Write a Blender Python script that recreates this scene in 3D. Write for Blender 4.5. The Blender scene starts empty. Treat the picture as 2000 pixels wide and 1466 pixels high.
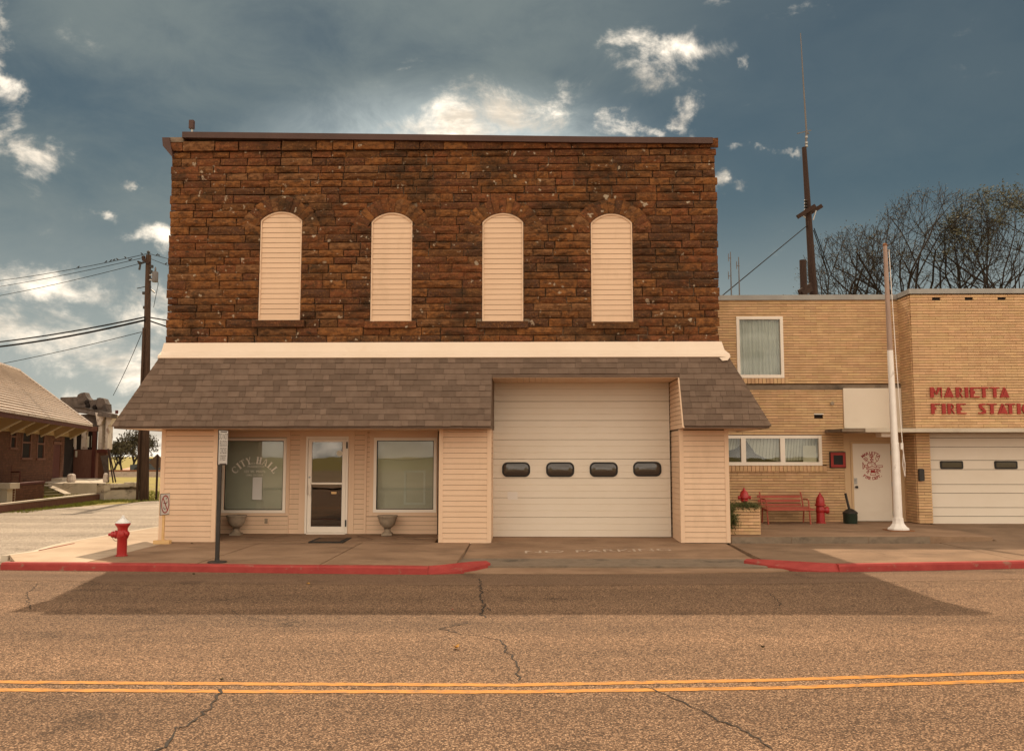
import bpy, bmesh, math, random
from mathutils import Vector, Matrix
random.seed(7)
R = math.radians
# ------------------------------------------------------------ camera
F_PX, CX, CY, CAM_Z = 1700.0, 1000.0, 733.0, 1.935      # focal length and centre on a 2000 px wide picture
YAW, PITCH = R(1.2), math.atan(155 / 1700)
SUN_AZ, SUN_EL = R(-12.0), R(49.0)                         # azimuth from +Y towards +X
scene = bpy.context.scene
COL = scene.collection
cam_data = bpy.data.cameras.new('camera')
cam = bpy.data.objects.new('camera', cam_data); COL.objects.link(cam)
cam.location = (0, 0, CAM_Z); cam.rotation_euler = (math.pi / 2 + PITCH, 0, YAW)
cam_data.sensor_fit = 'HORIZONTAL'; cam_data.sensor_width = 36; cam_data.lens = 36 * F_PX / 2000
cam_data.clip_start = 0.1; cam_data.clip_end = 3000
scene.camera = cam
# ------------------------------------------------------------ light
scene.view_settings.view_transform = 'Standard'; scene.view_settings.look = 'None'
scene.view_settings.gamma = 1.0; scene.view_settings.use_curve_mapping = False
scene.view_settings.exposure = 0.70
scene.cycles.max_bounces = 6; scene.cycles.diffuse_bounces = 3; scene.cycles.glossy_bounces = 3; scene.cycles.transmission_bounces = 4; scene.cycles.transparent_max_bounces = 8
scene.cycles.use_denoising = True
sun_dir = Vector((math.sin(SUN_AZ) * math.cos(SUN_EL), math.cos(SUN_AZ) * math.cos(SUN_EL), math.sin(SUN_EL)))
sd = bpy.data.lights.new('sun', 'SUN'); sd.energy = 2.9; sd.angle = R(0.53); sd.color = (1.0, 0.80, 0.57)
so = bpy.data.objects.new('sun', sd); COL.objects.link(so)
so.rotation_euler = sun_dir.to_track_quat('Z', 'Y').to_euler(); so.location = (0, 30, 40)
world = bpy.data.worlds.new('World'); scene.world = world; world.use_nodes = True
def build_sky():
    nt = world.node_tree; N = nt.nodes; L = nt.links; N.clear()
    def nd(t, **k):
        n = N.new(t)
        for a, b in k.items(): setattr(n, a, b)
        return n
    def math_(op, a, b=None, clamp=False):
        n = nd('ShaderNodeMath', operation=op, use_clamp=clamp)
        for i, v in enumerate((a, b)):
            if v is None: continue
            if isinstance(v, (int, float)): n.inputs[i].default_value = v
            else: L.new(v, n.inputs[i])
        return n.outputs[0]
    def smooth(v, a, b, o0=0.0, o1=1.0):
        n = nd('ShaderNodeMapRange', interpolation_type='SMOOTHSTEP')
        L.new(v, n.inputs[0])
        for i, x in zip((1, 2, 3, 4), (a, b, o0, o1)): n.inputs[i].default_value = x
        return n.outputs[0]
    sky = nd('ShaderNodeTexSky', sky_type='NISHITA'); sky.sun_disc = False
    sky.sun_elevation = SUN_EL; sky.sun_rotation = SUN_AZ; sky.air_density = 1.0; sky.dust_density = 0.4; sky.ozone_density = 1.2
    tc = nd('ShaderNodeTexCoord').outputs['Generated']
    sep = nd('ShaderNodeSeparateXYZ'); L.new(tc, sep.inputs[0])
    x, y, z = sep.outputs
    az = math_('ARCTAN2', x, y); el = math_('ARCSINE', z)
    ae = nd('ShaderNodeCombineXYZ'); L.new(az, ae.inputs[0]); L.new(el, ae.inputs[1])
    def noise(scale_vec, sc, detail, rough, dist=0.0, off=(0, 0, 0)):
        mp = nd('ShaderNodeMapping'); L.new(tc, mp.inputs[0]); mp.inputs['Scale'].default_value = scale_vec; mp.inputs['Location'].default_value = off
        n = nd('ShaderNodeTexNoise'); L.new(mp.outputs[0], n.inputs['Vector'])
        n.inputs['Scale'].default_value = sc; n.inputs['Detail'].default_value = detail
        n.inputs['Roughness'].default_value = rough; n.inputs['Distortion'].default_value = dist
        return n.outputs[0]
    big = noise((1, 1, 2.6), 3.2, 3, 0.5, 0.2, (2.3, 1.1, 0.4))
    fine = noise((1, 1, 1.7), 10.0, 8, 0.66, 0.4, (0.7, 3.1, 5.0))
    # single clouds the photograph shows: azimuth, elevation (degrees), half width, half height, weight
    spots = [(9.6, 24.6, 5.2, 1.7, .40), (6.0, 25.9, 2.6, 1.3, .32), (-1.0, 21.9, 5.0, 1.8, .40), (-5.5, 20.2, 6.0, 2.2, .46), (-4.2, 22.8, 2.6, .9, .26), (-7.2, 24.2, 1.6, .7, .24),
             (-9.8, 20.6, 1.6, 1.4, .28), (2.0, 23.4, 3.4, 1.2, .26), (6.4, 20.9, 1.5, 1.0, .36), (9.2, 21.1, 1.9, 1.1, .38), (10.8, 20.0, 1.5, .8, .34), (14.6, 23.8, 1.1, .9, .36), (12.8, 17.6, 1.5, 1.0, .40), (14.6, 18.8, 1.3, .6, .30), (16.8, 18.6, 1.2, .4, .26),
             (16.6, 25.6, 2.4, .8, .22), (19.6, 25.4, 1.6, .9, .20), (12.6, 27.6, 2.4, .8, .22),
             (-24.6, 13.2, 2.6, 1.3, .40), (-27.6, 13.9, 1.5, .8, .36), (-25.4, 16.4, 1.4, .4, .26), (-28.0, 9.8, 5.0, 1.6, .42), (-24.0, 8.6, 4.5, 2.4, .46), (-31.0, 7.0, 7.0, 2.6, .48), (-24.5, 5.0, 7.0, 2.2, .48),
             (-30.8, 17.0, 2.2, 1.6, .38), (-33.0, 22.0, 1.6, 6.0, .38), (-24.0, 0.8, 14.0, 3.0, .60), (0, 0, 40, 2.2, .40)]
    wn = nd('ShaderNodeTexNoise'); L.new(tc, wn.inputs['Vector']); wn.inputs['Scale'].default_value = 11.0; wn.inputs['Detail'].default_value = 6; wn.inputs['Roughness'].default_value = 0.6
    w0 = nd('ShaderNodeVectorMath', operation='SUBTRACT'); L.new(wn.outputs['Color'], w0.inputs[0]); w0.inputs[1].default_value = (.5, .5, .5)
    w1 = nd('ShaderNodeVectorMath', operation='MULTIPLY'); L.new(w0.outputs[0], w1.inputs[0]); w1.inputs[1].default_value = (R(13), R(6.5), 0)
    w2 = nd('ShaderNodeVectorMath', operation='ADD'); L.new(w1.outputs[0], w2.inputs[0]); L.new(ae.outputs[0], w2.inputs[1]); ae_w = w2
    tot = None
    for a, e, w, h, k in spots:
        s = nd('ShaderNodeVectorMath', operation='SUBTRACT'); L.new(ae_w.outputs[0], s.inputs[0]); s.inputs[1].default_value = (R(a), R(e), 0)
        m = nd('ShaderNodeVectorMath', operation='MULTIPLY'); L.new(s.outputs[0], m.inputs[0]); m.inputs[1].default_value = (1 / R(w), 1 / R(h), 0)
        ln = nd('ShaderNodeVectorMath', operation='LENGTH'); L.new(m.outputs[0], ln.inputs[0])
        v = smooth(ln.outputs['Value'], 1.5, 0.0, 0.0, k + .10)
        tot = v if tot is None else math_('MAXIMUM', tot, v)
    # heavy cloud added out of view to brighten the shaded house fronts
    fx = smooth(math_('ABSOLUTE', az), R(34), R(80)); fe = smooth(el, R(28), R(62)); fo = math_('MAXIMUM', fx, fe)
    fill_cloud = math_('MULTIPLY', fo, 0.68)
    tot = math_('MAXIMUM', tot, fill_cloud)
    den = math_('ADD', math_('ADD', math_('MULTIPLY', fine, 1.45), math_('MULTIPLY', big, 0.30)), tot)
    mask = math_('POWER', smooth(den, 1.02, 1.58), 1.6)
    veil = math_('MULTIPLY', smooth(math_('ADD', math_('MULTIPLY', fine, .35), math_('MULTIPLY', big, .75)), 0.36, 0.70), smooth(az, R(16), R(-2), 0.18, 0.85))
    # cloud brightness: lit everywhere, brighter near the sun
    dt = nd('ShaderNodeVectorMath', operation='DOT_PRODUCT'); L.new(tc, dt.inputs[0]); dt.inputs[1].default_value = sun_dir
    near = smooth(dt.outputs['Value'], 0.72, 1.0, 0.0, 1.0)
    shade = smooth(noise((1, 1, 2.4), 9.0, 8, 0.62, 0.4, (5.1, 0.3, 2.0)), 0.36, 0.62, 0.45, 1.0)
    front = smooth(dt.outputs['Value'], 0.8, -0.1, 0.62, 1.0)     # clouds facing the sun are brighter than those seen against it
    br = math_('MULTIPLY', math_('ADD', math_('MULTIPLY', near, SKY['near']), math_('MULTIPLY', front, SKY['cloud'])), shade)
    cc = nd('ShaderNodeVectorMath', operation='SCALE'); cc.inputs[0].default_value = SKY['ccol']; L.new(br, cc.inputs['Scale'])
    sk = nd('ShaderNodeVectorMath', operation='MULTIPLY'); L.new(sky.outputs[0], sk.inputs[0]); sk.inputs[1].default_value = SKY['tint']
    vc = nd('ShaderNodeVectorMath', operation='SCALE'); vc.inputs[0].default_value = SKY['vcol']; vc.inputs['Scale'].default_value = SKY['veil']
    m0 = nd('ShaderNodeMix', data_type='VECTOR'); L.new(veil, m0.inputs['Factor']); L.new(sk.outputs[0], m0.inputs[4]); L.new(vc.outputs[0], m0.inputs[5])
    hz = smooth(el, R(17), R(2), 0.0, 0.62)                                  # pale haze towards the horizon, all round
    hc = nd('ShaderNodeVectorMath', operation='SCALE'); hc.inputs[0].default_value = (0.97, 1.0, 0.93); hc.inputs['Scale'].default_value = 7.5
    mh = nd('ShaderNodeMix', data_type='VECTOR'); L.new(hz, mh.inputs['Factor']); L.new(m0.outputs[1], mh.inputs[4]); L.new(hc.outputs[0], mh.inputs[5]); m0 = mh
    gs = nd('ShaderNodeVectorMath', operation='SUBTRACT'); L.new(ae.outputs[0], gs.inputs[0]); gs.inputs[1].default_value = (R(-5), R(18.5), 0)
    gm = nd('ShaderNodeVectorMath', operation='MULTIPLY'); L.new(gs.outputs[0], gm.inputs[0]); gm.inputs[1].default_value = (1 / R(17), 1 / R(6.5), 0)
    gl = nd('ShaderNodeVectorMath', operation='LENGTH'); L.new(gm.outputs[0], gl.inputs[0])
    glow = math_('MULTIPLY', smooth(gl.outputs['Value'], 1.0, 0.0, 0.0, 0.85), smooth(fine, 0.30, 0.62, 0.55, 1.0))     # halo painted into the sky above the roofline, well below the sun
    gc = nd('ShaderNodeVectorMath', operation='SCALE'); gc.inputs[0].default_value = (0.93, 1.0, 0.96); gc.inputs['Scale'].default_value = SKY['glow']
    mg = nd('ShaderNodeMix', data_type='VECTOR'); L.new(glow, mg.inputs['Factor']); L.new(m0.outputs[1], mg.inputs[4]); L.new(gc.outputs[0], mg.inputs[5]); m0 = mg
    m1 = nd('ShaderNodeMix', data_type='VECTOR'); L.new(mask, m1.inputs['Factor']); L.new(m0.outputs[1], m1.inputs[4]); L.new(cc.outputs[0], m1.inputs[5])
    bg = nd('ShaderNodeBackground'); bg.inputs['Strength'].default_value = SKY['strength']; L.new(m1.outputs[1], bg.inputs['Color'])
    out = nd('ShaderNodeOutputWorld'); L.new(bg.outputs[0], out.inputs['Surface'])
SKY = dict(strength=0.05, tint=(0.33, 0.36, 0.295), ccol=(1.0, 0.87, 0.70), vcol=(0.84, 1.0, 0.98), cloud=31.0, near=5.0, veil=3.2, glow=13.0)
build_sky()
# ------------------------------------------------------------ pixel -> place (a ray of the camera cut with a real plane of the place)
def ray(px, py):
    x = (px - CX) / F_PX; u = -(py - CY) / F_PX
    dy = math.cos(PITCH) - u * math.sin(PITCH); dz = math.sin(PITCH) + u * math.cos(PITCH)
    return (x * math.cos(YAW) - dy * math.sin(YAW), x * math.sin(YAW) + dy * math.cos(YAW), dz)
def at(px, py, Y):
    d = ray(px, py); t = Y / d[1]; return Vector((d[0] * t, Y, CAM_Z + d[2] * t))
def gd(px, py, z=0.0):
    d = ray(px, py); t = (z - CAM_Z) / d[2]; return Vector((d[0] * t, d[1] * t, z))
def ax(px, py, Y): return at(px, py, Y).x
def az_(px, py, Y): return at(px, py, Y).z
# ------------------------------------------------------------ materials
def mat(name, c1, c2=None, scale=3.0, rough=0.8, bump=0.0, bscale=60.0, rnd=0.0, metal=0.0, spec=0.3, stain=None, stain_lo=0.55, stain_hi=0.75, stain_scale=(1, 1, 1), stain_amt=0.8, detail=6, hue=0.0, lo=0.3, hi=0.7, vec=(1, 1, 1)):
    m = bpy.data.materials.new(name); m.use_nodes = True
    nt = m.node_tree; N = nt.nodes; L = nt.links; N.clear()
    out = N.new('ShaderNodeOutputMaterial'); b = N.new('ShaderNodeBsdfPrincipled'); L.new(b.outputs[0], out.inputs[0])
    b.inputs['Roughness'].default_value = rough; b.inputs['Metallic'].default_value = metal; b.inputs['Specular IOR Level'].default_value = spec
    g = N.new('ShaderNodeNewGeometry'); pos = g.outputs['Position']
    mp = N.new('ShaderNodeMapping'); mp.inputs['Scale'].default_value = vec; L.new(pos, mp.inputs[0])
    n = N.new('ShaderNodeTexNoise'); n.inputs['Scale'].default_value = scale; n.inputs['Detail'].default_value = detail; n.inputs['Roughness'].default_value = 0.6
    L.new(mp.outputs[0], n.inputs['Vector'])
    rp = N.new('ShaderNodeMapRange'); rp.inputs[1].default_value = lo; rp.inputs[2].default_value = hi; L.new(n.outputs[0], rp.inputs[0])
    mx = N.new('ShaderNodeMix'); mx.data_type = 'RGBA'; L.new(rp.outputs[0], mx.inputs['Factor'])
    mx.inputs[6].default_value = (*c1, 1); mx.inputs[7].default_value = (*(c2 or c1), 1)
    col = mx.outputs[2]
    if rnd or hue:
        oi = N.new('ShaderNodeObjectInfo'); ad = N.new('ShaderNodeMath'); ad.operation = 'ADD'
        L.new(oi.outputs['Random'], ad.inputs[0]); L.new(g.outputs['Random Per Island'], ad.inputs[1])
        fr = N.new('ShaderNodeMath'); fr.operation = 'FRACT'; L.new(ad.outputs[0], fr.inputs[0])
        hs = N.new('ShaderNodeHueSaturation'); L.new(col, hs.inputs['Color'])
        mr = N.new('ShaderNodeMapRange'); mr.inputs[3].default_value = 1 - rnd; mr.inputs[4].default_value = 1 + rnd; L.new(fr.outputs[0], mr.inputs[0]); L.new(mr.outputs[0], hs.inputs['Value'])
        if hue:
            f2 = N.new('ShaderNodeMath'); f2.operation = 'MULTIPLY'; f2.inputs[1].default_value = 7.31; L.new(fr.outputs[0], f2.inputs[0])
            f3 = N.new('ShaderNodeMath'); f3.operation = 'FRACT'; L.new(f2.outputs[0], f3.inputs[0])
            mh = N.new('ShaderNodeMapRange'); mh.inputs[3].default_value = 0.5 - hue; mh.inputs[4].default_value = 0.5 + hue; L.new(f3.outputs[0], mh.inputs[0]); L.new(mh.outputs[0], hs.inputs['Hue'])
        col = hs.outputs[0]
    if stain:
        sp = N.new('ShaderNodeMapping'); sp.inputs['Scale'].default_value = stain_scale; L.new(pos, sp.inputs[0])
        sn = N.new('ShaderNodeTexNoise'); sn.inputs['Scale'].default_value = 1.0; sn.inputs['Detail'].default_value = 8; sn.inputs['Roughness'].default_value = 0.65
        L.new(sp.outputs[0], sn.inputs['Vector'])
        sr = N.new('ShaderNodeMapRange'); sr.inputs[1].default_value = stain_lo; sr.inputs[2].default_value = stain_hi; sr.inputs[4].default_value = stain_amt; L.new(sn.outputs[0], sr.inputs[0])
        ms = N.new('ShaderNodeMix'); ms.data_type = 'RGBA'; L.new(sr.outputs[0], ms.inputs['Factor']); L.new(col, ms.inputs[6]); ms.inputs[7].default_value = (*stain, 1)
        col = ms.outputs[2]
    L.new(col, b.inputs['Base Color'])
    if bump:
        bn = N.new('ShaderNodeTexNoise'); bn.inputs['Scale'].default_value = bscale; bn.inputs['Detail'].default_value = 5; L.new(pos, bn.inputs['Vector'])
        bp = N.new('ShaderNodeBump'); bp.inputs['Strength'].default_value = min(1.0, bump); bp.inputs['Distance'].default_value = 0.02; L.new(bn.outputs[0], bp.inputs['Height']); L.new(bp.outputs[0], b.inputs['Normal'])
    return m
def glass_mat(name, tint, refl):
    m = bpy.data.materials.new(name); m.use_nodes = True
    nt = m.node_tree; N = nt.nodes; L = nt.links; N.clear()
    out = N.new('ShaderNodeOutputMaterial'); tr = N.new('ShaderNodeBsdfTransparent'); tr.inputs[0].default_value = (*tint, 1)
    gl = N.new('ShaderNodeBsdfGlossy'); gl.inputs['Roughness'].default_value = 0.01
    fr = N.new('ShaderNodeFresnel'); fr.inputs[0].default_value = 1.5
    g = N.new('ShaderNodeNewGeometry'); n = N.new('ShaderNodeTexNoise'); n.inputs['Scale'].default_value = 1.6; L.new(g.outputs['Position'], n.inputs['Vector'])
    bp = N.new('ShaderNodeBump'); bp.inputs['Strength'].default_value = 0.02; bp.inputs['Distance'].default_value = 0.03; L.new(n.outputs[0], bp.inputs['Height']); L.new(bp.outputs[0], gl.inputs['Normal'])
    ad = N.new('ShaderNodeMath'); ad.operation = 'ADD'; ad.use_clamp = True; ad.inputs[1].default_value = refl; L.new(fr.outputs[0], ad.inputs[0])
    mx = N.new('ShaderNodeMixShader'); L.new(ad.outputs[0], mx.inputs[0]); L.new(tr.outputs[0], mx.inputs[1]); L.new(gl.outputs[0], mx.inputs[2])
    L.new(mx.outputs[0], out.inputs[0]); return m
def stone_mat():
    m = bpy.data.materials.new('rock_faced_sandstone'); m.use_nodes = True
    nt = m.node_tree; N = nt.nodes; L = nt.links; N.clear()
    def noise(sc, det, vec=(1, 1, 1), rough=.6, off=(0, 0, 0)):
        mp = N.new('ShaderNodeMapping'); mp.inputs['Scale'].default_value = vec; mp.inputs['Location'].default_value = off; L.new(pos, mp.inputs[0])
        n = N.new('ShaderNodeTexNoise'); n.inputs['Scale'].default_value = sc; n.inputs['Detail'].default_value = det; n.inputs['Roughness'].default_value = rough; L.new(mp.outputs[0], n.inputs['Vector']); return n.outputs[0]
    def rng(v, a, b, c=0., d=1.):
        n = N.new('ShaderNodeMapRange'); n.interpolation_type = 'SMOOTHSTEP'; L.new(v, n.inputs[0])
        for i, q in zip((1, 2, 3, 4), (a, b, c, d)): n.inputs[i].default_value = q
        return n.outputs[0]
    def mixc(f, a, b):
        n = N.new('ShaderNodeMix'); n.data_type = 'RGBA'
        if isinstance(f, float): n.inputs[0].default_value = f
        else: L.new(f, n.inputs['Factor'])
        for i, q in ((6, a), (7, b)):
            if isinstance(q, tuple): n.inputs[i].default_value = (*q, 1)
            else: L.new(q, n.inputs[i])
        return n.outputs[2]
    out = N.new('ShaderNodeOutputMaterial'); b = N.new('ShaderNodeBsdfPrincipled'); L.new(b.outputs[0], out.inputs[0])
    b.inputs['Roughness'].default_value = .9; b.inputs['Specular IOR Level'].default_value = .15
    g = N.new('ShaderNodeNewGeometry'); pos = g.outputs['Position']
    oi = N.new('ShaderNodeObjectInfo'); ad = N.new('ShaderNodeMath'); ad.operation = 'ADD'; L.new(oi.outputs['Random'], ad.inputs[0]); L.new(g.outputs['Random Per Island'], ad.inputs[1])
    fr = N.new('ShaderNodeMath'); fr.operation = 'FRACT'; L.new(ad.outputs[0], fr.inputs[0])
    cr = N.new('ShaderNodeValToRGB'); L.new(fr.outputs[0], cr.inputs[0]); e = cr.color_ramp.elements
    cols = [(.175, .06, .021), (.21, .08, .025), (.135, .05, .024), (.25, .10, .032), (.14, .062, .024), (.195, .067, .027), (.09, .042, .024), (.225, .105, .045), (.165, .053, .022)]
    e[0].position = 0; e[0].color = (*cols[0], 1); e[1].position = 1; e[1].color = (*cols[-1], 1)
    for i, c in enumerate(cols[1:-1], 1): q = e.new(i / (len(cols) - 1)); q.color = (*c, 1)
    cr.color_ramp.interpolation = 'CONSTANT'
    c = mixc(rng(noise(9, 6, (1, 1, 1.6)), .35, .68), cr.outputs[0], (.10, .042, .018))
    c = mixc(rng(noise(26, 5), .5, .72, 0, .6), c, (.33, .15, .05))
    c = mixc(rng(noise(1.1, 8, (1, 1, 1.2), .72, (3, 0, 1)), .48, .66, 0, .72), c, (.036, .023, .013))
    c = mixc(rng(noise(5, 6, (1, 1, 2.2), .7, (9, 4, 0)), .55, .68, 0, .75), c, (.03, .022, .014))
    c = mixc(rng(noise(7, 4, (1, 1, 1), .5, (0, 7, 5)), .66, .71, 0, .8), c, (.45, .36, .26))
    L.new(c, b.inputs['Base Color'])
    bp = N.new('ShaderNodeBump'); bp.inputs['Strength'].default_value = 1.0; bp.inputs['Distance'].default_value = .03; L.new(noise(14, 8, (1, 1, 1.6), .7), bp.inputs['Height']); L.new(bp.outputs[0], b.inputs['Normal'])
    return m
def asphalt_mat(name, c1, c2, c3, cell=55.0):
    m = bpy.data.materials.new(name); m.use_nodes = True
    nt = m.node_tree; N = nt.nodes; L = nt.links; b = N['Principled BSDF']
    b.inputs['Roughness'].default_value = .85; b.inputs['Specular IOR Level'].default_value = .25
    g = N.new('ShaderNodeNewGeometry'); pos = g.outputs['Position']
    v = N.new('ShaderNodeTexVoronoi'); v.inputs['Scale'].default_value = cell; L.new(pos, v.inputs['Vector'])
    sp = N.new('ShaderNodeSeparateColor'); L.new(v.outputs['Color'], sp.inputs[0])
    cr = N.new('ShaderNodeValToRGB'); L.new(sp.outputs[0], cr.inputs[0]); e = cr.color_ramp.elements
    e[0].color = (*c1, 1); e[1].color = (*c3, 1); q = e.new(.6); q.color = (*c2, 1)
    dk = N.new('ShaderNodeMapRange'); dk.inputs[1].default_value = .25; dk.inputs[2].default_value = .75; dk.inputs[3].default_value = 1; dk.inputs[4].default_value = .35; L.new(v.outputs['Distance'], dk.inputs[0])
    n = N.new('ShaderNodeTexNoise'); n.inputs['Scale'].default_value = .55; n.inputs['Detail'].default_value = 7; n.inputs['Roughness'].default_value = .65
    mp = N.new('ShaderNodeMapping'); mp.inputs['Scale'].default_value = (.16, 1.5, 1); L.new(pos, mp.inputs[0]); L.new(mp.outputs[0], n.inputs['Vector'])
    nr = N.new('ShaderNodeMapRange'); nr.inputs[1].default_value = .3; nr.inputs[2].default_value = .7; nr.inputs[3].default_value = .66; nr.inputs[4].default_value = 1.22; L.new(n.outputs[0], nr.inputs[0])
    mu = N.new('ShaderNodeMath'); mu.operation = 'MULTIPLY'; L.new(dk.outputs[0], mu.inputs[0]); L.new(nr.outputs[0], mu.inputs[1])
    on = N.new('ShaderNodeTexNoise'); on.inputs['Scale'].default_value = 1.3; on.inputs['Detail'].default_value = 5; L.new(pos, on.inputs['Vector'])      # oil drips
    orr = N.new('ShaderNodeMapRange'); orr.inputs[1].default_value = .60; orr.inputs[2].default_value = .74; orr.inputs[3].default_value = 1; orr.inputs[4].default_value = .62; L.new(on.outputs[0], orr.inputs[0])
    m2 = N.new('ShaderNodeMath'); m2.operation = 'MULTIPLY'; L.new(mu.outputs[0], m2.inputs[0]); L.new(orr.outputs[0], m2.inputs[1]); mu = m2
    sc = N.new('ShaderNodeVectorMath'); sc.operation = 'SCALE'; L.new(cr.outputs[0], sc.inputs[0]); L.new(mu.outputs[0], sc.inputs['Scale'])
    L.new(sc.outputs[0], b.inputs['Base Color'])
    n2 = N.new('ShaderNodeTexNoise'); n2.inputs['Scale'].default_value = 70; n2.inputs['Detail'].default_value = 3; L.new(pos, n2.inputs['Vector'])
    sb = N.new('ShaderNodeMath'); sb.operation = 'SUBTRACT'; L.new(n2.outputs[0], sb.inputs[0]); L.new(v.outputs['Distance'], sb.inputs[1])
    bp = N.new('ShaderNodeBump'); bp.inputs['Strength'].default_value = .9; bp.inputs['Distance'].default_value = .012; L.new(sb.outputs[0], bp.inputs['Height']); L.new(bp.outputs[0], b.inputs['Normal'])
    return m
MT = {}
MT['stone'] = stone_mat()
MT['mortar'] = mat('stone_mortar', (.11, .062, .035), (.20, .12, .07), 2.5, .95, .4, 50, stain=(.52, .40, .29), stain_lo=.50, stain_hi=.56, stain_scale=(1.6, 1.6, 2.4))
MT['siding'] = mat('cream_vinyl_siding', (.675, .46, .305), (.725, .505, .342), .9, .55, rnd=.02, stain=(.44, .29, .17), stain_lo=.54, stain_hi=.85, stain_scale=(1.6, 1.6, .7), stain_amt=.5)
MT['trim'] = mat('cream_trim_paint', (.69, .475, .318), (.735, .515, .352), 1.3, .5, stain=(.5, .33, .2), stain_lo=.62, stain_hi=.85, stain_scale=(2, 2, 1), stain_amt=.25)
MT['recess'] = mat('dark_gap', (.16, .11, .075), None, 2, .9)  # backing toned dark so the gaps between boards read as lap shade
MT['flash'] = mat('pale_metal_flashing', (.74, .585, .45), (.79, .64, .51), 1.0, .45, stain=(.6, .42, .28), stain_lo=.62, stain_hi=.8, stain_scale=(1.5, 1, 3), stain_amt=.4)
MT['white'] = mat('white_painted_aluminium', (.82, .71, .59), (.86, .76, .65), 1.5, .4, spec=.5)
MT['garage'] = mat('white_steel_door_paint', (.695, .59, .475), (.735, .635, .525), .8, .45, bump=.08, bscale=180, stain=(.55, .42, .3), stain_lo=.60, stain_hi=.85, stain_scale=(.7, .7, 1.6), stain_amt=.35)
MT['cap'] = mat('brown_metal_coping', (.06, .028, .02), (.08, .038, .028), 2, .5)
MT['shingle'] = mat('asphalt_shingle', (.15, .10, .072), (.185, .128, .094), 6, .95, .6, 160, rnd=.18, spec=.1)
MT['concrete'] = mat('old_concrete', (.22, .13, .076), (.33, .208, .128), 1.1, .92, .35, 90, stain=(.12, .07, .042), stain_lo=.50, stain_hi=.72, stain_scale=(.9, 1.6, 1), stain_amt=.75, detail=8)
MT['concrete_lit'] = mat('sunlit_concrete', (.40, .29, .20), (.52, .40, .29), 1.1, .85, .35, 90, stain=(.26, .18, .12), stain_lo=.52, stain_hi=.75, stain_scale=(.9, 1.6, 1), stain_amt=.6, detail=8)  # old concrete made paler, sunlight on the corner put into its colour
MT['concrete_shade'] = mat('shaded_concrete', (.17, .105, .063), (.26, .165, .102), 1.1, .92, .35, 90, stain=(.10, .062, .038), stain_lo=.50, stain_hi=.72, stain_scale=(.9, 1.6, 1), stain_amt=.7, detail=8)  # old concrete made darker, shade on the right pavement put into its colour
MT['concrete_pale'] = mat('pale_concrete', (.50, .42, .33), (.60, .52, .41), 1.3, .9, .3, 90, stain=(.3, .23, .16), stain_lo=.55, stain_hi=.75, stain_scale=(1.1, 1.1, 1), stain_amt=.5)
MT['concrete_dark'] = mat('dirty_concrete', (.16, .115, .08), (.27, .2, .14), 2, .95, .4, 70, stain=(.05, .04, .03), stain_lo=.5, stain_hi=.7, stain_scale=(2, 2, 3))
MT['redkerb'] = mat('red_kerb_paint', (.27, .028, .024), (.36, .05, .04), 4, .7, .3, 80, stain=(.26, .15, .1), stain_lo=.60, stain_hi=.68, stain_scale=(5, 5, 7), stain_amt=.75)
MT['road'] = asphalt_mat('chip_seal_road', (.115, .064, .035), (.30, .17, .096), (.64, .40, .24), 78)
MT['gutter'] = asphalt_mat('smooth_gutter_asphalt', (.23, .13, .076), (.32, .19, .114), (.45, .285, .178), 95)
MT['street'] = asphalt_mat('side_street_asphalt', (.54, .44, .345), (.61, .505, .40), (.70, .59, .48), 40)  # pale colour carries the sun's sheen on this asphalt
MT['crack'] = mat('crack_tar', (.022, .017, .013), (.05, .036, .026), 20, .9)
MT['yellow'] = mat('yellow_road_paint', (.46, .18, .022), (.55, .235, .04), 5, .7, .5, 90, stain=(.2, .115, .055), stain_lo=.50, stain_hi=.62, stain_scale=(7, 16, 1), stain_amt=.75)
MT['ground'] = mat('dry_grass_ground', (.20, .165, .04), (.33, .26, .075), .7, .95, .6, 30, stain=(.2, .15, .09), stain_lo=.55, stain_hi=.75, stain_scale=(.25, .25, 1), stain_amt=.8)
MT['grass'] = mat('grass_blade', (.13, .16, .02), (.26, .25, .05), 2, .8, rnd=.3)
MT['brick'] = mat('buff_roman_brick', (.57, .35, .18), (.65, .42, .23), 5, .85, .3, 90, rnd=.10, hue=.006, stain=(.22, .13, .065), stain_lo=.58, stain_hi=.78, stain_scale=(.8, .8, 1.6), stain_amt=.45)
MT['brick_mortar'] = mat('dark_buff_mortar', (.09, .05, .024), (.15, .085, .042), 3, .95)
MT['brick_paint'] = mat('tan_stucco', (.56, .375, .215), (.60, .41, .24), 1.4, .85, .2, 60, stain=(.3, .2, .11), stain_lo=.6, stain_hi=.8, stain_scale=(1, 1, 2), stain_amt=.4)
MT['coping'] = mat('grey_metal_coping', (.26, .24, .22), (.34, .32, .29), 2, .45, metal=.2)
MT['redpaint'] = mat('red_letter_paint', (.29, .026, .02), (.35, .038, .027), 4, .55)
MT['hydrant'] = mat('red_hydrant_enamel', (.33, .012, .012), (.40, .022, .02), 6, .38, .12, 40, spec=.5, stain=(.16, .03, .02), stain_lo=.62, stain_hi=.8, stain_scale=(8, 8, 8), stain_amt=.6)
MT['hydwhite'] = mat('white_hydrant_paint', (.72, .69, .66), (.8, .77, .74), 8, .45, .1, 40, spec=.5)
MT['bench'] = mat('faded_red_bench_paint', (.36, .075, .048), (.44, .11, .07), 7, .65)
MT['black'] = mat('black_metal_paint', (.02, .017, .014), (.035, .028, .022), 6, .5, spec=.4)
MT['dgreen'] = mat('dark_green_plastic', (.012, .022, .014), (.02, .035, .022), 6, .4, spec=.5)
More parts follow.
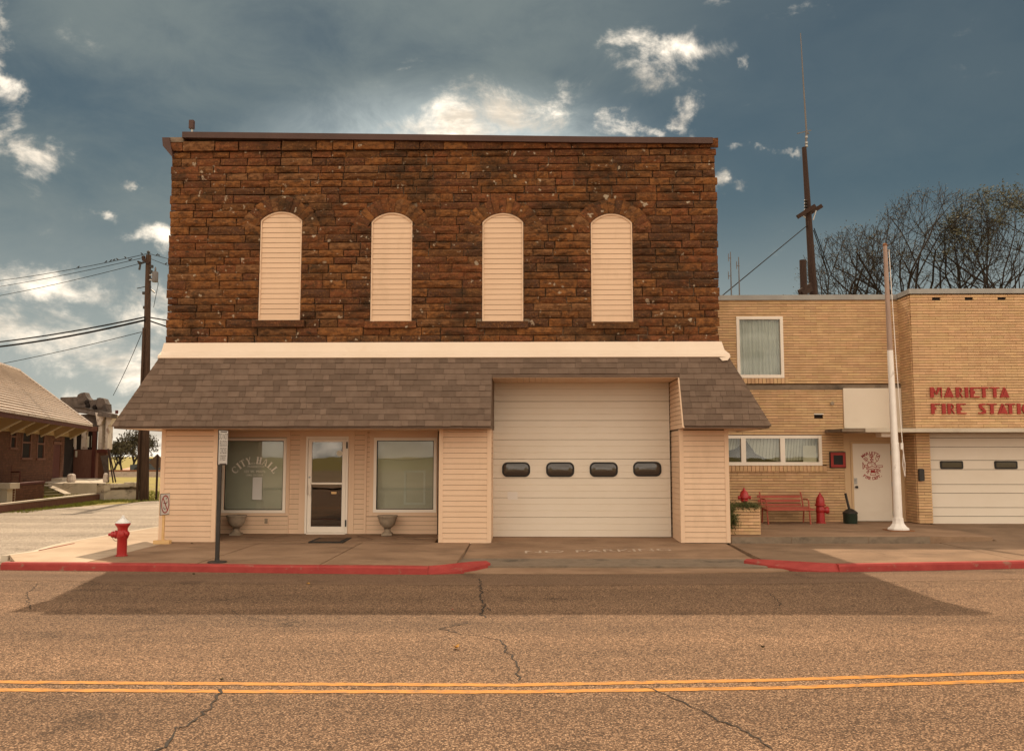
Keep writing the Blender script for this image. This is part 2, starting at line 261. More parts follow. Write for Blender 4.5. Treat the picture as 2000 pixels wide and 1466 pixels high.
MT['urn'] = mat('weathered_cast_stone', (.27, .205, .145), (.37, .285, .205), 9, .9, .4, 70, stain=(.12, .085, .055), stain_lo=.5, stain_hi=.7, stain_scale=(5, 5, 5), stain_amt=.6)
MT['wood'] = mat('raw_pine', (.60, .36, .15), (.70, .45, .21), 3, .7, vec=(1, 1, 6))
MT['polewood'] = mat('weathered_pole_wood', (.04, .022, .013), (.085, .047, .028), 6, .9, .5, 50, vec=(5, 5, .4))
MT['darkpole'] = mat('dark_creosote_wood', (.03, .016, .012), (.055, .03, .02), 6, .9, .3, 50, vec=(5, 5, .4))
MT['metal'] = mat('galvanised_metal', (.30, .28, .26), (.38, .36, .33), 4, .4, metal=.6)
MT['greybox'] = mat('grey_transformer_paint', (.12, .105, .1), (.16, .14, .13), 4, .5)
MT['wire'] = mat('wire_black', (.012, .010, .009), None, 3, .8, spec=.05)
MT['signwhite'] = mat('sign_face_white', (.60, .56, .52), (.66, .62, .57), 5, .5)
MT['signink'] = mat('sign_ink', (.11, .085, .075), None, 5, .6)
MT['signback'] = mat('sign_back_brown', (.16, .10, .06), (.2, .13, .08), 5, .6)
MT['letterwhite'] = mat('window_letter_vinyl', (.88, .82, .72), None, 5, .5)
MT['paper'] = mat('paper_notice', (.72, .70, .66), (.66, .64, .6), 25, .8, vec=(.3, 1, 4))
MT['glass'] = glass_mat('window_glass', (.97, .98, .95), .015)
MT['doorglass'] = glass_mat('door_glass', (.55, .47, .38), .10)
MT['lot'] = mat('dry_dirt_lot', (.26, .18, .11), (.36, .26, .16), .5, .95, .4, 20, stain=(.16, .13, .06), stain_lo=.5, stain_hi=.65, stain_scale=(.12, .12, 1))
MT['darkglass'] = mat('dark_acrylic', (.045, .032, .024), None, 3, .06, spec=.8)
MT['blind'] = mat('grey_green_blind', (.44, .43, .36), (.54, .53, .45), 1.2, .85, vec=(.6, 1, 1.6))
MT['blindpale'] = mat('cream_blind', (.58, .54, .44), (.64, .6, .5), 2, .85)
MT['curtain'] = mat('pale_curtain', (.48, .50, .46), (.60, .62, .57), 1.0, .9)
MT['room'] = mat('dim_room', (.24, .16, .10), (.30, .2, .13), 1, .9)
MT['roomdark'] = mat('dark_room', (.07, .06, .05), (.10, .085, .07), 1, .9)
MT['gasket'] = mat('black_gasket', (.018, .015, .013), None, 4, .6)
MT['mat'] = mat('door_mat_rubber', (.022, .018, .016), (.04, .032, .026), 20, .9)
MT['matfield'] = mat('door_mat_fibre', (.10, .055, .03), (.15, .085, .045), 30, .95)
MT['depotbrick'] = mat('dark_red_brick', (.105, .042, .023), (.15, .065, .036), 6, .9, .3, 60, rnd=.15)
MT['depotmortar'] = mat('depot_mortar', (.07, .04, .028), (.11, .065, .042), 4, .95)
MT['tile'] = mat('clay_roof_tile', (.50, .40, .33), (.58, .48, .40), 7, .42, rnd=.1, spec=.5)
MT['maroon'] = mat('maroon_trim_paint', (.075, .018, .013), (.11, .028, .019), 5, .7)
MT['tanpaint'] = mat('tan_soffit_paint', (.36, .25, .13), (.42, .3, .165), 3, .8)
MT['bracketpaint'] = mat('cream_bracket_paint', (.52, .43, .30), (.6, .5, .36), 3, .8)
MT['peel'] = mat('peeling_white_paint', (.52, .43, .37), (.62, .54, .47), 5, .85, stain=(.2, .12, .09), stain_lo=.55, stain_hi=.65, stain_scale=(4, 4, 3), stain_amt=.8)
MT['greyrender'] = mat('weathered_grey_render', (.085, .062, .052), (.15, .115, .098), 4, .9, .4, 40, stain=(.05, .04, .035), stain_lo=.5, stain_hi=.65, stain_scale=(3, 3, 2), stain_amt=.8)
MT['oldwood'] = mat('old_red_brown_wood', (.14, .06, .042), (.2, .095, .065), 5, .85, vec=(4, 4, .6))
MT['dark'] = mat('dark_opening', (.016, .010, .008), None, 2, .9)
MT['bark'] = mat('tree_bark', (.016, .011, .008), (.03, .021, .016), 12, .95)
MT['leafolive'] = mat('olive_leaf', (.036, .034, .012), (.06, .052, .017), 3, .8, rnd=.35, hue=.02)
MT['leafbrown'] = mat('brown_green_leaf', (.04, .032, .014), (.065, .05, .02), 2, .8, rnd=.35, hue=.02)
MT['fern'] = mat('fern_leaf', (.05, .055, .014), (.10, .095, .025), 6, .7, rnd=.35)
MT['roofred'] = mat('rust_metal_roof', (.5, .24, .16), (.56, .3, .2), 3, .5)
MT['housewall'] = mat('far_house_wall', (.4, .33, .26), (.46, .39, .31), 2, .9)
MT['bird'] = mat('dark_bird', (.02, .017, .015), None, 5, .7)
MT['leafgold'] = mat('fallen_leaf_gold', (.42, .20, .03), (.52, .27, .06), 30, .7)
MT['rust'] = mat('rusty_base_plate', (.16, .06, .025), (.24, .1, .04), 12, .85)
MT['carpaint'] = mat('dark_car_paint', (.03, .035, .04), None, 3, .25, spec=.6)
MT['chrome'] = mat('bright_metal', (.6, .58, .55), None, 3, .25, metal=1.0)
MT['flag'] = mat('white_flagpole_paint', (.74, .67, .61), (.82, .75, .69), 5, .4, stain=(.34, .25, .2), stain_lo=.64, stain_hi=.74, stain_scale=(6, 6, 2.2), stain_amt=.7, spec=.5)
MT['flagtop'] = mat('weathered_pole_top', (.30, .20, .155), (.40, .28, .22), 5, .5, vec=(3, 3, .6))
MT['notice'] = mat('faint_sticker', (.70, .625, .555), None, 4, .5)
MT['handpaint'] = mat('worn_white_ground_paint', (.46, .36, .28), (.54, .44, .34), 8, .9, stain=(.26, .15, .09), stain_lo=.46, stain_hi=.6, stain_scale=(9, 6, 1), stain_amt=.9)
MT['handred'] = mat('worn_red_ground_paint', (.36, .13, .09), None, 8, .9)
MT['stainwall'] = mat('stained_concrete', (.46, .38, .29), (.6, .51, .4), 1.6, .9, .3, 60, stain=(.09, .065, .045), stain_lo=.52, stain_hi=.62, stain_scale=(.9, .9, 2.2), stain_amt=.8)
MT['mossy'] = mat('mossy_stone', (.10, .085, .03), (.17, .13, .055), 4, .9, .4, 50)
# ------------------------------------------------------------ mesh builder
WLOC = {}
def tag(o, label=None, cat=None, group=None, kind=None):
    if label: o['label'] = label
    if cat: o['category'] = cat
    if group: o['group'] = group
    if kind: o['kind'] = kind
    return o
def place(o, origin, parent):
    WLOC[o.name] = Vector(origin)
    if parent is not None:
        o.parent = parent; o.location = Vector(origin) - WLOC[parent.name]
    else: o.location = origin
def thing(name, origin, label=None, cat=None, group=None, kind=None, parent=None):
    o = bpy.data.objects.new(name, None); COL.objects.link(o); o.empty_display_size = .2
    place(o, origin, parent); tag(o, label, cat, group, kind); return o
class MB:
    def __init__(s): s.v = []; s.f = []; s.mi = []; s.cur = 0
    def add(s, vs, fs):
        n = len(s.v); s.v += [tuple(p) for p in vs]; s.f += [tuple(i + n for i in f) for f in fs]; s.mi += [s.cur] * len(fs); return s
    def box(s, x0, x1, y0, y1, z0, z1):
        if x0 > x1: x0, x1 = x1, x0
        if y0 > y1: y0, y1 = y1, y0
        if z0 > z1: z0, z1 = z1, z0
        return s.add([(x0, y0, z0), (x1, y0, z0), (x1, y1, z0), (x0, y1, z0), (x0, y0, z1), (x1, y0, z1), (x1, y1, z1), (x0, y1, z1)],
                     [(0, 3, 2, 1), (4, 5, 6, 7), (0, 1, 5, 4), (1, 2, 6, 5), (2, 3, 7, 6), (3, 0, 4, 7)])
    def hexa(s, p):   # eight corners: bottom ring then top ring
        return s.add(p, [(0, 3, 2, 1), (4, 5, 6, 7), (0, 1, 5, 4), (1, 2, 6, 5), (2, 3, 7, 6), (3, 0, 4, 7)])
    def prism(s, a, b):   # two parallel outlines of equal length
        n = len(a)
        return s.add(list(a) + list(b), [tuple(range(n))[::-1], tuple(range(n, 2 * n))] + [(i, (i + 1) % n, n + (i + 1) % n, n + i) for i in range(n)])
    def bar(s, a, b, w, h=None, up=(0, 0, 1)):
        a = Vector(a); b = Vector(b); h = h or w; d = (b - a).normalized(); u = Vector(up)
        if abs(d.dot(u)) > .98: u = Vector((0, 1, 0))
        x = d.cross(u).normalized() * w / 2; y = x.cross(d).normalized() * h / 2
        return s.hexa([a - x - y, a + x - y, b + x - y, b - x - y, a - x + y, a + x + y, b + x + y, b - x + y])
    def tube(s, pts, rad, n=8, caps=True):
        pts = [Vector(p) for p in pts]; k = len(pts)
        if not isinstance(rad, (list, tuple)): rad = [rad] * k
        vs = []; prev = None
        for i, p in enumerate(pts):
            d = (pts[min(i + 1, k - 1)] - pts[max(i - 1, 0)]); d = d.normalized() if d.length else Vector((0, 0, 1))
            if prev is None:
                u = Vector((1, 0, 0)) if abs(d.x) < .9 else Vector((0, 1, 0)); u = (u - d * u.dot(d)).normalized()
            else:
                u = prev - d * prev.dot(d); u = u.normalized() if u.length > 1e-6 else Vector((1, 0, 0))
            prev = u; w = d.cross(u)
            for j in range(n): a = 2 * math.pi * j / n; vs.append(p + (u * math.cos(a) + w * math.sin(a)) * rad[i])
        fs = [(i * n + j, i * n + (j + 1) % n, (i + 1) * n + (j + 1) % n, (i + 1) * n + j) for i in range(k - 1) for j in range(n)]
        if caps: fs += [tuple(range(n))[::-1], tuple((k - 1) * n + j for j in range(n))]
        return s.add(vs, fs)
    def lathe(s, c, prof, n=24, axis=(0, 0, 1)):
        a = Vector(axis).normalized(); c = Vector(c)
        u = a.orthogonal().normalized() if abs(a.z) < .9 else Vector((1, 0, 0)); w = a.cross(u)
        vs = []
        for r, h in prof:
            for j in range(n): t = 2 * math.pi * j / n; vs.append(c + a * h + (u * math.cos(t) + w * math.sin(t)) * max(r, .0005))
        k = len(prof)
        fs = [(i * n + j, i * n + (j + 1) % n, (i + 1) * n + (j + 1) % n, (i + 1) * n + j) for i in range(k - 1) for j in range(n)]
        fs += [tuple(range(n))[::-1], tuple((k - 1) * n + j for j in range(n))]
        return s.add(vs, fs)
    def build(s, name, m, parent=None, origin=None, smooth=False, kind=None, label=None, cat=None, group=None):
        if origin is None:
            xs = [p[0] for p in s.v]; ys = [p[1] for p in s.v]; zs = [p[2] for p in s.v]
            origin = Vector(((min(xs) + max(xs)) / 2, (min(ys) + max(ys)) / 2, min(zs)))
        origin = Vector(origin)
        me = bpy.data.meshes.new(name); me.from_pydata([(p[0] - origin.x, p[1] - origin.y, p[2] - origin.z) for p in s.v], [], s.f)
        ms = m if isinstance(m, (list, tuple)) else [m]
        for q in ms: me.materials.append(MT[q] if isinstance(q, str) else q)
        if len(ms) > 1: me.polygons.foreach_set('material_index', s.mi)
        if smooth:
            me.polygons.foreach_set('use_smooth', [True] * len(me.polygons))
            if smooth != 'all': me.set_sharp_from_angle(angle=R(38))
        me.update()
        o = bpy.data.objects.new(name, me); COL.objects.link(o); place(o, origin, parent); tag(o, label, cat, group, kind); return o
def fix(o):   # consistent outward normals
    bm = bmesh.new(); bm.from_mesh(o.data); bmesh.ops.recalc_face_normals(bm, faces=bm.faces); bm.to_mesh(o.data); bm.free(); return o
def copy_tree(o, origin, parent=None):
    c = o.copy(); COL.objects.link(c); c.parent = None
    place(c, origin, parent)
    for ch in list(o.children):
        copy_tree(ch, Vector(origin) + ch.location, c)
    return c
UNIT = {}
def unit_piece(key, m):
    """shared meshes: unit cube pieces in a given material, origin in the middle"""
    if (key, m) not in UNIT:
        b = MB(); b.box(-.5, .5, -.5, .5, -.5, .5)
        me = bpy.data.meshes.new(key); me.from_pydata(b.v, [], b.f); me.materials.append(MT[m]); UNIT[(key, m)] = me
    return UNIT[(key, m)]
def piece(name, me, parent, loc, scale, rotz=0.0):
    o = bpy.data.objects.new(name, me); COL.objects.link(o); place(o, loc, parent); o.scale = scale; o.rotation_euler.z = rotz; return o
def spans(u0, u1, z0, z1, holes):
    zm = (z0 + z1) / 2; iv = [(u0, u1)]
    for h in holes:
        a, b, c, d = h
        if c < zm < d:
            nv = []
            for p, q in iv:
                if b <= p or a >= q: nv.append((p, q)); continue
                if a > p: nv.append((p, a))
                if b < q: nv.append((b, q))
            iv = nv
    return [(p, q) for p, q in iv if q - p > .02]
def courses(u0, u1, z0, z1, bh, bl, holes, joint=.004, hj=.012):
    """running bond: list of (u centre, z centre, length, height)"""
    out = []; k = 0; z = z0
    while z < z1 - bh * .4:
        zt = min(z + bh, z1)
        for p, q in spans(u0, u1, z, zt, holes):
            u = p; off = (k % 2) * bl * .5
            nxt = math.floor((p - off) / bl) * bl + off + bl
            while u < q - .004:
                e = min(nxt, q)
                if q - e < .05: e = q
                if e - u > .03: out.append(((u + e) / 2, (z + zt) / 2, e - u - joint, zt - z - hj))
                u = e; nxt = e + bl
        z = zt; k += 1
    return out
def wall_boxes(mb, u0, u1, z0, z1, holes, y0, y1):
    us = sorted({u0, u1, *[min(max(h[i], u0), u1) for h in holes for i in (0, 1)]}); zs = sorted({z0, z1, *[min(max(h[i], z0), z1) for h in holes for i in (2, 3)]})
    for c, d in zip(zs, zs[1:]):
        run = None
        for a, b in zip(us, us[1:]):
            um, zm = (a + b) / 2, (c + d) / 2
            solid = not any(h[0] < um < h[1] and h[2] < zm < h[3] for h in holes)
            if solid: run = (run[0], b) if run else (a, b)
            if not solid and run: mb.box(run[0], run[1], y0, y1, c, d); run = None
        if run: mb.box(run[0], run[1], y0, y1, c, d)
    return mb
def siding(parent, u0, u1, z0, z1, Y, pitch=.111, proud=.014, gap=.007, axis='x', sign=-1, m='siding', clip=None):
    """lapped boards, each one a piece; axis 'x': wall facing -Y at depth Y; axis 'y': wall facing sign*X at X = Y, u along depth"""
    z = z0
    while z < z1 - .02:
        zt = min(z + pitch, z1); a, b = u0, u1; a2, b2 = u0, u1
        if clip: a, b = clip(z); a2, b2 = clip(zt - gap)
        if min(b - a, b2 - a2) > .01 or max(b - a, b2 - a2) > .04:
            q = MB(); t = zt - gap
            if axis == 'x': q.hexa([(a, Y - proud, z), (b, Y - proud, z), (b, Y + .01, z), (a, Y + .01, z), (a2, Y - .003, t), (b2, Y - .003, t), (b2, Y + .01, t), (a2, Y + .01, t)])
            else: q.hexa([(Y + sign * proud, a, z), (Y + sign * proud, b, z), (Y - sign * .01, b, z), (Y - sign * .01, a, z), (Y + sign * .003, a2, t), (Y + sign * .003, b2, t), (Y - sign * .01, b2, t), (Y - sign * .01, a2, t)])
            fix(q.build('siding_board', m, parent))
        z = zt
def frame_boxes(mb, x0, x1, z0, z1, w, y0, y1, wb=None):
    wb = wb or w
    mb.box(x0, x1, y0, y1, z0, z0 + wb); mb.box(x0, x1, y0, y1, z1 - w, z1); mb.box(x0, x0 + w, y0, y1, z0 + wb, z1 - w); mb.box(x1 - w, x1, y0, y1, z0 + wb, z1 - w); return mb
def rrect(cx, cz, w, h, r, n=5):
    pts = []
    for sx, sz, a0 in ((1, 1, 0), (-1, 1, 90), (-1, -1, 180), (1, -1, 270)):
        for i in range(n + 1):
            a = R(a0 + 90 * i / n); pts.append((cx + sx * (w / 2 - r) + r * math.cos(a), cz + sz * (h / 2 - r) + r * math.sin(a)))
    return pts
# flat lettering and line work: 2D outlines mapped to a plane of the place
def text_obj(body, size, mname, parent, fmap, name, align='CENTER', sx=1.0, name_origin=None):
    cu = bpy.data.curves.new('letters', 'FONT'); cu.body = body; cu.size = size; cu.align_x = align; cu.align_y = 'CENTER'
    ob = bpy.data.objects.new('letters', cu); COL.objects.link(ob)
    dg = bpy.context.evaluated_depsgraph_get(); me = bpy.data.meshes.new_from_object(ob.evaluated_get(dg))
    vs = [fmap(v.co.x * sx, v.co.y) for v in me.vertices]; fs = [tuple(p.vertices) for p in me.polygons]
    bpy.data.objects.remove(ob); bpy.data.curves.remove(cu); bpy.data.meshes.remove(me)
    b = MB(); b.add(vs, fs); return b.build(name, mname, parent)
def stroke(mb, pts, w, fmap, depth=None, closed=False):
    p = [Vector((a, b)) for a, b in pts]
    if closed: p.append(p[0])
    for a, b in zip(p, p[1:]):
        d = b - a
        if d.length < 1e-6: continue
        d.normalize(); n = Vector((-d.y, d.x)) * w / 2; e = d * w * .25
        q = [a - e - n, b + e - n, b + e + n, a - e + n]
        k = (len(mb.f) % 9) * .0004; mb.add([fmap(t[0], t[1], k) for t in q], [(0, 1, 2, 3)])
# ============================================================ ground, roads, pavements
def sheet(name, pts, z, m, parent=None, kind='structure', cuts=0):
    b = MB(); b.add([(p[0], p[1], z) for p in pts], [tuple(range(len(pts)))]); return b.build(name, m, parent, kind=kind)
sheet('ground', [(-600, -600), (600, -600), (600, 900), (-600, 900)], -.04, 'ground')
ZS = .12                                                           # pavement level
KERB = [(-40, 15.6)] + [tuple(gd(x, y, 0))[:2] for x, y in ((0, 1113), (150, 1114.5), (300, 1116), (600, 1120), (835, 1122))]
KERB_R = [tuple(gd(x, y, 0))[:2] for x, y in ((1640, 1117), (1820, 1114), (2000, 1110))] + [(14, 16.0), (40, 17.6)]
road = sheet('main_road', [(-90, -9), (90, -9), (90, 21), (40, 17.8), (14, 16.2), (-2, 14.6), (-9, 15.2), (-40, 16.2), (-90, 18)], 0, 'road')
sheet('side_street', [(-40, 14.2), (-9.3, 14.75), (-9.5, 17.0), (-9.75, 19.5), (-9.6, 23), (-10.0, 40), (-12, 70), (-16, 130), (-23, 130), (-18.4, 60), (-15.9, 37.3), (-16.3, 34.5), (-17.8, 29.3), (-20.5, 24), (-26, 19.5), (-40, 18.5)], .004, 'street')
sheet('opposite_pavement', [(-90, -13), (90, -13), (90, -9.0), (-90, -9.0)], .10, 'concrete')
sheet('opposite_lot', [(-140, -70), (140, -70), (140, -13.0), (-140, -13.0)], -.02, 'lot')
def strip(name, line, w, z, m, parent, jag=.0, seg=.25):
    b = MB(); pts = [Vector(p) for p in line]; fine = []
    for p, q in zip(pts, pts[1:]):
        k = max(1, int((q - p).length / seg))
        fine += [p.lerp(q, i / k) for i in range(k)]
    fine.append(pts[-1]); vs = []
    for i, p in enumerate(fine):
        d = fine[min(i + 1, len(fine) - 1)] - fine[max(i - 1, 0)]; d.normalize(); n = Vector((-d.y, d.x))
        a = w / 2 * (1 + random.uniform(-jag, jag)); c = w / 2 * (1 + random.uniform(-jag, jag))
        vs += [(p.x + n.x * a, p.y + n.y * a, z), (p.x - n.x * c, p.y - n.y * c, z)]
    b.add(vs, [(2 * i + 1, 2 * i + 3, 2 * i + 2, 2 * i) for i in range(len(fine) - 1)]); return b.build(name, m, parent)
for ys in ((1331.5, 1335.5, 1337.5, 1328, 1312.5), (1347.0, 1350, 1351, 1343.5, 1328.5)):
    ln = [gd(x, y).xy for x, y in zip((0, 500, 1000, 1500, 2000), ys)]
    d0 = (ln[0] - ln[1]).normalized(); d1 = (ln[-1] - ln[-2]).normalized()
    strip('lane_marking', [ln[0] + d0 * 45] + ln + [ln[-1] + d1 * 45], .096, .004, 'yellow', road, .16, .06)
gl_ = [tuple(q) for q in KERB[1:]] + [(1.4, 14.42), (3.3, 14.55)] + KERB_R
b = MB(); fine = []
for p, q in zip(gl_, gl_[1:]):
    k_ = max(1, int((q[0] - p[0]) / .12)); fine += [(p[0] + (q[0] - p[0]) * i / k_, p[1] + (q[1] - p[1]) * i / k_) for i in range(k_)]
vs = []
for x, y in fine: vs += [(x, y + .1, .003), (x, y - 1.15 + random.gauss(0, .03), .003)]
b.add(vs, [(2 * i, 2 * i + 1, 2 * i + 3, 2 * i + 2) for i in range(len(fine) - 1)]); fix(b.build('gutter_strip', 'gutter', road))
def crack(pxs, w=.022):
    w *= .62
    pts = [gd(*p).xy for p in pxs]; fine = []
    for p, q in zip(pts, pts[1:]):
        k = max(2, int((q - p).length / .06)); n = Vector((-(q - p).y, (q - p).x)).normalized()
        for i in range(k): fine.append(p.lerp(q, i / k) + n * random.gauss(0, .014))
    fine.append(pts[-1]); strip('crack', fine, w, .006, 'crack', road, .75, .05)
crack([(936, 1130), (941, 1150), (937, 1165), (945, 1180), (942, 1200), (950, 1206)], .03)
crack([(945, 1183), (958, 1192)], .018)
crack([(915, 1216), (864, 1227), (900, 1238), (940, 1242), (975, 1250), (990, 1262), (988, 1270), (1004, 1285), (1010, 1300), (1012, 1330)], .024)
crack([(864, 1227), (890, 1220)], .014)
crack([(432, 1345), (415, 1375), (398, 1395), (375, 1412), (345, 1421), (342, 1437), (318, 1458), (300, 1466), (270, 1490)], .03)
crack([(1255, 1342), (1285, 1350), (1330, 1370), (1395, 1402), (1440, 1420), (1480, 1442), (1510, 1464)], .022)
crack([(450, 1190), (470, 1202), (530, 1214), (590, 1225)], .012)
crack([(1505, 1160), (1525, 1178), (1522, 1184)], .018)
crack([(72, 1140), (65, 1150), (52, 1158), (58, 1190)], .016)
# --- kerbs: swept profile with rounded nose
def kerb(line, h, name, m, top=.16, taper=(0, 0)):
    b = MB(); pts = [Vector(p) for p in line]; fine = []
    for p, q in zip(pts, pts[1:]):
        k = max(1, int((q - p).length / .6)); fine += [p.lerp(q, i / k) for i in range(k)]
    fine.append(pts[-1]); n = len(fine); ring = 5; vs = []
    for i, p in enumerate(fine):
        d = fine[min(i + 1, n - 1)] - fine[max(i - 1, 0)]; d.normalize(); s = Vector((-d.y, d.x))
        hh = h * (1 - taper[0] * (1 - i / (n - 1)) - taper[1] * i / (n - 1)); hh += random.uniform(-.004, .004)
        j = random.uniform(-.006, .006)
        for o, z in ((-.0 + j, -.05), (.012 + j, hh - .03), (.035 + j, hh), (top, hh + .002), (top, -.05)): vs.append((p.x + s.x * o, p.y + s.y * o, z))
    fs = [(i * ring + j, (i + 1) * ring + j, (i + 1) * ring + j + 1, i * ring + j + 1) for i in range(n - 1) for j in range(ring - 1)]
    fs += [tuple(range(ring)), tuple((n - 1) * ring + j for j in range(ring))[::-1]]
    b.add(vs, fs); return fix(b.build(name, m, None, kind='structure'))
kerb(KERB[1:], ZS + .005, 'kerb', 'redkerb')
FL_BACK = [(834, 1104.5, .128), (866, 1102, .13), (900, 1098, .131), (925, 1095.5, .131), (950, 1094.5, .131)]
FR_BACK = [(1458, 1090.5, .131), (1500, 1092, .131), (1560, 1095.5, .131), (1600, 1098, .13), (1641, 1100, .128)]
def flare(front, back):
    """painted ramp where the kerb drops to the apron"""
    f = [gd(*p) for p in front]; g = [gd(*p) for p in back]; b = MB(); n = len(f)
    vs = f + g + [Vector((p.x, p.y, -.06)) for p in f] + [Vector((p.x, p.y, -.06)) for p in g]; fs = []
    for i in range(n - 1): fs += [(i, i + 1, n + i + 1, n + i), (i, i + 1, 2 * n + i + 1, 2 * n + i), (n + i, n + i + 1, 3 * n + i + 1, 3 * n + i)]
    fs += [(0, n, 3 * n, 2 * n), (n - 1, 2 * n - 1, 4 * n - 1, 3 * n - 1)]
    b.add(vs, fs); return fix(b.build('kerb_return', 'redkerb', None, kind='structure'))
flare([(834, 1120.5, .01), (866, 1118.5, .022), (900, 1114, .05), (930, 1107, .075), (958, 1099, .10)], FL_BACK)
kerb(KERB_R, ZS + .005, 'kerb', 'redkerb')
flare([(1453, 1094, .11), (1500, 1103, .075), (1560, 1111, .04), (1600, 1114.5, .02), (1641, 1115.5, .01)], FR_BACK)
# corner kerb towards the side street (bare concrete, a little red left at the corner)
c0 = Vector(KERB[1]); corner = [gd(0, 1086, .1).xy, gd(60, 1077, .1).xy, gd(95, 1066, .1).xy, gd(150, 1055, .1).xy, gd(230, 1041, .1).xy, gd(310, 1028, .1).xy]
kerb([tuple(p) for p in (corner + [Vector((-9.9, 32)), Vector((-10.1, 42))])[::-1]], ZS, 'side_kerb', 'concrete_pale', .16)
pk = MB(); pk.cur = 0
a, b_ = gd(80, 1074, ZS), gd(103, 1063, ZS)
pk.hexa([(a.x - .02, a.y - .1, .02), (b_.x + .35, b_.y - .1, .02), (b_.x + .35, b_.y + .25, .02), (a.x - .02, a.y + .25, .02), (a.x, a.y - .08, ZS + .012), (b_.x + .33, b_.y - .08, ZS + .012), (b_.x + .33, b_.y + .22, ZS + .012), (a.x, a.y + .22, ZS + .012)])
tag(pk.build('kerb_block', 'redkerb'), kind='structure')
# --- pavement slabs: each slab a piece with an open joint, sitting in a bed
bed = MB(); bed.box(-9.3, 4.0, 15.0, 22, -.1, .06); bed.box(4.0, 40, 17.7, 24, -.1, .06)
sw = bed.build('sidewalk', 'concrete_dark', kind='structure')
def slab(poly, z0, m='concrete'):
    """poly: list of (x, y, z top)"""
    b = MB(); n = len(poly); b.prism([(p[0], p[1], z0) for p in poly], [(p[0], p[1], p[2]) for p in poly]); return fix(b.build('paving_slab', m, sw))
G = .012
def kl(x):    # kerb back edge under a given x
    L_ = KERB + KERB_R
    for p, q in zip(L_, L_[1:]):
        if p[0] <= x <= q[0]: return p[1] + (q[1] - p[1]) * (x - p[0]) / (q[0] - p[0])
    return 14.5
cut = [-7.55, -5.6, -3.5, -1.24]
# corner: follows the side street kerb
cz = [tuple(p) for p in corner]
slab([(c0.x + .15, c0.y + .17, ZS)] + [(p[0] + .17, p[1] + .02, ZS) for p in cz[:4]] + [(-7.55 - G, 18.55, ZS), (-7.55 - G, kl(-7.55) + .17, ZS)], 0, 'concrete_lit')
slab([(cz[3][0] + .17, cz[3][1] + .04, ZS), (cz[4][0] + .17, cz[4][1], ZS), (cz[5][0] + .17, cz[5][1], ZS), (-9.7, 32, ZS), (-8.0, 32, ZS), (-8.0, 18.57, ZS)], 0, 'concrete_lit')
lb_ = [gd(*p) for p in FL_BACK]
for a, c in zip(cut, cut[1:]):
    mid = [(c - G, kl(c) + .165, ZS)] if c < -2 else [(-1.72, kl(-1.72) + .165, ZS)] + [(p.x, p.y + .012, ZS) for p in lb_ if -1.7 < p.x < -1.3] + [(c - G, lb_[2].y + .012, ZS)]
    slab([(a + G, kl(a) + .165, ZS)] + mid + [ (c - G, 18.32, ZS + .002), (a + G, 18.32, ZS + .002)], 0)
slab([(-7.75, 18.34, ZS + .01), (-2.0, 18.34, ZS + .01), (-2.0, 20.2, ZS + .045), (-7.75, 20.2, ZS + .045)], 0)
# driveway apron
ke = [tuple(gd(958, 1100, .1).xy)]
zap = lambda y: .014 + (y - 14.43) * .0278
slab([(x, y, zap(y)) for x, y in ((-1.24 + G, kl(-1.24) + .19), (-.75, 14.42), (1.4, 14.44), (3.3, 14.62), (4.3, 14.8), (4.05, 15.4), (4.03 - G, 18.25), (-1.24 + G, 18.25))], -.08)
slab([(-.85, 18.262, ZS + .003), (3.2, 18.262, ZS + .003), (3.2, 19.6, .150), (-.85, 19.6, .150)], -.05)
fb_ = [gd(*p) for p in FR_BACK]
slab([(4.03 + G, fb_[0].y + .02, ZS)] + [(p.x, p.y + .012, ZS) for p in fb_ if p.x > 4.06] + [(KERB_R[1][0], KERB_R[1][1] + .165, ZS), (8.47, KERB_R[2][1] + .17, ZS), (8.47, 18.35, ZS), (4.1, 18.27, ZS)], 0, 'concrete_shade')
slab([(8.47 + G, KERB_R[2][1] + .17, ZS), (14, 16.19, ZS), (40, 17.8, ZS), (40, 21.9, .27), (9.75, 21.9, .27), (9.75, 18.62, .15), (8.47 + G, 18.45, .125)], 0, 'concrete_shade')
# raised porch slab of the fire station with a worn dark front edge
p_ = MB(); p_.prism([(4.15, 18.33, .0), (8.3, 18.5, .0), (9.7, 18.7, 0), (9.7, 22.3, 0), (4.15, 22.3, 0)], [(4.15, 18.34, .25), (8.3, 18.5, .25), (9.7, 18.72, .215), (9.7, 22.3, .27), (4.15, 22.3, .26)])
porch = fix(p_.build('porch_slab', 'concrete', kind='structure'))
q_ = MB()
for a, c in ((4.16, 5.4), (5.41, 7.0), (7.01, 8.3)):
    y0 = 18.33 + (a - 4.15) * .041; y1 = 18.33 + (c - 4.15) * .041
    q_.hexa([(a, y0 - .012, .05), (c, y1 - .012, .05), (c, y1 + .03, .05), (a, y0 + .03, .05), (a, y0 - .004, .245), (c, y1 - .004, .245), (c, y1 + .03, .245), (a, y0 + .03, .245)])
q_.build('step_face', 'concrete_dark', porch)
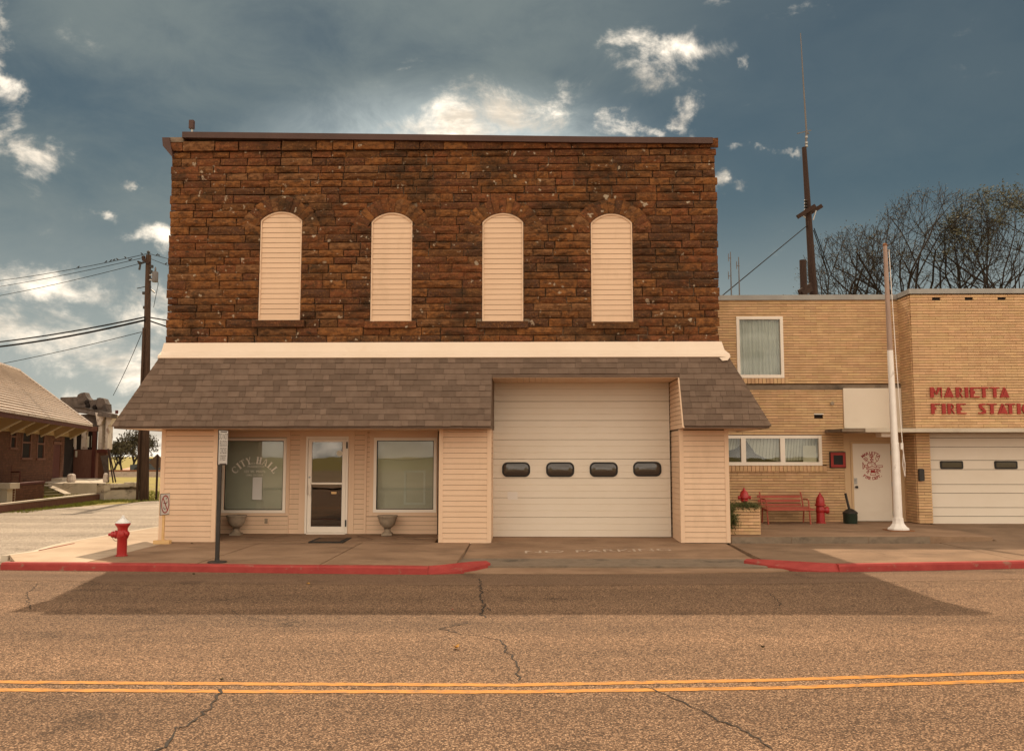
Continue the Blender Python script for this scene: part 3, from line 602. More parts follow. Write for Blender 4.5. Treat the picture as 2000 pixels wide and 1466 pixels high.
# long cracks of the pavement
for pxs, w in (([(455, 1050), (480, 1049), (520, 1054), (545, 1049), (565, 1047)], .02), ([(697, 1047), (705, 1049), (728, 1054)], .03), ([(760, 1056), (820, 1060), (856, 1061)], .012)):
    pts = [gd(x, y, ZS + .03).xy for x, y in pxs]; strip('crack', pts, w, ZS + .05, 'crack', sw, .6, .06)
for pxs in ([(1725, 1068), (1760, 1071), (1800, 1069)], [(1650, 1075), (1690, 1078), (1730, 1086)], [(1765, 1082), (1830, 1086)], [(1850, 1062), (1900, 1068), (1960, 1066)]):
    pts = [gd(x, y, ZS).xy for x, y in pxs]; strip('crack', pts, .014, ZS + .035, 'crack', sw, .7, .06)
# worn painted words on the apron: white on a pale stripe with red edges
def onslab(px, py): return gd(px, py, .105)
wl, wr = onslab(1032, 1075.5), onslab(1303, 1072.0)
ux = (wr - wl).normalized(); 
def fm(u, v, k=0): p = wl + ux * u + Vector((0, v, 0)); return (p.x, p.y, zap(p.y) + .004 + k)
ln_ = (wr - wl).length
text_obj('NO', .44, 'handpaint', sw, lambda u, v: fm(u + .3, v), 'painted_word', sx=1.15)
text_obj('PARKING', .44, 'handpaint', sw, lambda u, v: fm(u + 1.86, v), 'painted_word', sx=1.05)
# ============================================================ city hall
YF, YC, YD, YG, YE = 18.5, 18.3, 19.8, 19.35, 17.65
XL, XR = -7.86, 4.02
hall = thing('city_hall', (-1.9, YF, 0), 'two-storey brown stone city hall with shingled awning and white garage door', 'building')
ZB, ZT = 4.30, 8.79
wins = []
for x0, x1, zt, zb in ((505, 587, 413, 625), (723, 804, 415, 627), (941, 1022, 416, 627), (1154, 1236, 417, 628)):
    xm = (x0 + x1) / 2
    wins.append((ax(x0 + 1, 560, YF), ax(x1, 560, YF), az_(xm, zb, YF), az_(xm, zt, YF)))
RISE = .20; RING = .32
def arch(w):
    h = (w[1] - w[0]) / 2; r = (h * h + RISE * RISE) / (2 * RISE); return (w[0] + w[1]) / 2, w[3] - r, r, h
b = MB()
b.box(XL + .07, XR - .07, YF + .06, YF + .5, ZB - .3, ZT - .02)
b.box(XL + .07, XL + .5, YF + .5, YF + 22, .1, ZT - .6); b.box(XR - .5, XR - .07, YF + .5, YF + 22, .1, ZT - .6); b.box(XL + .07, XR - .07, YF + 21.6, YF + 22, .1, ZT - .6)
b.box(XL + .5, XR - .5, YF + .5, YF + 21.6, ZT - 1.0, ZT - .9)
b.build('wall', 'mortar', hall)
# rock-faced stones
def stone_mesh(i):
    rn = random.Random(100 + i); nx, nz = 6, 4; b = MB(); vs = []
    for j in range(nz):
        for k in range(nx):
            u = -.5 + k / (nx - 1); w = -.5 + j / (nz - 1); e = (k in (0, nx - 1)) or (j in (0, nz - 1))
            y = -rn.uniform(.0, .25) if e else -rn.uniform(.35, 1.0)
            if e: u += rn.uniform(-.012, .004) * (1 if u > 0 else -1); w += rn.uniform(-.03, .0) * (1 if w > 0 else -1)
            else: u += rn.uniform(-.04, .04); w += rn.uniform(-.06, .06)
            vs.append((u, y, w))
    fs = [(j * nx + k, j * nx + k + 1, (j + 1) * nx + k + 1, (j + 1) * nx + k) for j in range(nz - 1) for k in range(nx - 1)]
    ring = [k for k in range(nx)] + [j * nx + nx - 1 for j in range(1, nz)] + [(nz - 1) * nx + k for k in range(nx - 2, -1, -1)] + [j * nx for j in range(nz - 2, 0, -1)]
    n0 = len(vs); vs += [(vs[q][0], 1.6, vs[q][2]) for q in ring]; m = len(ring)
    fs += [(ring[(q + 1) % m], ring[q], n0 + q, n0 + (q + 1) % m) for q in range(m)]
    b.add(vs, fs); me = bpy.data.meshes.new('stone'); me.from_pydata(b.v, [], b.f); me.materials.append(MT['stone']); return me
SM = [stone_mesh(i) for i in range(14)]
stones = []      # (x0, x1, z0, z1, out)
z = ZB; k = 0; rs = random.Random(5)
while z < ZT - .03:
    h = rs.choice((.145, .16, .165, .175, .19, .16)); zt = z + h
    if ZT - zt < .09: zt = ZT
    out = .0
    if zt > ZT - .05: out = .07
    elif zt > ZT - .2: out = .035
    iv = [(XL - rs.uniform(0, .05) - out, XR + rs.uniform(0, .05) + out)]; zm = (z + zt) / 2
    for w in wins:
        cx, cz_, r, hw = arch(w); ro = r + RING; zs = w[3] - RISE
        if w[2] - .02 < zm < zs: blk = (w[0], w[1])
        elif w[2] - .17 < zm <= w[2] - .02: blk = (w[0] - .12, w[1] + .12)
        elif zs - .1 <= zm < cz_ + ro - .02: q = math.sqrt(max(0, ro * ro - (zm - cz_) ** 2)) if zm > cz_ else ro; q = min(q, hw + .30); blk = (cx - q, cx + q)
        else: continue
        iv = [t for p, q in iv for t in (((p, blk[0]), (blk[1], q)) if p < blk[0] and blk[1] < q else ((p, q),))]
    for p, q in iv:
        x = p; first = True
        while x < q - .01:
            L_ = rs.triangular(.2, 1.15, .42)
            if first: L_ *= rs.uniform(.5, 1.1); first = False
            e = x + L_
            if q - e < .2: e = q if q - x < .95 else x + (q - x) * .5
            stones.append((x, e, z, zt, out)); x = e
    z = zt; k += 1
order = sorted(range(len(stones)), key=lambda i: -(stones[i][1] - stones[i][0]) * (stones[i][3] - stones[i][2]))
small = MB(); rs2 = random.Random(11)
for rank, i in enumerate(order):
    x0, x1, z0, z1, out = stones[i]; j = rs2.choice((.006, .008, .012, .02, .028)); me = SM[rs2.randrange(len(SM))]
    dep = rs2.uniform(.03, .06); c = Vector(((x0 + x1) / 2, YF - out + rs2.uniform(-.01, .012), (z0 + z1) / 2)); s = Vector((x1 - x0 - j, dep, z1 - z0 - j * .8)); fl = rs2.choice((-1, 1))
    if rank < 300: piece('stone', me, hall, c, (s.x, s.y, s.z))
    else: small.add([(c.x + v.co.x * s.x, c.y + v.co.y * s.y, c.z + v.co.z * s.z) for v in me.vertices], [tuple(p.vertices) for p in me.polygons])
# side walls: courses of the same stone returning along both sides
for X, sg in ((XL, -1), (XR, 1)):
    z = .3 if sg < 0 else ZB
    while z < ZT - .7:
        h = rs.uniform(.15, .2); y = YF + .12
        while y < YF + 8:
            L_ = rs.uniform(.3, .9); me = SM[rs2.randrange(len(SM))]; cy = y + L_ / 2; cz_ = z + h / 2
            small.add([(X - sg * .05 - sg * v.co.y * .05, cy + sg * v.co.x * (L_ - .012), cz_ + v.co.z * (h - .01)) for v in me.vertices], [tuple(p.vertices) for p in me.polygons]); y += L_
        z += h
fix(small.build('stone_courses', 'stone', hall, kind='stuff'))
# arched openings closed with siding
for w in wins:
    cx, cz_, r, hw = arch(w); zs = w[3] - RISE; YW_ = YF + .035
    win = thing('arched_window', (cx, YW_, w[2]), parent=hall)
    bk = MB(); bk.box(w[0] - .02, w[1] + .02, YF + .05, YF + .07, w[2] - .02, w[3] + .02); bk.build('backing', 'recess', win)
    def clip(zz, cx=cx, cz_=cz_, r=r, hw=hw, zs=zs):
        q = hw if zz <= zs else math.sqrt(max(0, r * r - (zz - cz_) ** 2)); q = max(q - .03, .0); return cx - q, cx + q
    siding(win, w[0], w[1], w[2] + .03, w[3] - .03, YW_, pitch=.112, proud=.012, clip=clip)
    fr = MB(); path = [(w[0], w[2]), (w[0], zs)]
    a0 = math.asin(hw / r)
    path += [(cx + r * math.sin(t), cz_ + r * math.cos(t)) for t in [-a0 + 2 * a0 * i / 14 for i in range(1, 14)]] + [(w[1], zs), (w[1], w[2])]
    inner = []
    for i, (u, v) in enumerate(path):
        if i in (0, len(path) - 1): inner.append((u + (.032 if i == 0 else -.032), v))
        else:
            dx, dz = cx - u, (cz_ - v if v >= zs else 0); dl = math.hypot(dx, dz); inner.append((u + dx / dl * .034, v + dz / dl * .034))
    for i in range(len(path) - 1):
        A, B_, C, D = path[i], path[i + 1], inner[i + 1], inner[i]
        fr.prism([(p[0], YW_ - .03, p[1]) for p in (A, B_, C, D)], [(p[0], YW_ + .012, p[1]) for p in (A, B_, C, D)])
    fr.box(w[0], w[1], YW_ - .031, YW_ + .012, w[2], w[2] + .03)
    fix(fr.build('frame', 'trim', win))
    n = 13; a1 = a0 + .42
    for i in range(n):    # voussoirs
        t0 = -a1 + 2 * a1 * i / n + .003; t1 = -a1 + 2 * a1 * (i + 1) / n - .003
        rr = random.uniform(-.01, .01); ro = r + RING + random.uniform(-.03, .02); ri = r + .006; y0 = YF - .018 + random.uniform(-.008, .008)
        pts = [(cx + q * math.sin(t), cz_ + q * math.cos(t)) for q, t in ((ri, t0), (ri, t1), (ro, t1), (ro, t0))]
        m_ = ((pts[0][0] + pts[1][0] + pts[2][0] + pts[3][0]) / 4, sum(p[1] for p in pts) / 4)
        v = MB(); fr3 = [(p[0], y0, p[1]) for p in pts]; bk3 = [(p[0], YF + .07, p[1]) for p in pts]; ce = (m_[0] + rr, y0 - random.uniform(.012, .03), m_[1])
        v.add(fr3 + bk3 + [ce], [(0, 1, 8), (1, 2, 8), (2, 3, 8), (3, 0, 8), (1, 0, 4, 5), (2, 1, 5, 6), (3, 2, 6, 7), (0, 3, 7, 4)])
        fix(v.build('arch_stone', 'stone', hall))
    sl = MB(); sl.box(w[0] - .11, w[1] + .11, YF - .085, YF + .07, w[2] - .155, w[2] - .012); sl.build('sill', 'stone', hall)
# parapet metal, corner return and roof vent
cp = MB(); x0c, x1c = ax(358, 266, 18.4), ax(1391, 277, 18.4); xm1, xm2 = ax(850, 266, 18.4), ax(1160, 270, 18.4)
top = [(x0c, az_(358, 259.5, 18.4)), (xm1, az_(850, 265, 18.4)), (xm2, az_(1160, 269, 18.4)), (x1c, az_(1391, 270.5, 18.4))]
for (p, q) in zip(top, top[1:]):
    cp.prism([(p[0], YF - .17, p[1] - .13), (q[0], YF - .17, q[1] - .13), (q[0], YF - .17, q[1]), (p[0], YF - .17, p[1])], [(p[0], YF + .55, p[1] - .13), (q[0], YF + .55, q[1] - .13), (q[0], YF + .55, q[1]), (p[0], YF + .55, p[1])])
fix(cp.build('parapet_cap', 'cap', hall))
ce_ = MB(); Yc = YF - .12; pl = [at(x, y, Yc) for x, y in ((316.5, 268.5), (331, 268.5), (337, 305), (336.5, 307), (318, 285))]
ce_.prism([tuple(p) for p in pl], [(p.x, YF + .5, p.z) for p in pl]); fix(ce_.build('cornice_end', 'cap', hall))
ce_ = MB(); ce_.box(ax(331, 270, YF - .1), x0c, YF - .09, YF + .4, ZT - .02, az_(345, 270, YF - .09) + .02); ce_.build('coping_stone', 'concrete_dark', hall)
vp = MB(); vx = at(374, 262, 18.7); vp.tube([(vx.x + .02, 18.7, vx.z - .1), (vx.x + .015, 18.7, vx.z + .05), (vx.x, 18.7, vx.z + .16)], .025, 8)
vent = fix(vp.build('vent_pipe', 'metal', hall)); vp = MB(); vp.box(vx.x - .05, vx.x + .05, 18.65, 18.75, vx.z + .12, vx.z + .31); vp.build('vent_cap', 'cap', vent)
# --- awning: flashing, deck, shingles
ZA, ZE = 4.00, 2.53; YA = 18.27
AXL, AXR = ax(313, 697, YA), ax(1421, 697, YA); EXL, EXR = -8.54, 4.84
GX0, GX1, ZG = -.80, 3.10, 3.575                      # garage notch
fl = MB(); prof = [(YF - .05, 4.335), (YF - .085, 4.25), (YF - .13, 4.14), (YA - .03, ZA + .045), (YA - .05, ZA - .015)]
def ends(y): t = (YF - y) / (YF - YA + .05); return XL - .02 + (AXL - .02 - XL) * t, XR + .02 + (AXR + .03 - XR) * t
vs = []
for (y, zz) in prof:
    a, c = ends(y); vs += [(a, y, zz), (c, y, zz)]
for (y, zz) in prof[::-1]:
    a, c = ends(y); vs += [(a, y + .06, zz - .03), (c, y + .06, zz - .03)]
n = len(prof) * 2; fl.add(vs, [(2 * i, 2 * i + 1, 2 * ((i + 1) % n) + 1, 2 * ((i + 1) % n)) for i in range(n)] + [tuple(2 * i for i in range(n)), tuple(2 * i + 1 for i in range(n))[::-1]])
fix(fl.build('flashing', 'flash', hall))
loose = MB(); lp = at(1405, 698, YA - .08); loose.add([lp, lp + Vector((.24, 0, .03)), lp + Vector((.17, -.02, -.06)), lp + Vector((.06, -.02, -.07)), lp + Vector((0, .03, 0)), lp + Vector((.24, .03, .03)), lp + Vector((.17, .01, -.06)), lp + Vector((.06, .01, -.07))], [(0, 3, 2, 1), (4, 5, 6, 7), (0, 1, 5, 4), (1, 2, 6, 5), (2, 3, 7, 6), (3, 0, 4, 7)])
fix(loose.build('bent_flashing', 'flash', hall))
dv = Vector((0, YE - YA, ZE - ZA)); SL = dv.length; dv.normalize(); nv = Vector((0, dv.z, -dv.y)); nv = nv if nv.z > 0 else -nv
awn = thing('awning', (-1.9, YA, ZE), parent=hall)
def xl(t): return AXL + (EXL - AXL) * t
def xr(t): return AXR + (EXR - AXR) * t
tg = (ZA - ZG) / (ZA - ZE)
def pt(x, t, o=0.0): p = Vector((x, YA, ZA)) + dv * (SL * t) + nv * o; return p
dk = MB()
def deck(xa0, xa1, xb0, xb1, t0, t1): dk.prism([pt(xa0, t0, -.01), pt(xa1, t0, -.01), pt(xb1, t1, -.01), pt(xb0, t1, -.01)], [pt(xa0, t0, -.06), pt(xa1, t0, -.06), pt(xb1, t1, -.06), pt(xb0, t1, -.06)])
deck(xl(0), xr(0), xl(tg), xr(tg), 0, tg); deck(xl(tg), GX0, xl(1), GX0, tg, 1); deck(GX1, xr(tg), GX1, xr(1), tg, 1)
# side slopes (left and right returns of the hipped awning)
for X0, X1, sg in ((AXL, EXL, -1), (AXR, EXR, 1)):
    dk.prism([(X0, YA, ZA - .01), (X1, YE, ZE - .01), (X1, YD + .6, ZE - .01), (X0, YD + .6, ZA - .01)], [(X0 - sg * .05, YA, ZA - .06), (X1 - sg * .05, YE + .03, ZE - .04), (X1 - sg * .05, YD + .6, ZE - .04), (X0 - sg * .05, YD + .6, ZA - .06)])
fix(dk.build('deck', 'shingle', awn))
rows = 12; tabs = []; rsh = random.Random(3)
for i in range(rows):
    t0, t1 = i / rows, (i + 1) / rows
    segs = [(xl(t1), xr(t1))] if t1 <= tg + .02 else [(xl(t1), GX0), (GX1, xr(t1))]
    for p, q in segs:
        x = p
        while x < q - .01:
            e = x + rsh.choice((.13, .17, .2, .24, .3, .36))
            if q - e < .1: e = q
            tabs.append((x, e, t0, t1)); x = e
order = sorted(range(len(tabs)), key=lambda i: -(tabs[i][1] - tabs[i][0]) - .2 * tabs[i][2])
sm = MB()
def tab(b, x0, x1, t0, t1, o):
    a0 = min(max(x0, xl(t0)), xr(t0)); a1 = min(max(x1, xl(t0)), xr(t0)); g = .002
    e = t1 + .012 + rsh.uniform(-.003, .003)
    b.prism([pt(a0 + g, t0, .002 + o * .3), pt(a1 - g, t0, .002 + o * .3), pt(x1 - g, e, .012 + o), pt(x0 + g, e, .012 + o)], [pt(a0 + g, t0, -.008), pt(a1 - g, t0, -.008), pt(x1 - g, e, -.006), pt(x0 + g, e, -.006)])
for rank, i in enumerate(order):
    o = rsh.uniform(.0, .009)
    if rank < 300: q = MB(); tab(q, *tabs[i], o); fix(q.build('shingle', 'shingle', awn))
    else: tab(sm, *tabs[i], o)
for X0, X1, sg in ((AXL, EXL, -1), (AXR, EXR, 1)):        # side shingles and hip caps
    for i in range(rows):
        t0, t1 = i / rows, (i + 1) / rows + .01; y = YA + (YE - YA) * t1
        while y < YD + .55:
            e = min(y + rsh.choice((.17, .24, .3)), YD + .58); o = rsh.uniform(.008, .016)
            A = lambda yy, t, oo: (X0 + (X1 - X0) * t + sg * oo * .9, max(yy, YA + (YE - YA) * t), ZA + (ZE - ZA) * t + oo * .4)
            sm.prism([A(y, t0, .003), A(e - .003, t0, .003), A(e - .003, t1, o + .006), A(y, t1, o + .006)], [A(y, t0, -.006), A(e - .003, t0, -.006), A(e - .003, t1, -.004), A(y, t1, -.004)]); y = e
    for i in range(18):
        t0, t1 = i / 18, (i + 1.25) / 18
        P = lambda t, dx, dy, o: (X0 + (X1 - X0) * t + dx, YA + (YE - YA) * t + dy, ZA + (ZE - ZA) * t + o)
        o = .02 + .004 * (i % 2)
        sm.prism([P(t0, -sg * .10, 0, o - .012), P(t1, -sg * .10, 0, o), P(t1, 0, 0, o + .012), P(t0, 0, 0, o)], [P(t0, -sg * .1, 0, o - .022), P(t1, -sg * .1, 0, o - .01), P(t1, 0, 0, o), P(t0, 0, 0, o - .012)])
        sm.prism([P(t0, 0, 0, o), P(t1, 0, 0, o + .012), P(t1, 0, .12, o), P(t0, 0, .12, o - .012)], [P(t0, 0, 0, o - .012), P(t1, 0, 0, o), P(t1, 0, .12, o - .01), P(t0, 0, .12, o - .022)])
fix(sm.build('shingle_courses', 'shingle', awn, kind='stuff'))
fa = MB()
for p, q in ((EXL + .02, GX0 - .002), (GX1 + .002, EXR - .02)): fa.box(p, q, YE + .012, YE + .035, ZE - .06, ZE - .015)
fa.box(EXL + .02, EXL + .045, YE + .036, YD + .6, ZE - .06, ZE - .015); fa.box(EXR - .045, EXR - .02, YE + .036, YD + .6, ZE - .06, ZE - .015)
yg = pt(0, tg).y; fa.box(GX0 + .001, GX1 - .001, yg + .012, yg + .035, ZG - .03, ZG - .008)
fa.build('fascia', 'shingle', awn)
so_ = MB(); so_.box(EXL + .05, GX0 - .02, YE + .037, YD + .3, ZE - .055, ZE - .035); so_.box(GX1 + .02, EXR - .05, YE + .037, YD + .3, ZE - .055, ZE - .035)
k = GX0 + .004
while k < GX1 - .02: so_.box(k, min(k + .125, GX1 - .004), yg + .037, YG + .1, ZG - .04, ZG - .02); k += .13
so_.build('soffit', 'trim', awn)
# --- ground floor shell
sh = MB(); sh.box(-7.05, -2.02, YD + .5, YD + 3.5, .1, .12); sh.box(-7.05, -2.02, YD + 3.4, YD + 3.5, .12, 2.8); sh.box(-7.15, -7.05, YD + .12, YD + 3.5, .1, 2.8); sh.box(-2.02, -1.92, YD + .12, YD + 3.5, .1, 2.8); sh.box(-7.05, -2.02, YD + .1, YD + 3.5, 2.78, 2.85)
sh.build('room', 'room', hall)
W1 = (ax(433, 930, YD), ax(559, 930, YD), az_(495, 1001, YD), az_(495, 855, YD)); W2 = (ax(730, 930, YD), ax(852.5, 930, YD), az_(790, 1000, YD), az_(790, 854.5, YD))
DR = (ax(597, 950, YD), ax(680, 950, YD), az_(640, 1041.5, YD), az_(640, 852, YD))
X0E, X1E = -7.02, -2.04; XSW = ax(313, 950, YC) + .03; ZW0 = .165
ew = MB(); wall_boxes(ew, X0E, X1E, ZW0 - .08, 2.75, [W1, W2, (DR[0], DR[1], -1, DR[3])], YD + .012, YD + .14); wall_boxes(ew, XSW, X0E, ZW0 - .08, 2.75, [], YD + .012, YD + .14); ew.box(XSW, XSW + .12, YC + .26, YD + .012, .11, ZE - .06); ew.build('entry_wall', 'recess', hall)
siding(hall, XSW + .12, X0E, ZW0, 2.48, YD); siding(hall, YC + .27, YD, .125, ZE - .062, XSW, .1105, axis='y', sign=-1); siding(hall, YC + .27, YD - .02, .165, ZE - .062, XSW + .12, .1105, axis='y', sign=1)
tr = MB()
def tbox(x0, x1, z0, z1, p=.02): tr.box(x0, x1, YD - p, YD + .011, z0, z1)
xa, xb = ax(566, 930, YD), ax(585, 930, YD); xc, xd = ax(692, 930, YD), ax(712, 930, YD); xe, xf = ax(722, 930, YD), ax(857, 930, YD)
zt1 = W1[3] + .10; zl1 = W1[2] - .07
tbox(X0E, xa - .02, zt1 - .085, 2.48, .016); tbox(X0E, X0E + .07, zl1, zt1 - .087, .018); tbox(W1[1] + .002, xa - .02, zl1, zt1 - .087); tbox(X0E + .071, W1[1], zl1, W1[2] - .002)
tbox(xa - .018, xa, ZW0, 2.48, .03)
tbox(xb, DR[0] - .002, ZW0, 2.30); tbox(DR[1] + .002, xc, ZW0, 2.30); tbox(xb, xc, 2.302, 2.48, .022); 
tbox(xd, xd + .05, ZW0, 2.48, .03); tbox(xe, W2[0] - .002, zl1, W2[3] + .1); tbox(xe, xf - .03, W2[3] + .102, 2.48, .018); tbox(W2[1] + .002, xf - .03, zl1, W2[3] + .1); tbox(W2[0], W2[1], zl1, W2[2] - .002); tbox(W2[0], W2[1], W2[3] + .002, W2[3] + .1)
tr.build('trim_boards', 'trim', hall)
siding(hall, X0E, xa - .02, ZW0, zl1 - .008, YD, .098); siding(hall, xa, xb, ZW0, 2.48, YD); siding(hall, xc, xd, ZW0, 2.48, YD)
siding(hall, xd + .05, xe, zl1, 2.48, YD); siding(hall, xd + .05, xf - .03, ZW0, zl1 - .008, YD, .098)
lg = MB(); lg.box(-2.9, -1.95, 18.95, YD + .02, .1, ZW0 - .005); lg.build('concrete_ledge', 'concrete', hall)
def window(w, parent, name='window'):
    t = thing(name, ((w[0] + w[1]) / 2, YD, w[2]), parent=parent)
    f = MB(); frame_boxes(f, w[0], w[1], w[2], w[3], .065, YD - .035, YD + .06); f.build('frame', 'white', t)
    f = MB(); frame_boxes(f, w[0] + .066, w[1] - .066, w[2] + .066, w[3] - .066, .014, YD - .01, YD + .03); f.build('gasket', 'gasket', t)
    g = MB(); g.box(w[0] + .06, w[1] - .06, YD + .012, YD + .018, w[2] + .06, w[3] - .06); g.build('pane', 'glass', t); return t
w1 = window(W1, hall); w2 = window(W2, hall)
bl = MB(); bl.box(W1[0] + .02, W1[1] - .02, YD + .05, YD + .056, W1[2] - .1, W1[3] + .05); bl.build('blind', 'blind', w1)
bl = MB(); zbl = W2[3] - .46; n = 16; x0, x1 = W2[0] + .02, W2[1] - .02
up = [(x0 + (x1 - x0) * i / n, zbl - .06 * math.sin(math.pi * i / n) + .06 * (i / n)) for i in range(n + 1)]
for (p, q) in zip(up, up[1:]): bl.prism([(p[0], YD + .10, p[1]), (q[0], YD + .10, q[1]), (q[0], YD + .10, W2[3]), (p[0], YD + .10, W2[3])], [(p[0], YD + .115, p[1]), (q[0], YD + .115, q[1]), (q[0], YD + .115, W2[3]), (p[0], YD + .115, W2[3])])
fix(bl.build('pull_blind', 'blindpale', w2))
bl = MB(); bl.box(x0, x1, YD + .20, YD + .21, W2[2] - .1, W2[3]); bl.build('curtain', 'blind', w2)
bl = MB(); frame_boxes(bl, ax(790, 930, YD + .25), ax(832, 930, YD + .25), az_(800, 985, YD + .25), az_(800, 918, YD + .25), .05, YD + .185, YD + .199); bl.build('picture_frame', 'curtain', w2)
# lettering on the first window
YL = YD + .004
def letter_polys(c):
    s = .25; t = .085
    st = lambda x: [[(x, t), (x + s, t), (x + s, 1 - t), (x, 1 - t)], [(x - .08, 0), (x + s + .08, 0), (x + s + .08, t), (x - .08, t)], [(x - .08, 1 - t), (x + s + .08, 1 - t), (x + s + .08, 1), (x - .08, 1)]]
    if c == 'I': return st(.1), .4
    if c == 'H': return st(.08) + st(.56) + [[(.28, .46), (.56, .46), (.56, .55), (.28, .55)]], .86
    if c == 'L': return st(.08) + [[(.36, 0), (.72, 0), (.72, .3), (.66, .3), (.62, t), (.36, t)]], .74
    if c == 'T': return [[(.28, t), (.48, t), (.48, .92), (.28, .92)], [(.2, 0), (.56, 0), (.56, t), (.2, t)], [(0, .92), (.76, .92), (.76, 1), (0, 1)], [(0, .72), (.05, .72), (.08, .92), (0, .92)], [(.71, .72), (.76, .72), (.76, .92), (.68, .92)]], .78
    if c == 'Y': return [[(.28, t), (.48, t), (.48, .46), (.28, .46)], [(.2, 0), (.56, 0), (.56, t), (.2, t)], [(.28, .462), (.48, .462), (.26, .94), (.04, .94)], [(.40, .463), (.48, .463), (.72, .94), (.64, .94)], [(-.02, .942), (.3, .942), (.3, 1), (-.02, 1)], [(.56, .942), (.8, .942), (.8, 1), (.56, 1)]], .8
    if c == 'A': return [[(.42, 1), (.30, 1), (.06, t), (.14, t)], [(.425, 1), (.52, .96), (.78, t), (.56, t)], [(.0, 0), (.24, 0), (.24, t - .002), (.0, t - .002)], [(.48, 0), (.86, 0), (.86, t - .002), (.48, t - .002)], [(.22, .3), (.5, .3), (.49, .38), (.245, .38)]], .86
    if c == 'C':
        o = []; k = 18
        for i in range(k):
            q = []
            for rr, tt in ((.5, i), (.5, i + 1), (0, i + 1), (0, i)):
                a = R(42 + 276 * tt / k); th = .08 + .14 * max(0, -math.cos(a)); r_ = .5 - (th if rr == 0 else 0); q.append((.45 + .9 * r_ * math.cos(a), .5 + r_ * math.sin(a)))
            o.append(q)
        return o + [[(.74, .62), (.84, .62), (.84, 1), (.78, .9)]], .92
    return [], .45
def on_glass(u, v, k=0): return (u, YL - k, v)
LW = thing('window_lettering', (at(496, 905, YL)), parent=hall)
c_arc = at(497, 946.5, YL); ra = .58; hgt = .14; txt = 'CITY HALL'; wd = [letter_polys(c)[1] for c in txt]; tot = sum(wd) + .10 * len(txt)
span = R(118); u = 0
for c, w in zip(txt, wd):
    pol, _ = letter_polys(c); mid = (u + w / 2) / tot; th = -span / 2 + span * mid
    if c != ' ':
        b = MB()
        for q in pol:
            vs = []
            for (px, py) in q:
                lx = (px - w / 2) * hgt * 1.05; ly = py * hgt * 1.12 + ra - .08
                vs.append(on_glass(c_arc.x + lx * math.cos(th) + ly * math.sin(th), c_arc.z - lx * math.sin(th) + ly * math.cos(th) - .02))
            b.add(vs, [tuple(range(len(vs)))])
        b.build('letter', 'letterwhite', LW)
    u += w + .10
for body, sz, (px, py), sx in (('CITY OF', .062, (497, 905), 1.1), ('MARIETTA', .062, (500, 911), 1.35), ('101 W. MAIN', .085, (497, 920.5), 1.0), ('(580) 276-5569', .052, (497, 927.5), 1.15)):
    p = at(px, py, YL); text_obj(body, sz, 'letterwhite', LW, lambda a, c, p=p: on_glass(p.x + a, p.z + c), 'text_line', sx=sx)
nt_ = MB(); a_, b2 = at(492.5, 975.5, YL), at(512, 931.5, YL); nt_.box(a_.x, b2.x, YL + .001, YL + .003, a_.z, b2.z); nt_.build('paper_notice', 'paper', w1)
# --- entry door
door = thing('entry_door', ((DR[0] + DR[1]) / 2, YD, DR[2]), parent=hall)
f = MB(); f.box(DR[0], DR[0] + .045, YD - .045, YD + .1, DR[2], DR[3]); f.box(DR[1] - .045, DR[1], YD - .045, YD + .1, DR[2], DR[3]); f.box(DR[0] + .046, DR[1] - .046, YD - .045, YD + .1, DR[3] - .05, DR[3]); f.box(DR[0] + .046, DR[1] - .046, YD - .06, YD + .1, DR[2] - .03, DR[2] + .02); f.build('frame', 'white', door)
l0, l1, lz0, lz1 = DR[0] + .052, DR[1] - .052, DR[2] + .028, DR[3] - .056
f = MB(); f.box(l0, l0 + .085, YD - .03, YD + .02, lz0, lz1); f.box(l1 - .085, l1, YD - .03, YD + .02, lz0, lz1); f.box(l0 + .086, l1 - .086, YD - .03, YD + .02, lz0, lz0 + .13); f.box(l0 + .086, l1 - .086, YD - .03, YD + .02, lz1 - .07, lz1)
zb_ = az_(640, 943.5, YD); f.box(l0 + .086, l1 - .086, YD - .05, YD - .025, zb_ - .02, zb_ + .02); f.build('leaf', 'white', door)
for za, zc in ((lz0 + .131, zb_ - .021), (zb_ + .021, lz1 - .071)):
    g = MB(); g.box(l0 + .08, l1 - .08, YD - .01, YD - .004, za, zc); g.build('pane', 'doorglass', door)
g = MB(); g.box(l0 + .02, l0 + .085, YD - .075, YD - .032, az_(605, 966, YD), az_(605, 943.5, YD)); g.tube([(l0 + .03, YD - .075, az_(605, 946, YD)), (l0 + .03, YD - .1, az_(605, 950, YD)), (l0 + .03, YD - .1, az_(605, 962, YD)), (l0 + .03, YD - .075, az_(605, 964, YD))], .012, 6); g.build('handle', 'white', door)
g = MB(); g.lathe((l0 + .04, YD - .031, az_(600, 931.5, YD)), [(.022, 0), (.022, .012), (.01, .014)], 12, (0, -1, 0)); g.build('lock', 'metal', door)
for pz in (869, 1021): g = MB(); p = az_(678, pz, YD); g.box(l1 + .003, l1 + .035, YD - .06, YD - .046, p - .075, p + .075); g.build('hinge', 'black', door)
g = MB(); p = at(652, 962, YD - .02); g.box(p.x - .06, p.x + .06, YD - .022, YD - .013, p.z - .025, p.z + .025); g.build('mail_slot', 'wood', door)
g = MB(); p = at(663, 885, YD - .02); g.lathe((p.x, YD - .011, p.z), [(.07, 0), (.07, .002)], 16, (0, -1, 0)); g.build('sticker', 'blindpale', door)
ob = MB(); p = at(520, 1017, YD - .02); frame_boxes(ob, p.x - .055, p.x + .055, p.z - .075, p.z + .075, .018, YD - .035, YD - .012); outlet = ob.build('outlet_box', 'trim', hall)
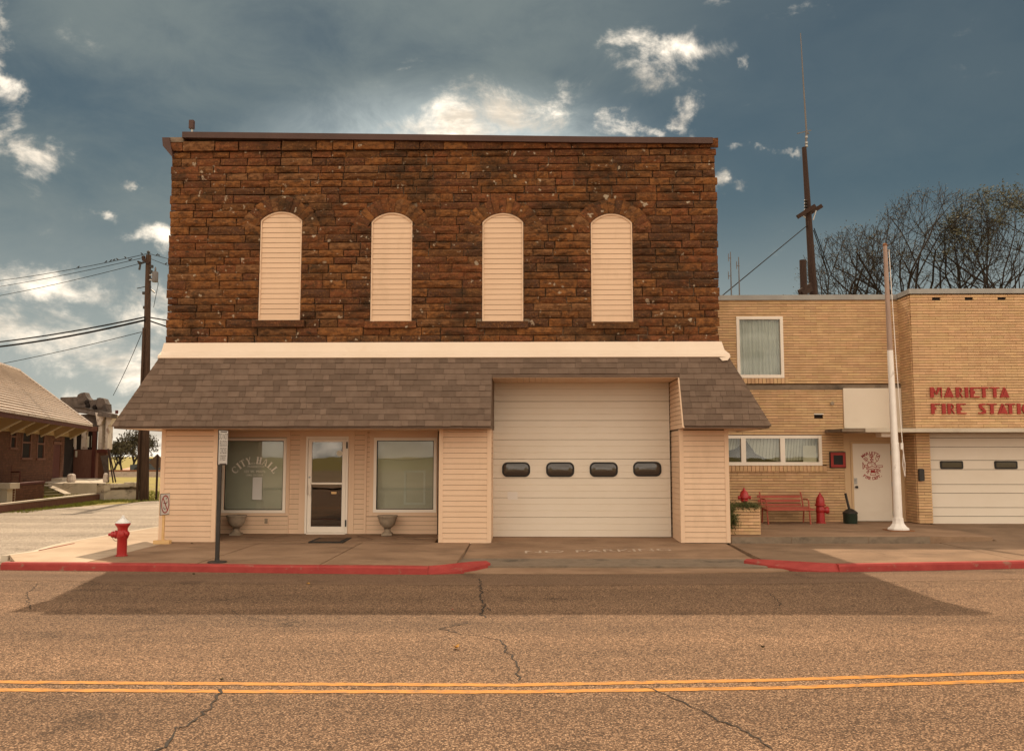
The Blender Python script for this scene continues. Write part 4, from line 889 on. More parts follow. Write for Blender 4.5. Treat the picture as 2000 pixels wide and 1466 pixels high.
ob = MB(); ob.box(p.x - .036, p.x + .036, YD - .03, YD - .013, p.z - .056, p.z + .056); ob.build('outlet_cover', 'urn', outlet)
# --- clad columns
def column(px0, px1, zb, name='column', yb=None):
    x0, x1 = px0, px1; t = thing(name, ((x0 + x1) / 2, YC, zb), parent=hall)
    b = MB(); yb = yb or YD
    b.box(x0 + .02, x1 - .02, YC + .008, yb, zb, ZE - .02); b.build('core', 'recess', t)
    if yb < YD: b = MB(); b.box(x0 + .01, x1 - .01, yb + .001, yb + .02, zb, ZE - .06); b.build('back_panel', 'trim', t)
    tw = .085; b = MB()
    for a in (x0, x1 - tw): b.box(a, a + tw, YC - .018, YC + .09, zb, ZE - .06)
    b.build('corner_trim', 'trim', t)
    siding(t, x0 + tw, x1 - tw, zb, ZE - .062, YC, .1105)
    for X, sg in ((x0, -1), (x1, 1)): siding(t, YC + .09, yb, zb, ZE - .062, X - sg * .015, .1105, axis='y', sign=sg)
    return t
XC3 = ax(1335, 950, YC)
column(ax(313, 950, YC), ax(423, 950, YC), .125, yb=YC + .26); column(ax(857, 950, YC), ax(959.5, 950, YC), .10); column(3.11, ax(1424.5, 950, YC), .13)
# --- garage door with ribbed steel panels and oval lights
gar = thing('garage_door', (1.15, YG, .15), parent=hall)
gx0, gx1 = GX0 - .04, GX1 - .02; gz0, gz1 = az_(1140, 1048, YG), ZG - .03; np_ = 8; ph = (gz1 - gz0) / np_
for i in range(np_):
    z0 = gz0 + ph * i; b = MB(); k = 3; rh = ph / k; pr_ = [(z0 + .002, YG + .01)]
    for j in range(k):
        a = z0 + rh * j; pr_ += [(a + .006, YG), (a + rh - .009, YG)] + ([(a + rh - .004, YG + .008), (a + rh + .001, YG + .008)] if j < k - 1 else [(a + rh - .003, YG + .01)])
    b.prism([(gx0, y, z) for z, y in pr_] + [(gx0, YG + .04, z0 + ph - .003), (gx0, YG + .04, z0 + .002)], [(gx1, y, z) for z, y in pr_] + [(gx1, YG + .04, z0 + ph - .003), (gx1, YG + .04, z0 + .002)])
    fix(b.build('door_panel', 'garage', gar))
bk = MB(); bk.box(gx0, gx1, YG + .041, YG + .05, gz0 - .02, gz1 + .02); bk.build('door_back', 'recess', gar)
bk = MB(); bk.box(gx0 + .01, gx1 - .01, YG - .004, YG + .03, gz0 - .03, gz0 + .001); bk.build('bottom_seal', 'gasket', gar)
for px in (1008, 1094, 1179, 1264):
    p = at(px, 916.5 if px < 1200 else 915.5, YG); w_, h_ = .62, .325
    def oval(s, y, dx=0): return [(a, y, c) for a, c in rrect(p.x, p.z, w_ + s, h_ + s, .12 + s / 2, 6)]
    t = gar
    b = MB(); b.prism(oval(.05, YG - .008), oval(.05, YG - .001)); fix(b.build('window_surround', 'garage', t))
    b = MB(); o1, o2 = oval(0, YG - .022), oval(-.06, YG - .022); i1, i2 = oval(0, YG - .009), oval(-.06, YG - .009); n = len(o1)
    b.add(o1 + o2 + i1 + i2, [(i, (i + 1) % n, n + (i + 1) % n, n + i) for i in range(n)] + [(i, (i + 1) % n, 2 * n + (i + 1) % n, 2 * n + i) for i in range(n)] + [(n + i, n + (i + 1) % n, 3 * n + (i + 1) % n, 3 * n + i) for i in range(n)]); fix(b.build('window_frame', 'gasket', t))
    b = MB(); rings = []
    for s, y in ((-.058, -.0085), (-.10, -.016), (-.17, -.022), (-.25, -.025)): rings.append(oval(s, YG + y) if s > -.2 else [(p.x + (a - p.x) * 1.0, YG + y, c) for a, _, c in [(q[0], 0, q[2]) for q in [(u_, 0, v_) for u_, v_ in rrect(p.x, p.z, w_ + s, max(.03, h_ + s), .012, 6)]]])
    vs = [q for r_ in rings for q in r_]; b.add(vs, [(r_ * n + i, r_ * n + (i + 1) % n, (r_ + 1) * n + (i + 1) % n, (r_ + 1) * n + i) for r_ in range(3) for i in range(n)] + [tuple(3 * n + i for i in range(n))]); fix(b.build('window_pane', 'darkglass', t, smooth='all'))
st = MB(); p = at(1001, 967.5, YG); st.box(p.x - .11, p.x + .11, YG - .003, YG - .001, p.z - .085, p.z + .085); st.build('sticker', 'notice', gar)
# siding on the notch cheek and on the return beside the door
rt = MB(); rt.box(GX1 + .006, GX1 + .05, YC + .08, YG + .1, ZE - .06, ZG - .02); rt.build('cheek_core', 'recess', hall)
def cheek(zz): return (YA + (YE - YA) * (ZA - zz) / (ZA - ZE) + .02, YG + .02)
siding(hall, 0, 1, ZE - .05, ZG - .05, GX1 + .003, .095, axis='y', sign=-1, clip=cheek)
ck = MB(); ya = pt(0, 1).y; ck.prism([(GX1 + .007, ya + .03, ZE - .05), (GX1 + .007, YG, ZE - .05), (GX1 + .007, YG, ZG - .05), (GX1 + .007, yg + .05, ZG - .05)], [(GX1 + .05, ya + .03, ZE - .05), (GX1 + .05, YG, ZE - .05), (GX1 + .05, YG, ZG - .05), (GX1 + .05, yg + .05, ZG - .05)]); fix(ck.build('cheek', 'recess', hall))
ck = MB(); ck.bar((GX1 - .012, ya + .02, ZE - .05), (GX1 - .012, yg + .02, ZG - .05), .03, .05); ck.build('cheek_trim', 'trim', hall)
ck = MB(); ck.prism([(GX0 - .05, ya + .07, ZE - .05), (GX0 - .05, YG, ZE - .05), (GX0 - .05, YG, ZG), (GX0 - .05, yg + .05, ZG)], [(GX0 - .004, ya + .07, ZE - .05), (GX0 - .004, YG, ZE - .05), (GX0 - .004, YG, ZG), (GX0 - .004, yg + .05, ZG)]); fix(ck.build('cheek', 'recess', hall))
hd = MB(); hd.box(-2.0, GX0 - .06, YD - .1, YD, .1, 4.0); hd.box(GX0 - .06, 4.0, YG + .12, YG + .2, .1, 4.2); hd.build('inner_wall', 'recess', hall)
# ============================================================ fire station
YW, YB = 22.3, 21.6
fs = thing('fire_station', (9, YB, .2), 'buff brick fire station with red wall letters and white garage door', 'building')
WX0, BX = 4.2, ax(1777, 600, YB); BX1 = 15.0; ZTW, ZTB = 5.90, 5.92
UWn = (ax(1439, 680, YW), ax(1530, 680, YW), az_(1484, 738, YW), az_(1484, 618, YW))
LWn = (ax(1385, 880, YW), ax(1605, 880, YW), az_(1500, 908.5, YW), az_(1500, 850, YW))
DRW = (ax(1650, 930, YW), BX + .05, .2, az_(1700, 843, YW))
wl_ = MB(); wall_boxes(wl_, WX0, BX + .1, .1, ZTW, [UWn, LWn], YW + .03, YW + .2)
wl_.box(WX0, WX0 + .2, YW + .2, 34, .1, ZTW); wl_.box(BX - .1, BX + .1, YW + .2, 34, .1, ZTW); wl_.box(WX0, BX + .1, 33.8, 34, .1, ZTW); wl_.box(WX0 + .2, BX - .1, YW + .2, 33.8, ZTW - .35, ZTW - .25)
wl_.build('wall', 'brick_mortar', fs)
GD = (ax(1817.5, 900, YB), 14.3, .1, az_(1900, 845, YB))
bw = MB(); wall_boxes(bw, BX + .03, BX1, .1, ZTB, [(GD[0], GD[1], -1, GD[3])], YB + .03, YB + .25); bw.box(BX + .03, BX + .2, YB + .25, YW + .1, .1, ZTB); bw.box(BX1 - .2, BX1, YB + .25, 34, .1, ZTB); bw.box(BX + .2, BX1 - .2, YB + .25, 34, ZTB - .35, ZTB - .25)
bw.build('bay_wall', 'brick_mortar', fs)
PAN = (ax(1647, 800, YW), BX, az_(1700, 836, YW), az_(1700, 758, YW))
VNT = [(ax(x0, 585, YB), ax(x1, 585, YB), az_(1830, 588.5, YB), az_(1830, 581, YB)) for x0, x1 in ((1820, 1836), (1884, 1900), (1948, 1964))]
BV = (ax(1590, 812, YW), ax(1607, 812, YW), az_(1598, 815.5, YW), az_(1598, 808.5, YW))
belt = (4.9, BX, az_(1600, 761, YW), az_(1600, 751.5, YW))
lst = []
def sill_hole(w): return (w[0] - .05, w[1] + .1, w[2] - .15, w[2])
for u, z, L_, h in courses(WX0, BX, .25, ZTW, .0685, .30, [UWn, LWn, DRW, BV, belt, sill_hole(UWn), sill_hole(LWn), (PAN[0], PAN[1], PAN[2] - .05, PAN[3])]): lst.append(((u, YW + .015, z), (L_, .05, h)))
for u, z, L_, h in courses(BX + .01, BX1, .28, ZTB, .0685, .30, [(GD[0], GD[1], -1, GD[3])] + VNT): lst.append(((u, YB + .012, z), (L_, .05, h)))
for u, z, L_, h in courses(YB + .03, YW, .28, ZTB, .0685, .22, []): lst.append(((BX + .012, u, z), (.05, L_, h)))
lst.sort(key=lambda q: -(max(q[1][0], q[1][1]) * q[1][2]) + .002 * q[0][1] + (0 if abs(q[0][0] - 8) < 5 else 1))
bj = MB(); rb = random.Random(8); ub = unit_piece('brick', 'brick')
for i, (c, s) in enumerate(lst):
    c = Vector(c); o = rb.uniform(-.003, .003); c.y += o
    if i < 250: piece('brick', ub, fs, c, s)
    else: bj.box(c.x - s[0] / 2, c.x + s[0] / 2, c.y - s[1] / 2, c.y + s[1] / 2, c.z - s[2] / 2, c.z + s[2] / 2)
bj.build('brick_courses', 'brick', fs, kind='stuff')
for w, n in ((UWn, 14), (LWn, 30)):        # soldier course sills
    x0, x1 = w[0] - .05, w[1] + .1
    for i in range(n):
        a = x0 + (x1 - x0) * i / n; piece('brick', ub, fs, (a + (x1 - x0) / n / 2, YW - .005 + rb.uniform(-.004, .004), w[2] - .078), ((x1 - x0) / n - .012, .09, .135))
for v in VNT + [BV]:
    y = YB if v is not BV else YW; b = MB(); b.box(v[0], v[1], y + .02, y + .028, v[2], v[3]); b.build('vent_opening', 'dark', fs)
b = MB(); b.box(BV[0] - .01, BV[1] + .01, YW - .03, YW + .0, BV[3] - .01, BV[3] + .015); b.build('vent_hood', 'white', fs)
b = MB(); b.box(4.9, BX - .01, YW - .02, YW + .03, belt[2], belt[3]); b.build('belt_beam', 'concrete_dark', fs)
# metal coping
b = MB(); b.box(WX0 - .05, BX - .03, YW - .05, YW + .3, ZTW, ZTW + .13); b.build('coping', 'coping', fs)
b = MB(); b.box(BX - .035, BX1 + .05, YB - .06, YB + .3, ZTB, ZTB + .12); b.box(BX - .035, BX + .25, YB + .3, YW + .4, ZTB, ZTB + .12); b.build('bay_coping', 'coping', fs)
# windows
def fwin(w, mull, nm, curt):
    t = thing(nm, ((w[0] + w[1]) / 2, YW, w[2]), parent=fs); f = MB(); frame_boxes(f, w[0], w[1], w[2], w[3], .075, YW - .025, YW + .1, .085)
    for m_ in mull: f.box(m_ - .06, m_ + .06, YW - .024, YW + .08, w[2] + .086, w[3] - .076)
    f.build('frame', 'white', t); es = [w[0] + .075] + [v for m_ in mull for v in (m_ - .06, m_ + .06)] + [w[1] - .075]
    for a, c in zip(es[::2], es[1::2]): g = MB(); g.box(a - .005, c + .005, YW + .03, YW + .036, w[2] + .08, w[3] - .07); g.build('pane', 'glass', t)
    r_ = MB(); r_.box(w[0] - .1, w[1] + .1, YW + 1.6, YW + 1.65, w[2] - .5, w[3] + .3); r_.box(w[0] - .12, w[0] - .1, YW + .2, YW + 1.65, w[2] - .5, w[3] + .3); r_.box(w[1] + .1, w[1] + .12, YW + .2, YW + 1.65, w[2] - .5, w[3] + .3); r_.box(w[0] - .1, w[1] + .1, YW + .2, YW + 1.6, w[2] - .52, w[2] - .5); r_.box(w[0] - .1, w[1] + .1, YW + .2, YW + 1.6, w[3] + .3, w[3] + .32); r_.build('room', 'roomdark', t); return t
tw_ = fwin(UWn, [], 'upper_window', True)
cu = MB(); n = 60; vs = []
for i in range(n + 1):
    x = UWn[0] + .05 + (UWn[1] - UWn[0] - .1) * i / n; y = YW + .16 + .02 * math.sin(i * 1.35) + .01 * math.sin(i * .5); vs += [(x, y, UWn[2] - .02), (x, y, UWn[3] + .02)]
cu.add(vs, [(2 * i, 2 * i + 2, 2 * i + 3, 2 * i + 1) for i in range(n)]); cu.build('curtain', 'curtain', tw_, smooth=True)
tl_ = fwin(LWn, [ax(1452, 880, YW), ax(1528.5, 880, YW)], 'ribbon_window', True)
bl = MB(); zz = LWn[3] - .02  # slanted slats standing in for a roof's stripes reflected in the glass
bb = [(LWn[0], LWn[2] + .25), (ax(1440, 880, YW), LWn[2] + .42), (ax(1462, 880, YW), LWn[3] - .12), (ax(1480, 880, YW), LWn[2] + .3), (ax(1500, 880, YW), LWn[2] + .17), (ax(1525, 880, YW), LWn[2] + .1), (ax(1570, 880, YW), LWn[2] + .13), (LWn[1], LWn[2] + .22)]
k = 0
for (p, q) in zip(bb, bb[1:]):
    m_ = max(1, int((q[0] - p[0]) / .07))
    for i in range(m_):
        A = (p[0] + (q[0] - p[0]) * i / m_, p[1] + (q[1] - p[1]) * i / m_); B_ = (p[0] + (q[0] - p[0]) * (i + 1) / m_, p[1] + (q[1] - p[1]) * (i + 1) / m_); dy = .015 * (k % 2); k += 1
        bl.add([(A[0], YW + .2 + dy, A[1]), (B_[0] - .008, YW + .215 - dy, B_[1]), (B_[0] - .008 + .06, YW + .215 - dy, zz), (A[0] + .06, YW + .2 + dy, zz)], [(0, 1, 2, 3)])
bl.build('reflection_slats', 'blind', tl_)
bl = MB(); p0, p1 = at(1569, 905, YW + .1), at(1594, 870, YW + .1); bl.box(p0.x, p1.x, YW + .1, YW + .104, p0.z, p1.z); bl.build('paper_sheet', 'blindpale', tl_)
# door recess in tan stucco
b = MB(); D0, D1, DZ0, DZ1 = ax(1667, 940, YW), ax(1741, 940, YW), .285, az_(1700, 866, YW)
wall_boxes(b, DRW[0], DRW[1], .2, DRW[3], [(D0 - .06, D1 + .06, -1, DZ1 + .06)], YW - .01, YW + .028); b.build('stucco', 'brick_paint', fs)
dr = thing('station_door', ((D0 + D1) / 2, YW, DZ0), parent=fs)
b = MB(); b.box(D0 - .058, D0 - .004, YW - .025, YW + .028, .26, DZ1 + .055); b.box(D1 + .004, D1 + .058, YW - .025, YW + .028, .26, DZ1 + .055); b.box(D0 - .003, D1 + .003, YW - .025, YW + .028, DZ1 + .004, DZ1 + .055); b.build('frame', 'brick_paint', dr)
b = MB(); b.box(D0, D1, YW - .008, YW + .027, DZ0, DZ1); b.build('leaf', 'garage', dr)
b = MB(); b.box(D0 - .05, D1 + .05, YW - .12, YW - .03, .25, .28); b.build('threshold', 'concrete', dr)
p = at(1671, 939, YW); b = MB(); b.box(p.x - .035, p.x + .035, YW - .02, YW - .009, p.z - .075, p.z + .075); b.lathe((p.x, YW - .021, p.z + .02), [(.02, 0), (.02, .02)], 10, (0, -1, 0)); b.build('keypad', 'metal', dr)
p = at(1672, 950.5, YW); b = MB(); b.lathe((p.x, YW - .009, p.z), [(.03, 0), (.03, .008), (.014, .012), (.014, .03), (.032, .04), (.034, .06), (.018, .07)], 12, (0, -1, 0)); b.build('knob', 'black', dr, smooth=True)
for pz in (884, 945, 1002): b = MB(); z_ = az_(1742, pz, YW); b.box(D1 - .004, D1 + .012, YW - .034, YW - .026, z_ - .055, z_ + .055); b.build('hinge', 'metal', dr)
# fire department emblem on the door
EC = at(1704.5, 908, YW - .01); ES = .01315 * 1.0
def em(u, v, k=0): return (EC.x + u, YW - .010 - k, EC.z + v)
S = lambda px, py: ((px - 680) / 1368 * 70 * ES * 1.0, -(py - 735) / 1466 * 75 * ES * 1.0)
eb = MB()
def es_(pts, w=.011, closed=False): stroke(eb, [S(*q) for q in pts], w * 1.35, em, closed=closed)
es_([(500, 660), (560, 640), (650, 610), (720, 635), (780, 700), (820, 790), (800, 830), (720, 790), (650, 780), (580, 800), (520, 835), (495, 740), (500, 660)], .013)
es_([(650, 640), (655, 780)], .009); es_([(560, 690), (620, 660)], .008); es_([(700, 690), (760, 740)], .008)
es_([(455, 830), (450, 880), (510, 900), (600, 870), (680, 865), (760, 890), (880, 880), (940, 850)], .013); es_([(520, 835), (455, 830)], .01)
es_([(490, 730), (380, 735), (380, 800), (490, 790)], .010); es_([(310, 630), (355, 720), (360, 830), (310, 880), (310, 630)], .010)
es_([(830, 745), (1040, 745)], .010); es_([(830, 790), (900, 810), (1040, 810)], .010); es_([(1040, 745), (1040, 810)], .01)
es_([(590, 340), (700, 340), (700, 430), (590, 430)], .014, True); es_([(620, 360), (680, 410)], .012); es_([(645, 430), (645, 500)], .018); es_([(600, 510), (700, 510), (700, 560), (600, 560)], .012, True); es_([(645, 560), (645, 610)], .014)
es_([(350, 500), (430, 440), (500, 500), (440, 590), (350, 500)], .010); es_([(480, 560), (560, 640)], .010); es_([(400, 500), (450, 540)], .012)
es_([(850, 400), (890, 460), (900, 530), (850, 590), (800, 520), (810, 440)], .010, True); es_([(830, 590), (770, 660)], .010)
for v in (930, 960, 990): es_([(600, v), (750, v)], .017)
es_([(610, 1010), (580, 1100), (790, 1100), (750, 1010)], .010, True); es_([(620, 900), (600, 1000)], .01); es_([(740, 900), (760, 1000)], .01)
for a in ((470, 1050, 540, 950), (440, 1000, 520, 930), (800, 940, 900, 1040), (820, 910, 960, 980), (830, 940, 960, 920), (780, 980, 860, 1060)): es_([a[:2], a[2:]], .013)
eb.build('emblem', 'redpaint', dr)
def arc_text(txt, cx, cz, r, a0, a1, size, top, m, parent, name, fmap):
    out = MB()
    for i, c in enumerate(txt):
        if c == ' ': continue
        th = R(a0 + (a1 - a0) * i / (len(txt) - 1))
        cu = bpy.data.curves.new('letters', 'FONT'); cu.body = c; cu.size = size; cu.align_x = 'CENTER'; cu.align_y = 'CENTER'; cu.offset = size * .03
        ob = bpy.data.objects.new('letters', cu); COL.objects.link(ob); dg = bpy.context.evaluated_depsgraph_get(); me = bpy.data.meshes.new_from_object(ob.evaluated_get(dg))
        px, pz = cx + r * math.sin(th), cz + (r if top else -r) * math.cos(th); t = -th if top else th
        out.add([fmap(px + v.co.x * math.cos(t) - v.co.y * math.sin(t), pz + v.co.x * math.sin(t) + v.co.y * math.cos(t)) for v in me.vertices], [tuple(q.vertices) for q in me.polygons])
        bpy.data.objects.remove(ob); bpy.data.curves.remove(cu); bpy.data.meshes.remove(me)
    return out.build(name, m, parent)
arc_text('MARIETTA', -.035, -.0, .30, -42, 42, .105, True, 'redpaint', dr, 'emblem_text', em)
arc_text('FIRE DEPT.', -.02, .0, .335, -37, 40, .105, False, 'redpaint', dr, 'emblem_text', em)
# blank white sign panel, canopy slab, lamp, hanging box, horn
b = MB(); b.box(PAN[0], PAN[1] - .02, YW - .04, YW + .02, PAN[2], PAN[3]); b.build('sign_panel', 'garage', fs)
YCn = 21.0; cz0, cz1 = az_(1800, 843.5, YCn), az_(1800, 836, YCn); cx0, cxm = ax(1645, 840, YCn), ax(1690, 840, YCn)
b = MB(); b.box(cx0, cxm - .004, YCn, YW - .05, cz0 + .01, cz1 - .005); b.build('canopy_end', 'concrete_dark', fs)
b = MB(); b.box(cxm, BX1 + .3, YCn - .015, YB - .02, cz0, cz1); b.box(cxm, BX - .02, YB - .02, YW - .05, cz0, cz1); b.build('canopy', 'concrete_pale', fs)
b = MB(); p = at(1720, 848, 21.3); b.box(p.x, p.x + .26, 21.25, 21.6, p.z - .06, cz0 - .002); b.build('canopy_box', 'white', fs)
p = at(1799.5, 927, YB - .05); b = MB(); b.prism([(x, YB - .09, z) for x, z in rrect(p.x, p.z, .12, .3, .03, 3)], [(x, YB - .012, z) for x, z in rrect(p.x, p.z, .13, .31, .03, 3)]); fix(b.build('wall_lamp', 'black', fs))
p = at(1624, 787.5, YW); b = MB(); b.lathe((p.x, YW - .012, p.z), [(.035, 0), (.035, .03), (.05, .06), (.03, .062)], 10, (0, -1, 0)); b.build('wall_horn', 'urn', fs)
# red fire box by the door
p0, p1 = at(1620, 913.5, YW), at(1650, 882, YW); kb = thing('key_box', ((p0.x + p1.x) / 2, YW - .05, p0.z), parent=fs)
b = MB(); b.box(p0.x, p1.x, YW - .055, YW - .013, p0.z, p1.z); b.build('case', 'gasket', kb)
b = MB(); frame_boxes(b, p0.x + .02, p1.x - .012, p0.z + .02, p1.z - .02, .065, YW - .075, YW - .056); b.build('red_frame', 'redpaint', kb)
b = MB(); b.box(p0.x + .085, p1.x - .075, YW - .062, YW - .056, p0.z + .085, p1.z - .085); b.build('dark_pane', 'gasket', kb)
# deco wall letters
def deco(c):
    s = .34
    V = lambda x, w=s: [(x, 0), (x + w, 0), (x + w, 1), (x, 1)]
    if c == 'I': return [V(0, .9)]
    if c == 'M': return [V(0, .30), [(.301, .97), (.301, .66), (.50, .28), (.58, .28)], [(.505, .28), (.585, .28), (.90, .97), (.64, 1)], [(.901, 0), (.99, 0), (.99, 1), (.901, 1)]]
    if c == 'A': return [[(0, 0), (.16, 0), (.58, 1), (.42, 1)], [(.60, .93), (.42, .52), (.73, .0), (1, 0)], [(.17, .04), (.72, .04), (.60, .26), (.29, .26)], [(.30, .262), (.6, .262), (.45, .5), (.41, .5)]]
    if c == 'R': return [V(0, .46)] + [[(.463 + .0 + .30 * math.cos(R(90 - 180 * i / 8)) * 1.4, .70 + .30 * math.sin(R(90 - 180 * i / 8))), (.463 + .30 * math.cos(R(90 - 180 * (i + 1) / 8)) * 1.4, .70 + .30 * math.sin(R(90 - 180 * (i + 1) / 8))), (.463 + .2 * math.cos(R(90 - 180 * (i + 1) / 8)) * 1.4, .70 + .2 * math.sin(R(90 - 180 * (i + 1) / 8))), (.463 + .2 * math.cos(R(90 - 180 * i / 8)) * 1.4, .70 + .2 * math.sin(R(90 - 180 * i / 8)))] for i in range(8)] + [[(.50, .40), (.64, .40), (1.0, 0), (.84, 0)]]
    if c == 'E': return [V(0, .36), [(.361, .88), (.92, .9), (.92, 1), (.361, 1)], [(.361, 0), (1, 0), (1, .1), (.361, .12)], [(.361, .36), (.5, .36), (.5, .66), (.361, .66)]]
    if c == 'F': return [V(0, .36), [(.361, .88), (1, .9), (1, 1), (.361, 1)], [(.361, .42), (.54, .42), (.54, .68), (.361, .68)]]
    if c == 'T': return [[(.34, 0), (.68, 0), (.68, .89), (.34, .89)], [(0, .891), (1, .891), (1, 1), (0, 1)]]
    if c == 'S': return [[(.05, .74), (.42, .50), (1, .22), (.62, .10), (.0, .66)][::-1] and [(.1, .95), (.1, .62), (.98, .08), (.98, .34), (.45, .78)], [(.1, .952), (.46, .8), (.95, .9), (.95, 1), (.3, 1)], [(0, .14), (.0, .02), (.6, 0), (.975, .06), (.6, .28), (.3, .1)]]
    if c == 'O': return [[(.5 + q * math.cos(R(360 * t / 16)), .5 + q * math.sin(R(360 * t / 16))) for q, t in ((.5, i), (.5, i + 1), (.22, i + 1), (.22, i))] for i in range(16)]
    if c == 'N': return [V(0, .3), [(.301, 1), (.9, .2), (.9, 0), (.301, .75)], [(.901, 0), (1, 0), (1, 1), (.901, 1)]]
    return []
def deco_row(txt, xs, y0, y1):
    for c, (a, e) in zip(txt, xs):
        p0, p1 = at(a, y1, YB - .03), at(e, y0, YB - .03); b = MB()
        for n_, q in enumerate(deco(c)):
            f3 = [(p0.x + (p1.x - p0.x) * u, YB - .05 - .0007 * n_, p0.z + (p1.z - p0.z) * v) for u, v in q]; b.prism(f3, [(x, YB - .0125 - .0007 * n_, z) for x, _, z in f3])
        fix(b.build('letter', 'redpaint', fs))
deco_row('MARIETTA', [(1817, 1839), (1844, 1862), (1867, 1880), (1885, 1891), (1895, 1912), (1912.5, 1930), (1934, 1951), (1953, 1970)], 756, 776)
deco_row('FIRESTATION', [(1819, 1836), (1840, 1847), (1851, 1864), (1869, 1887), (1911, 1925), (1928, 1946), (1949, 1967), (1964, 1982), (1987, 1993), (1996, 2014), (2019, 2036)], 788, 808)
# sectional garage door
gd2 = thing('sectional_door', ((GD[0] + GD[1]) / 2, YB + .2, .27), parent=fs); YS = YB + .16
ys = [843, 854.5, 872, 898, 916, 945, 962, 990, 1007, 1023.5]
for a, c in zip(ys, ys[1:]):
    z1, z0 = az_(1850, a, YS), az_(1850, c, YS); b = MB(); b.hexa([(GD[0] + .01, YS - .012, z0), (GD[1], YS - .012, z0), (GD[1], YS + .03, z0), (GD[0] + .01, YS + .03, z0), (GD[0] + .01, YS, z1 - .012), (GD[1], YS, z1 - .012), (GD[1], YS + .03, z1 - .012), (GD[0] + .01, YS + .03, z1 - .012)]); b.build('door_panel', 'garage', gd2)
b = MB(); b.box(GD[0] + .01, GD[1], YS + .031, YS + .04, .2, GD[3]); b.build('door_back', 'recess', gd2)
b = MB(); b.box(GD[0] + .01, GD[1], YS - .02, YS + .03, .235, az_(1850, 1023.6, YS)); b.build('bottom_seal', 'gasket', gd2)
for px in (1858, 1964, 2070, 2176):
    p = at(px, 907.5, YS); b = MB(); b.prism([(x, YS - .024, z) for x, z in rrect(p.x, p.z, .56, .195, .035, 3)], [(x, YS + .0, z) for x, z in rrect(p.x, p.z, .56, .195, .035, 3)]); fix(b.build('window_frame', 'gasket', gd2))
    b = MB(); b.prism([(x, YS - .027, z) for x, z in rrect(p.x, p.z, .48, .125, .025, 3)], [(x, YS - .025, z) for x, z in rrect(p.x, p.z, .48, .125, .025, 3)]); fix(b.build('window_pane', 'darkglass', gd2))
# ============================================================ street furniture
# --- fire hydrant on the corner
hp = gd(237.5, 1085, ZS); H = .70; hx, hy, hz = hp.x, hp.y, ZS
hyd = thing('fire_hydrant', hp, 'red fire hydrant with white bonnet on the street corner', 'hydrant')
b = MB(); b.lathe(hp, [(.105, 0), (.105, .02), (.085, .022), (.085, .30), (.10, .32), (.112, .36), (.112, .40), (.098, .44), (.085, .46), (.09, .50), (.125, .555), (.13, .56), (.13, .585)], 28); b.build('barrel', 'hydrant', hyd, smooth=True)
b = MB(); b.lathe(hp, [(.13, .587), (.128, .603), (.112, .607), (.07, .645), (.045, .665), (.04, .672)], 28); bon = b.build('bonnet', 'hydwhite', hyd, smooth=True)
b = MB(); b.lathe(hp, [(.036, .673), (.034, .70), (.02, .705), (.02, .725)], 5); b.build('operating_nut', 'hydwhite', bon)
b = MB(); b.lathe((hx, hy, hz + .385), [(.05, .06), (.062, .10), (.075, .102), (.075, .125), (.055, .13), (.055, .145), (.062, .15), (.05, .19), (.028, .20), (.026, .235)], 20, Vector((-1, -.25, 0))); b.build('outlet_cap', 'hydrant', hyd, smooth=True)
b = MB(); b.lathe((hx, hy, hz + .40), [(.05, .06), (.055, .105), (.04, .13), (.02, .135)], 16, Vector((1, -.35, 0))); b.build('outlet_cap', 'hydrant', hyd, smooth=True)
b = MB(); b.lathe((hx, hy, hz + .40), [(.05, .06), (.058, .1), (.05, .125), (.02, .13)], 16, Vector((.25, -1, 0))); b.build('outlet_cap', 'hydrant', hyd, smooth=True)
b = MB(); b.tube([(hx - .16, hy - .05, hz + .34), (hx - .145, hy - .05, hz + .30), (hx - .11, hy - .04, hz + .27), (hx - .08, hy - .03, hz + .27)], .006, 6); b.build('chain', 'metal', hyd)
b = MB()
for i in range(8): a = i * math.pi / 4 + .2; b.lathe((hx + .115 * math.cos(a), hy + .115 * math.sin(a), hz + .545), [(.012, 0), (.012, .012)], 6)
b.build('bolt_ring', 'hydrant', hyd)
# --- tall sign post by the kerb, its panel turned well away
sp = gd(424, 1098, ZS); sg = thing('street_sign', sp, 'tall black post by the kerb with narrow white DO NOT BLOCK sign', 'sign')
b = MB(); b.prism([(sp.x + .16 * math.cos(a), sp.y + .16 * math.sin(a), ZS + .003) for a in [i * math.pi / 10 for i in range(20)]], [(sp.x + .155 * math.cos(a), sp.y + .155 * math.sin(a), ZS + .022) for a in [i * math.pi / 10 for i in range(20)]]); fix(b.build('base_plate', 'black', sg))
b = MB(); b.lathe((sp.x, sp.y, ZS + .02), [(.06, 0), (.045, .02), (.035, .06), (.034, .08)], 4); b.box(sp.x - .029, sp.x + .029, sp.y - .029, sp.y + .029, ZS + .02, 2.36); b.build('post', 'black', sg)
ang = R(86); uv = Vector((math.cos(ang), math.sin(ang), 0)); nn = Vector((math.sin(ang), -math.cos(ang), 0))
zc0, zc1 = az_(424, 908, sp.y), az_(424, 839.5, sp.y); sc_ = Vector((sp.x + .0, sp.y - .0, (zc0 + zc1) / 2)) + nn * .045
def sgm(u, v, k=0): q = sc_ + uv * u + nn * (.004 + k); return (q.x, q.y, q.z + v)
hw_, hh_ = .19, (zc1 - zc0) / 2
def board(hw, hh, d0, d1, m, nm, par):
    b = MB(); P = [(sc_ + uv * (s * hw) + nn * d).to_tuple()[:2] + (sc_.z + t * hh,) for d in (d0, d1) for s, t in ((-1, -1), (1, -1), (1, 1), (-1, 1))]
    b.prism(P[:4], P[4:]); return fix(b.build(nm, m, par))
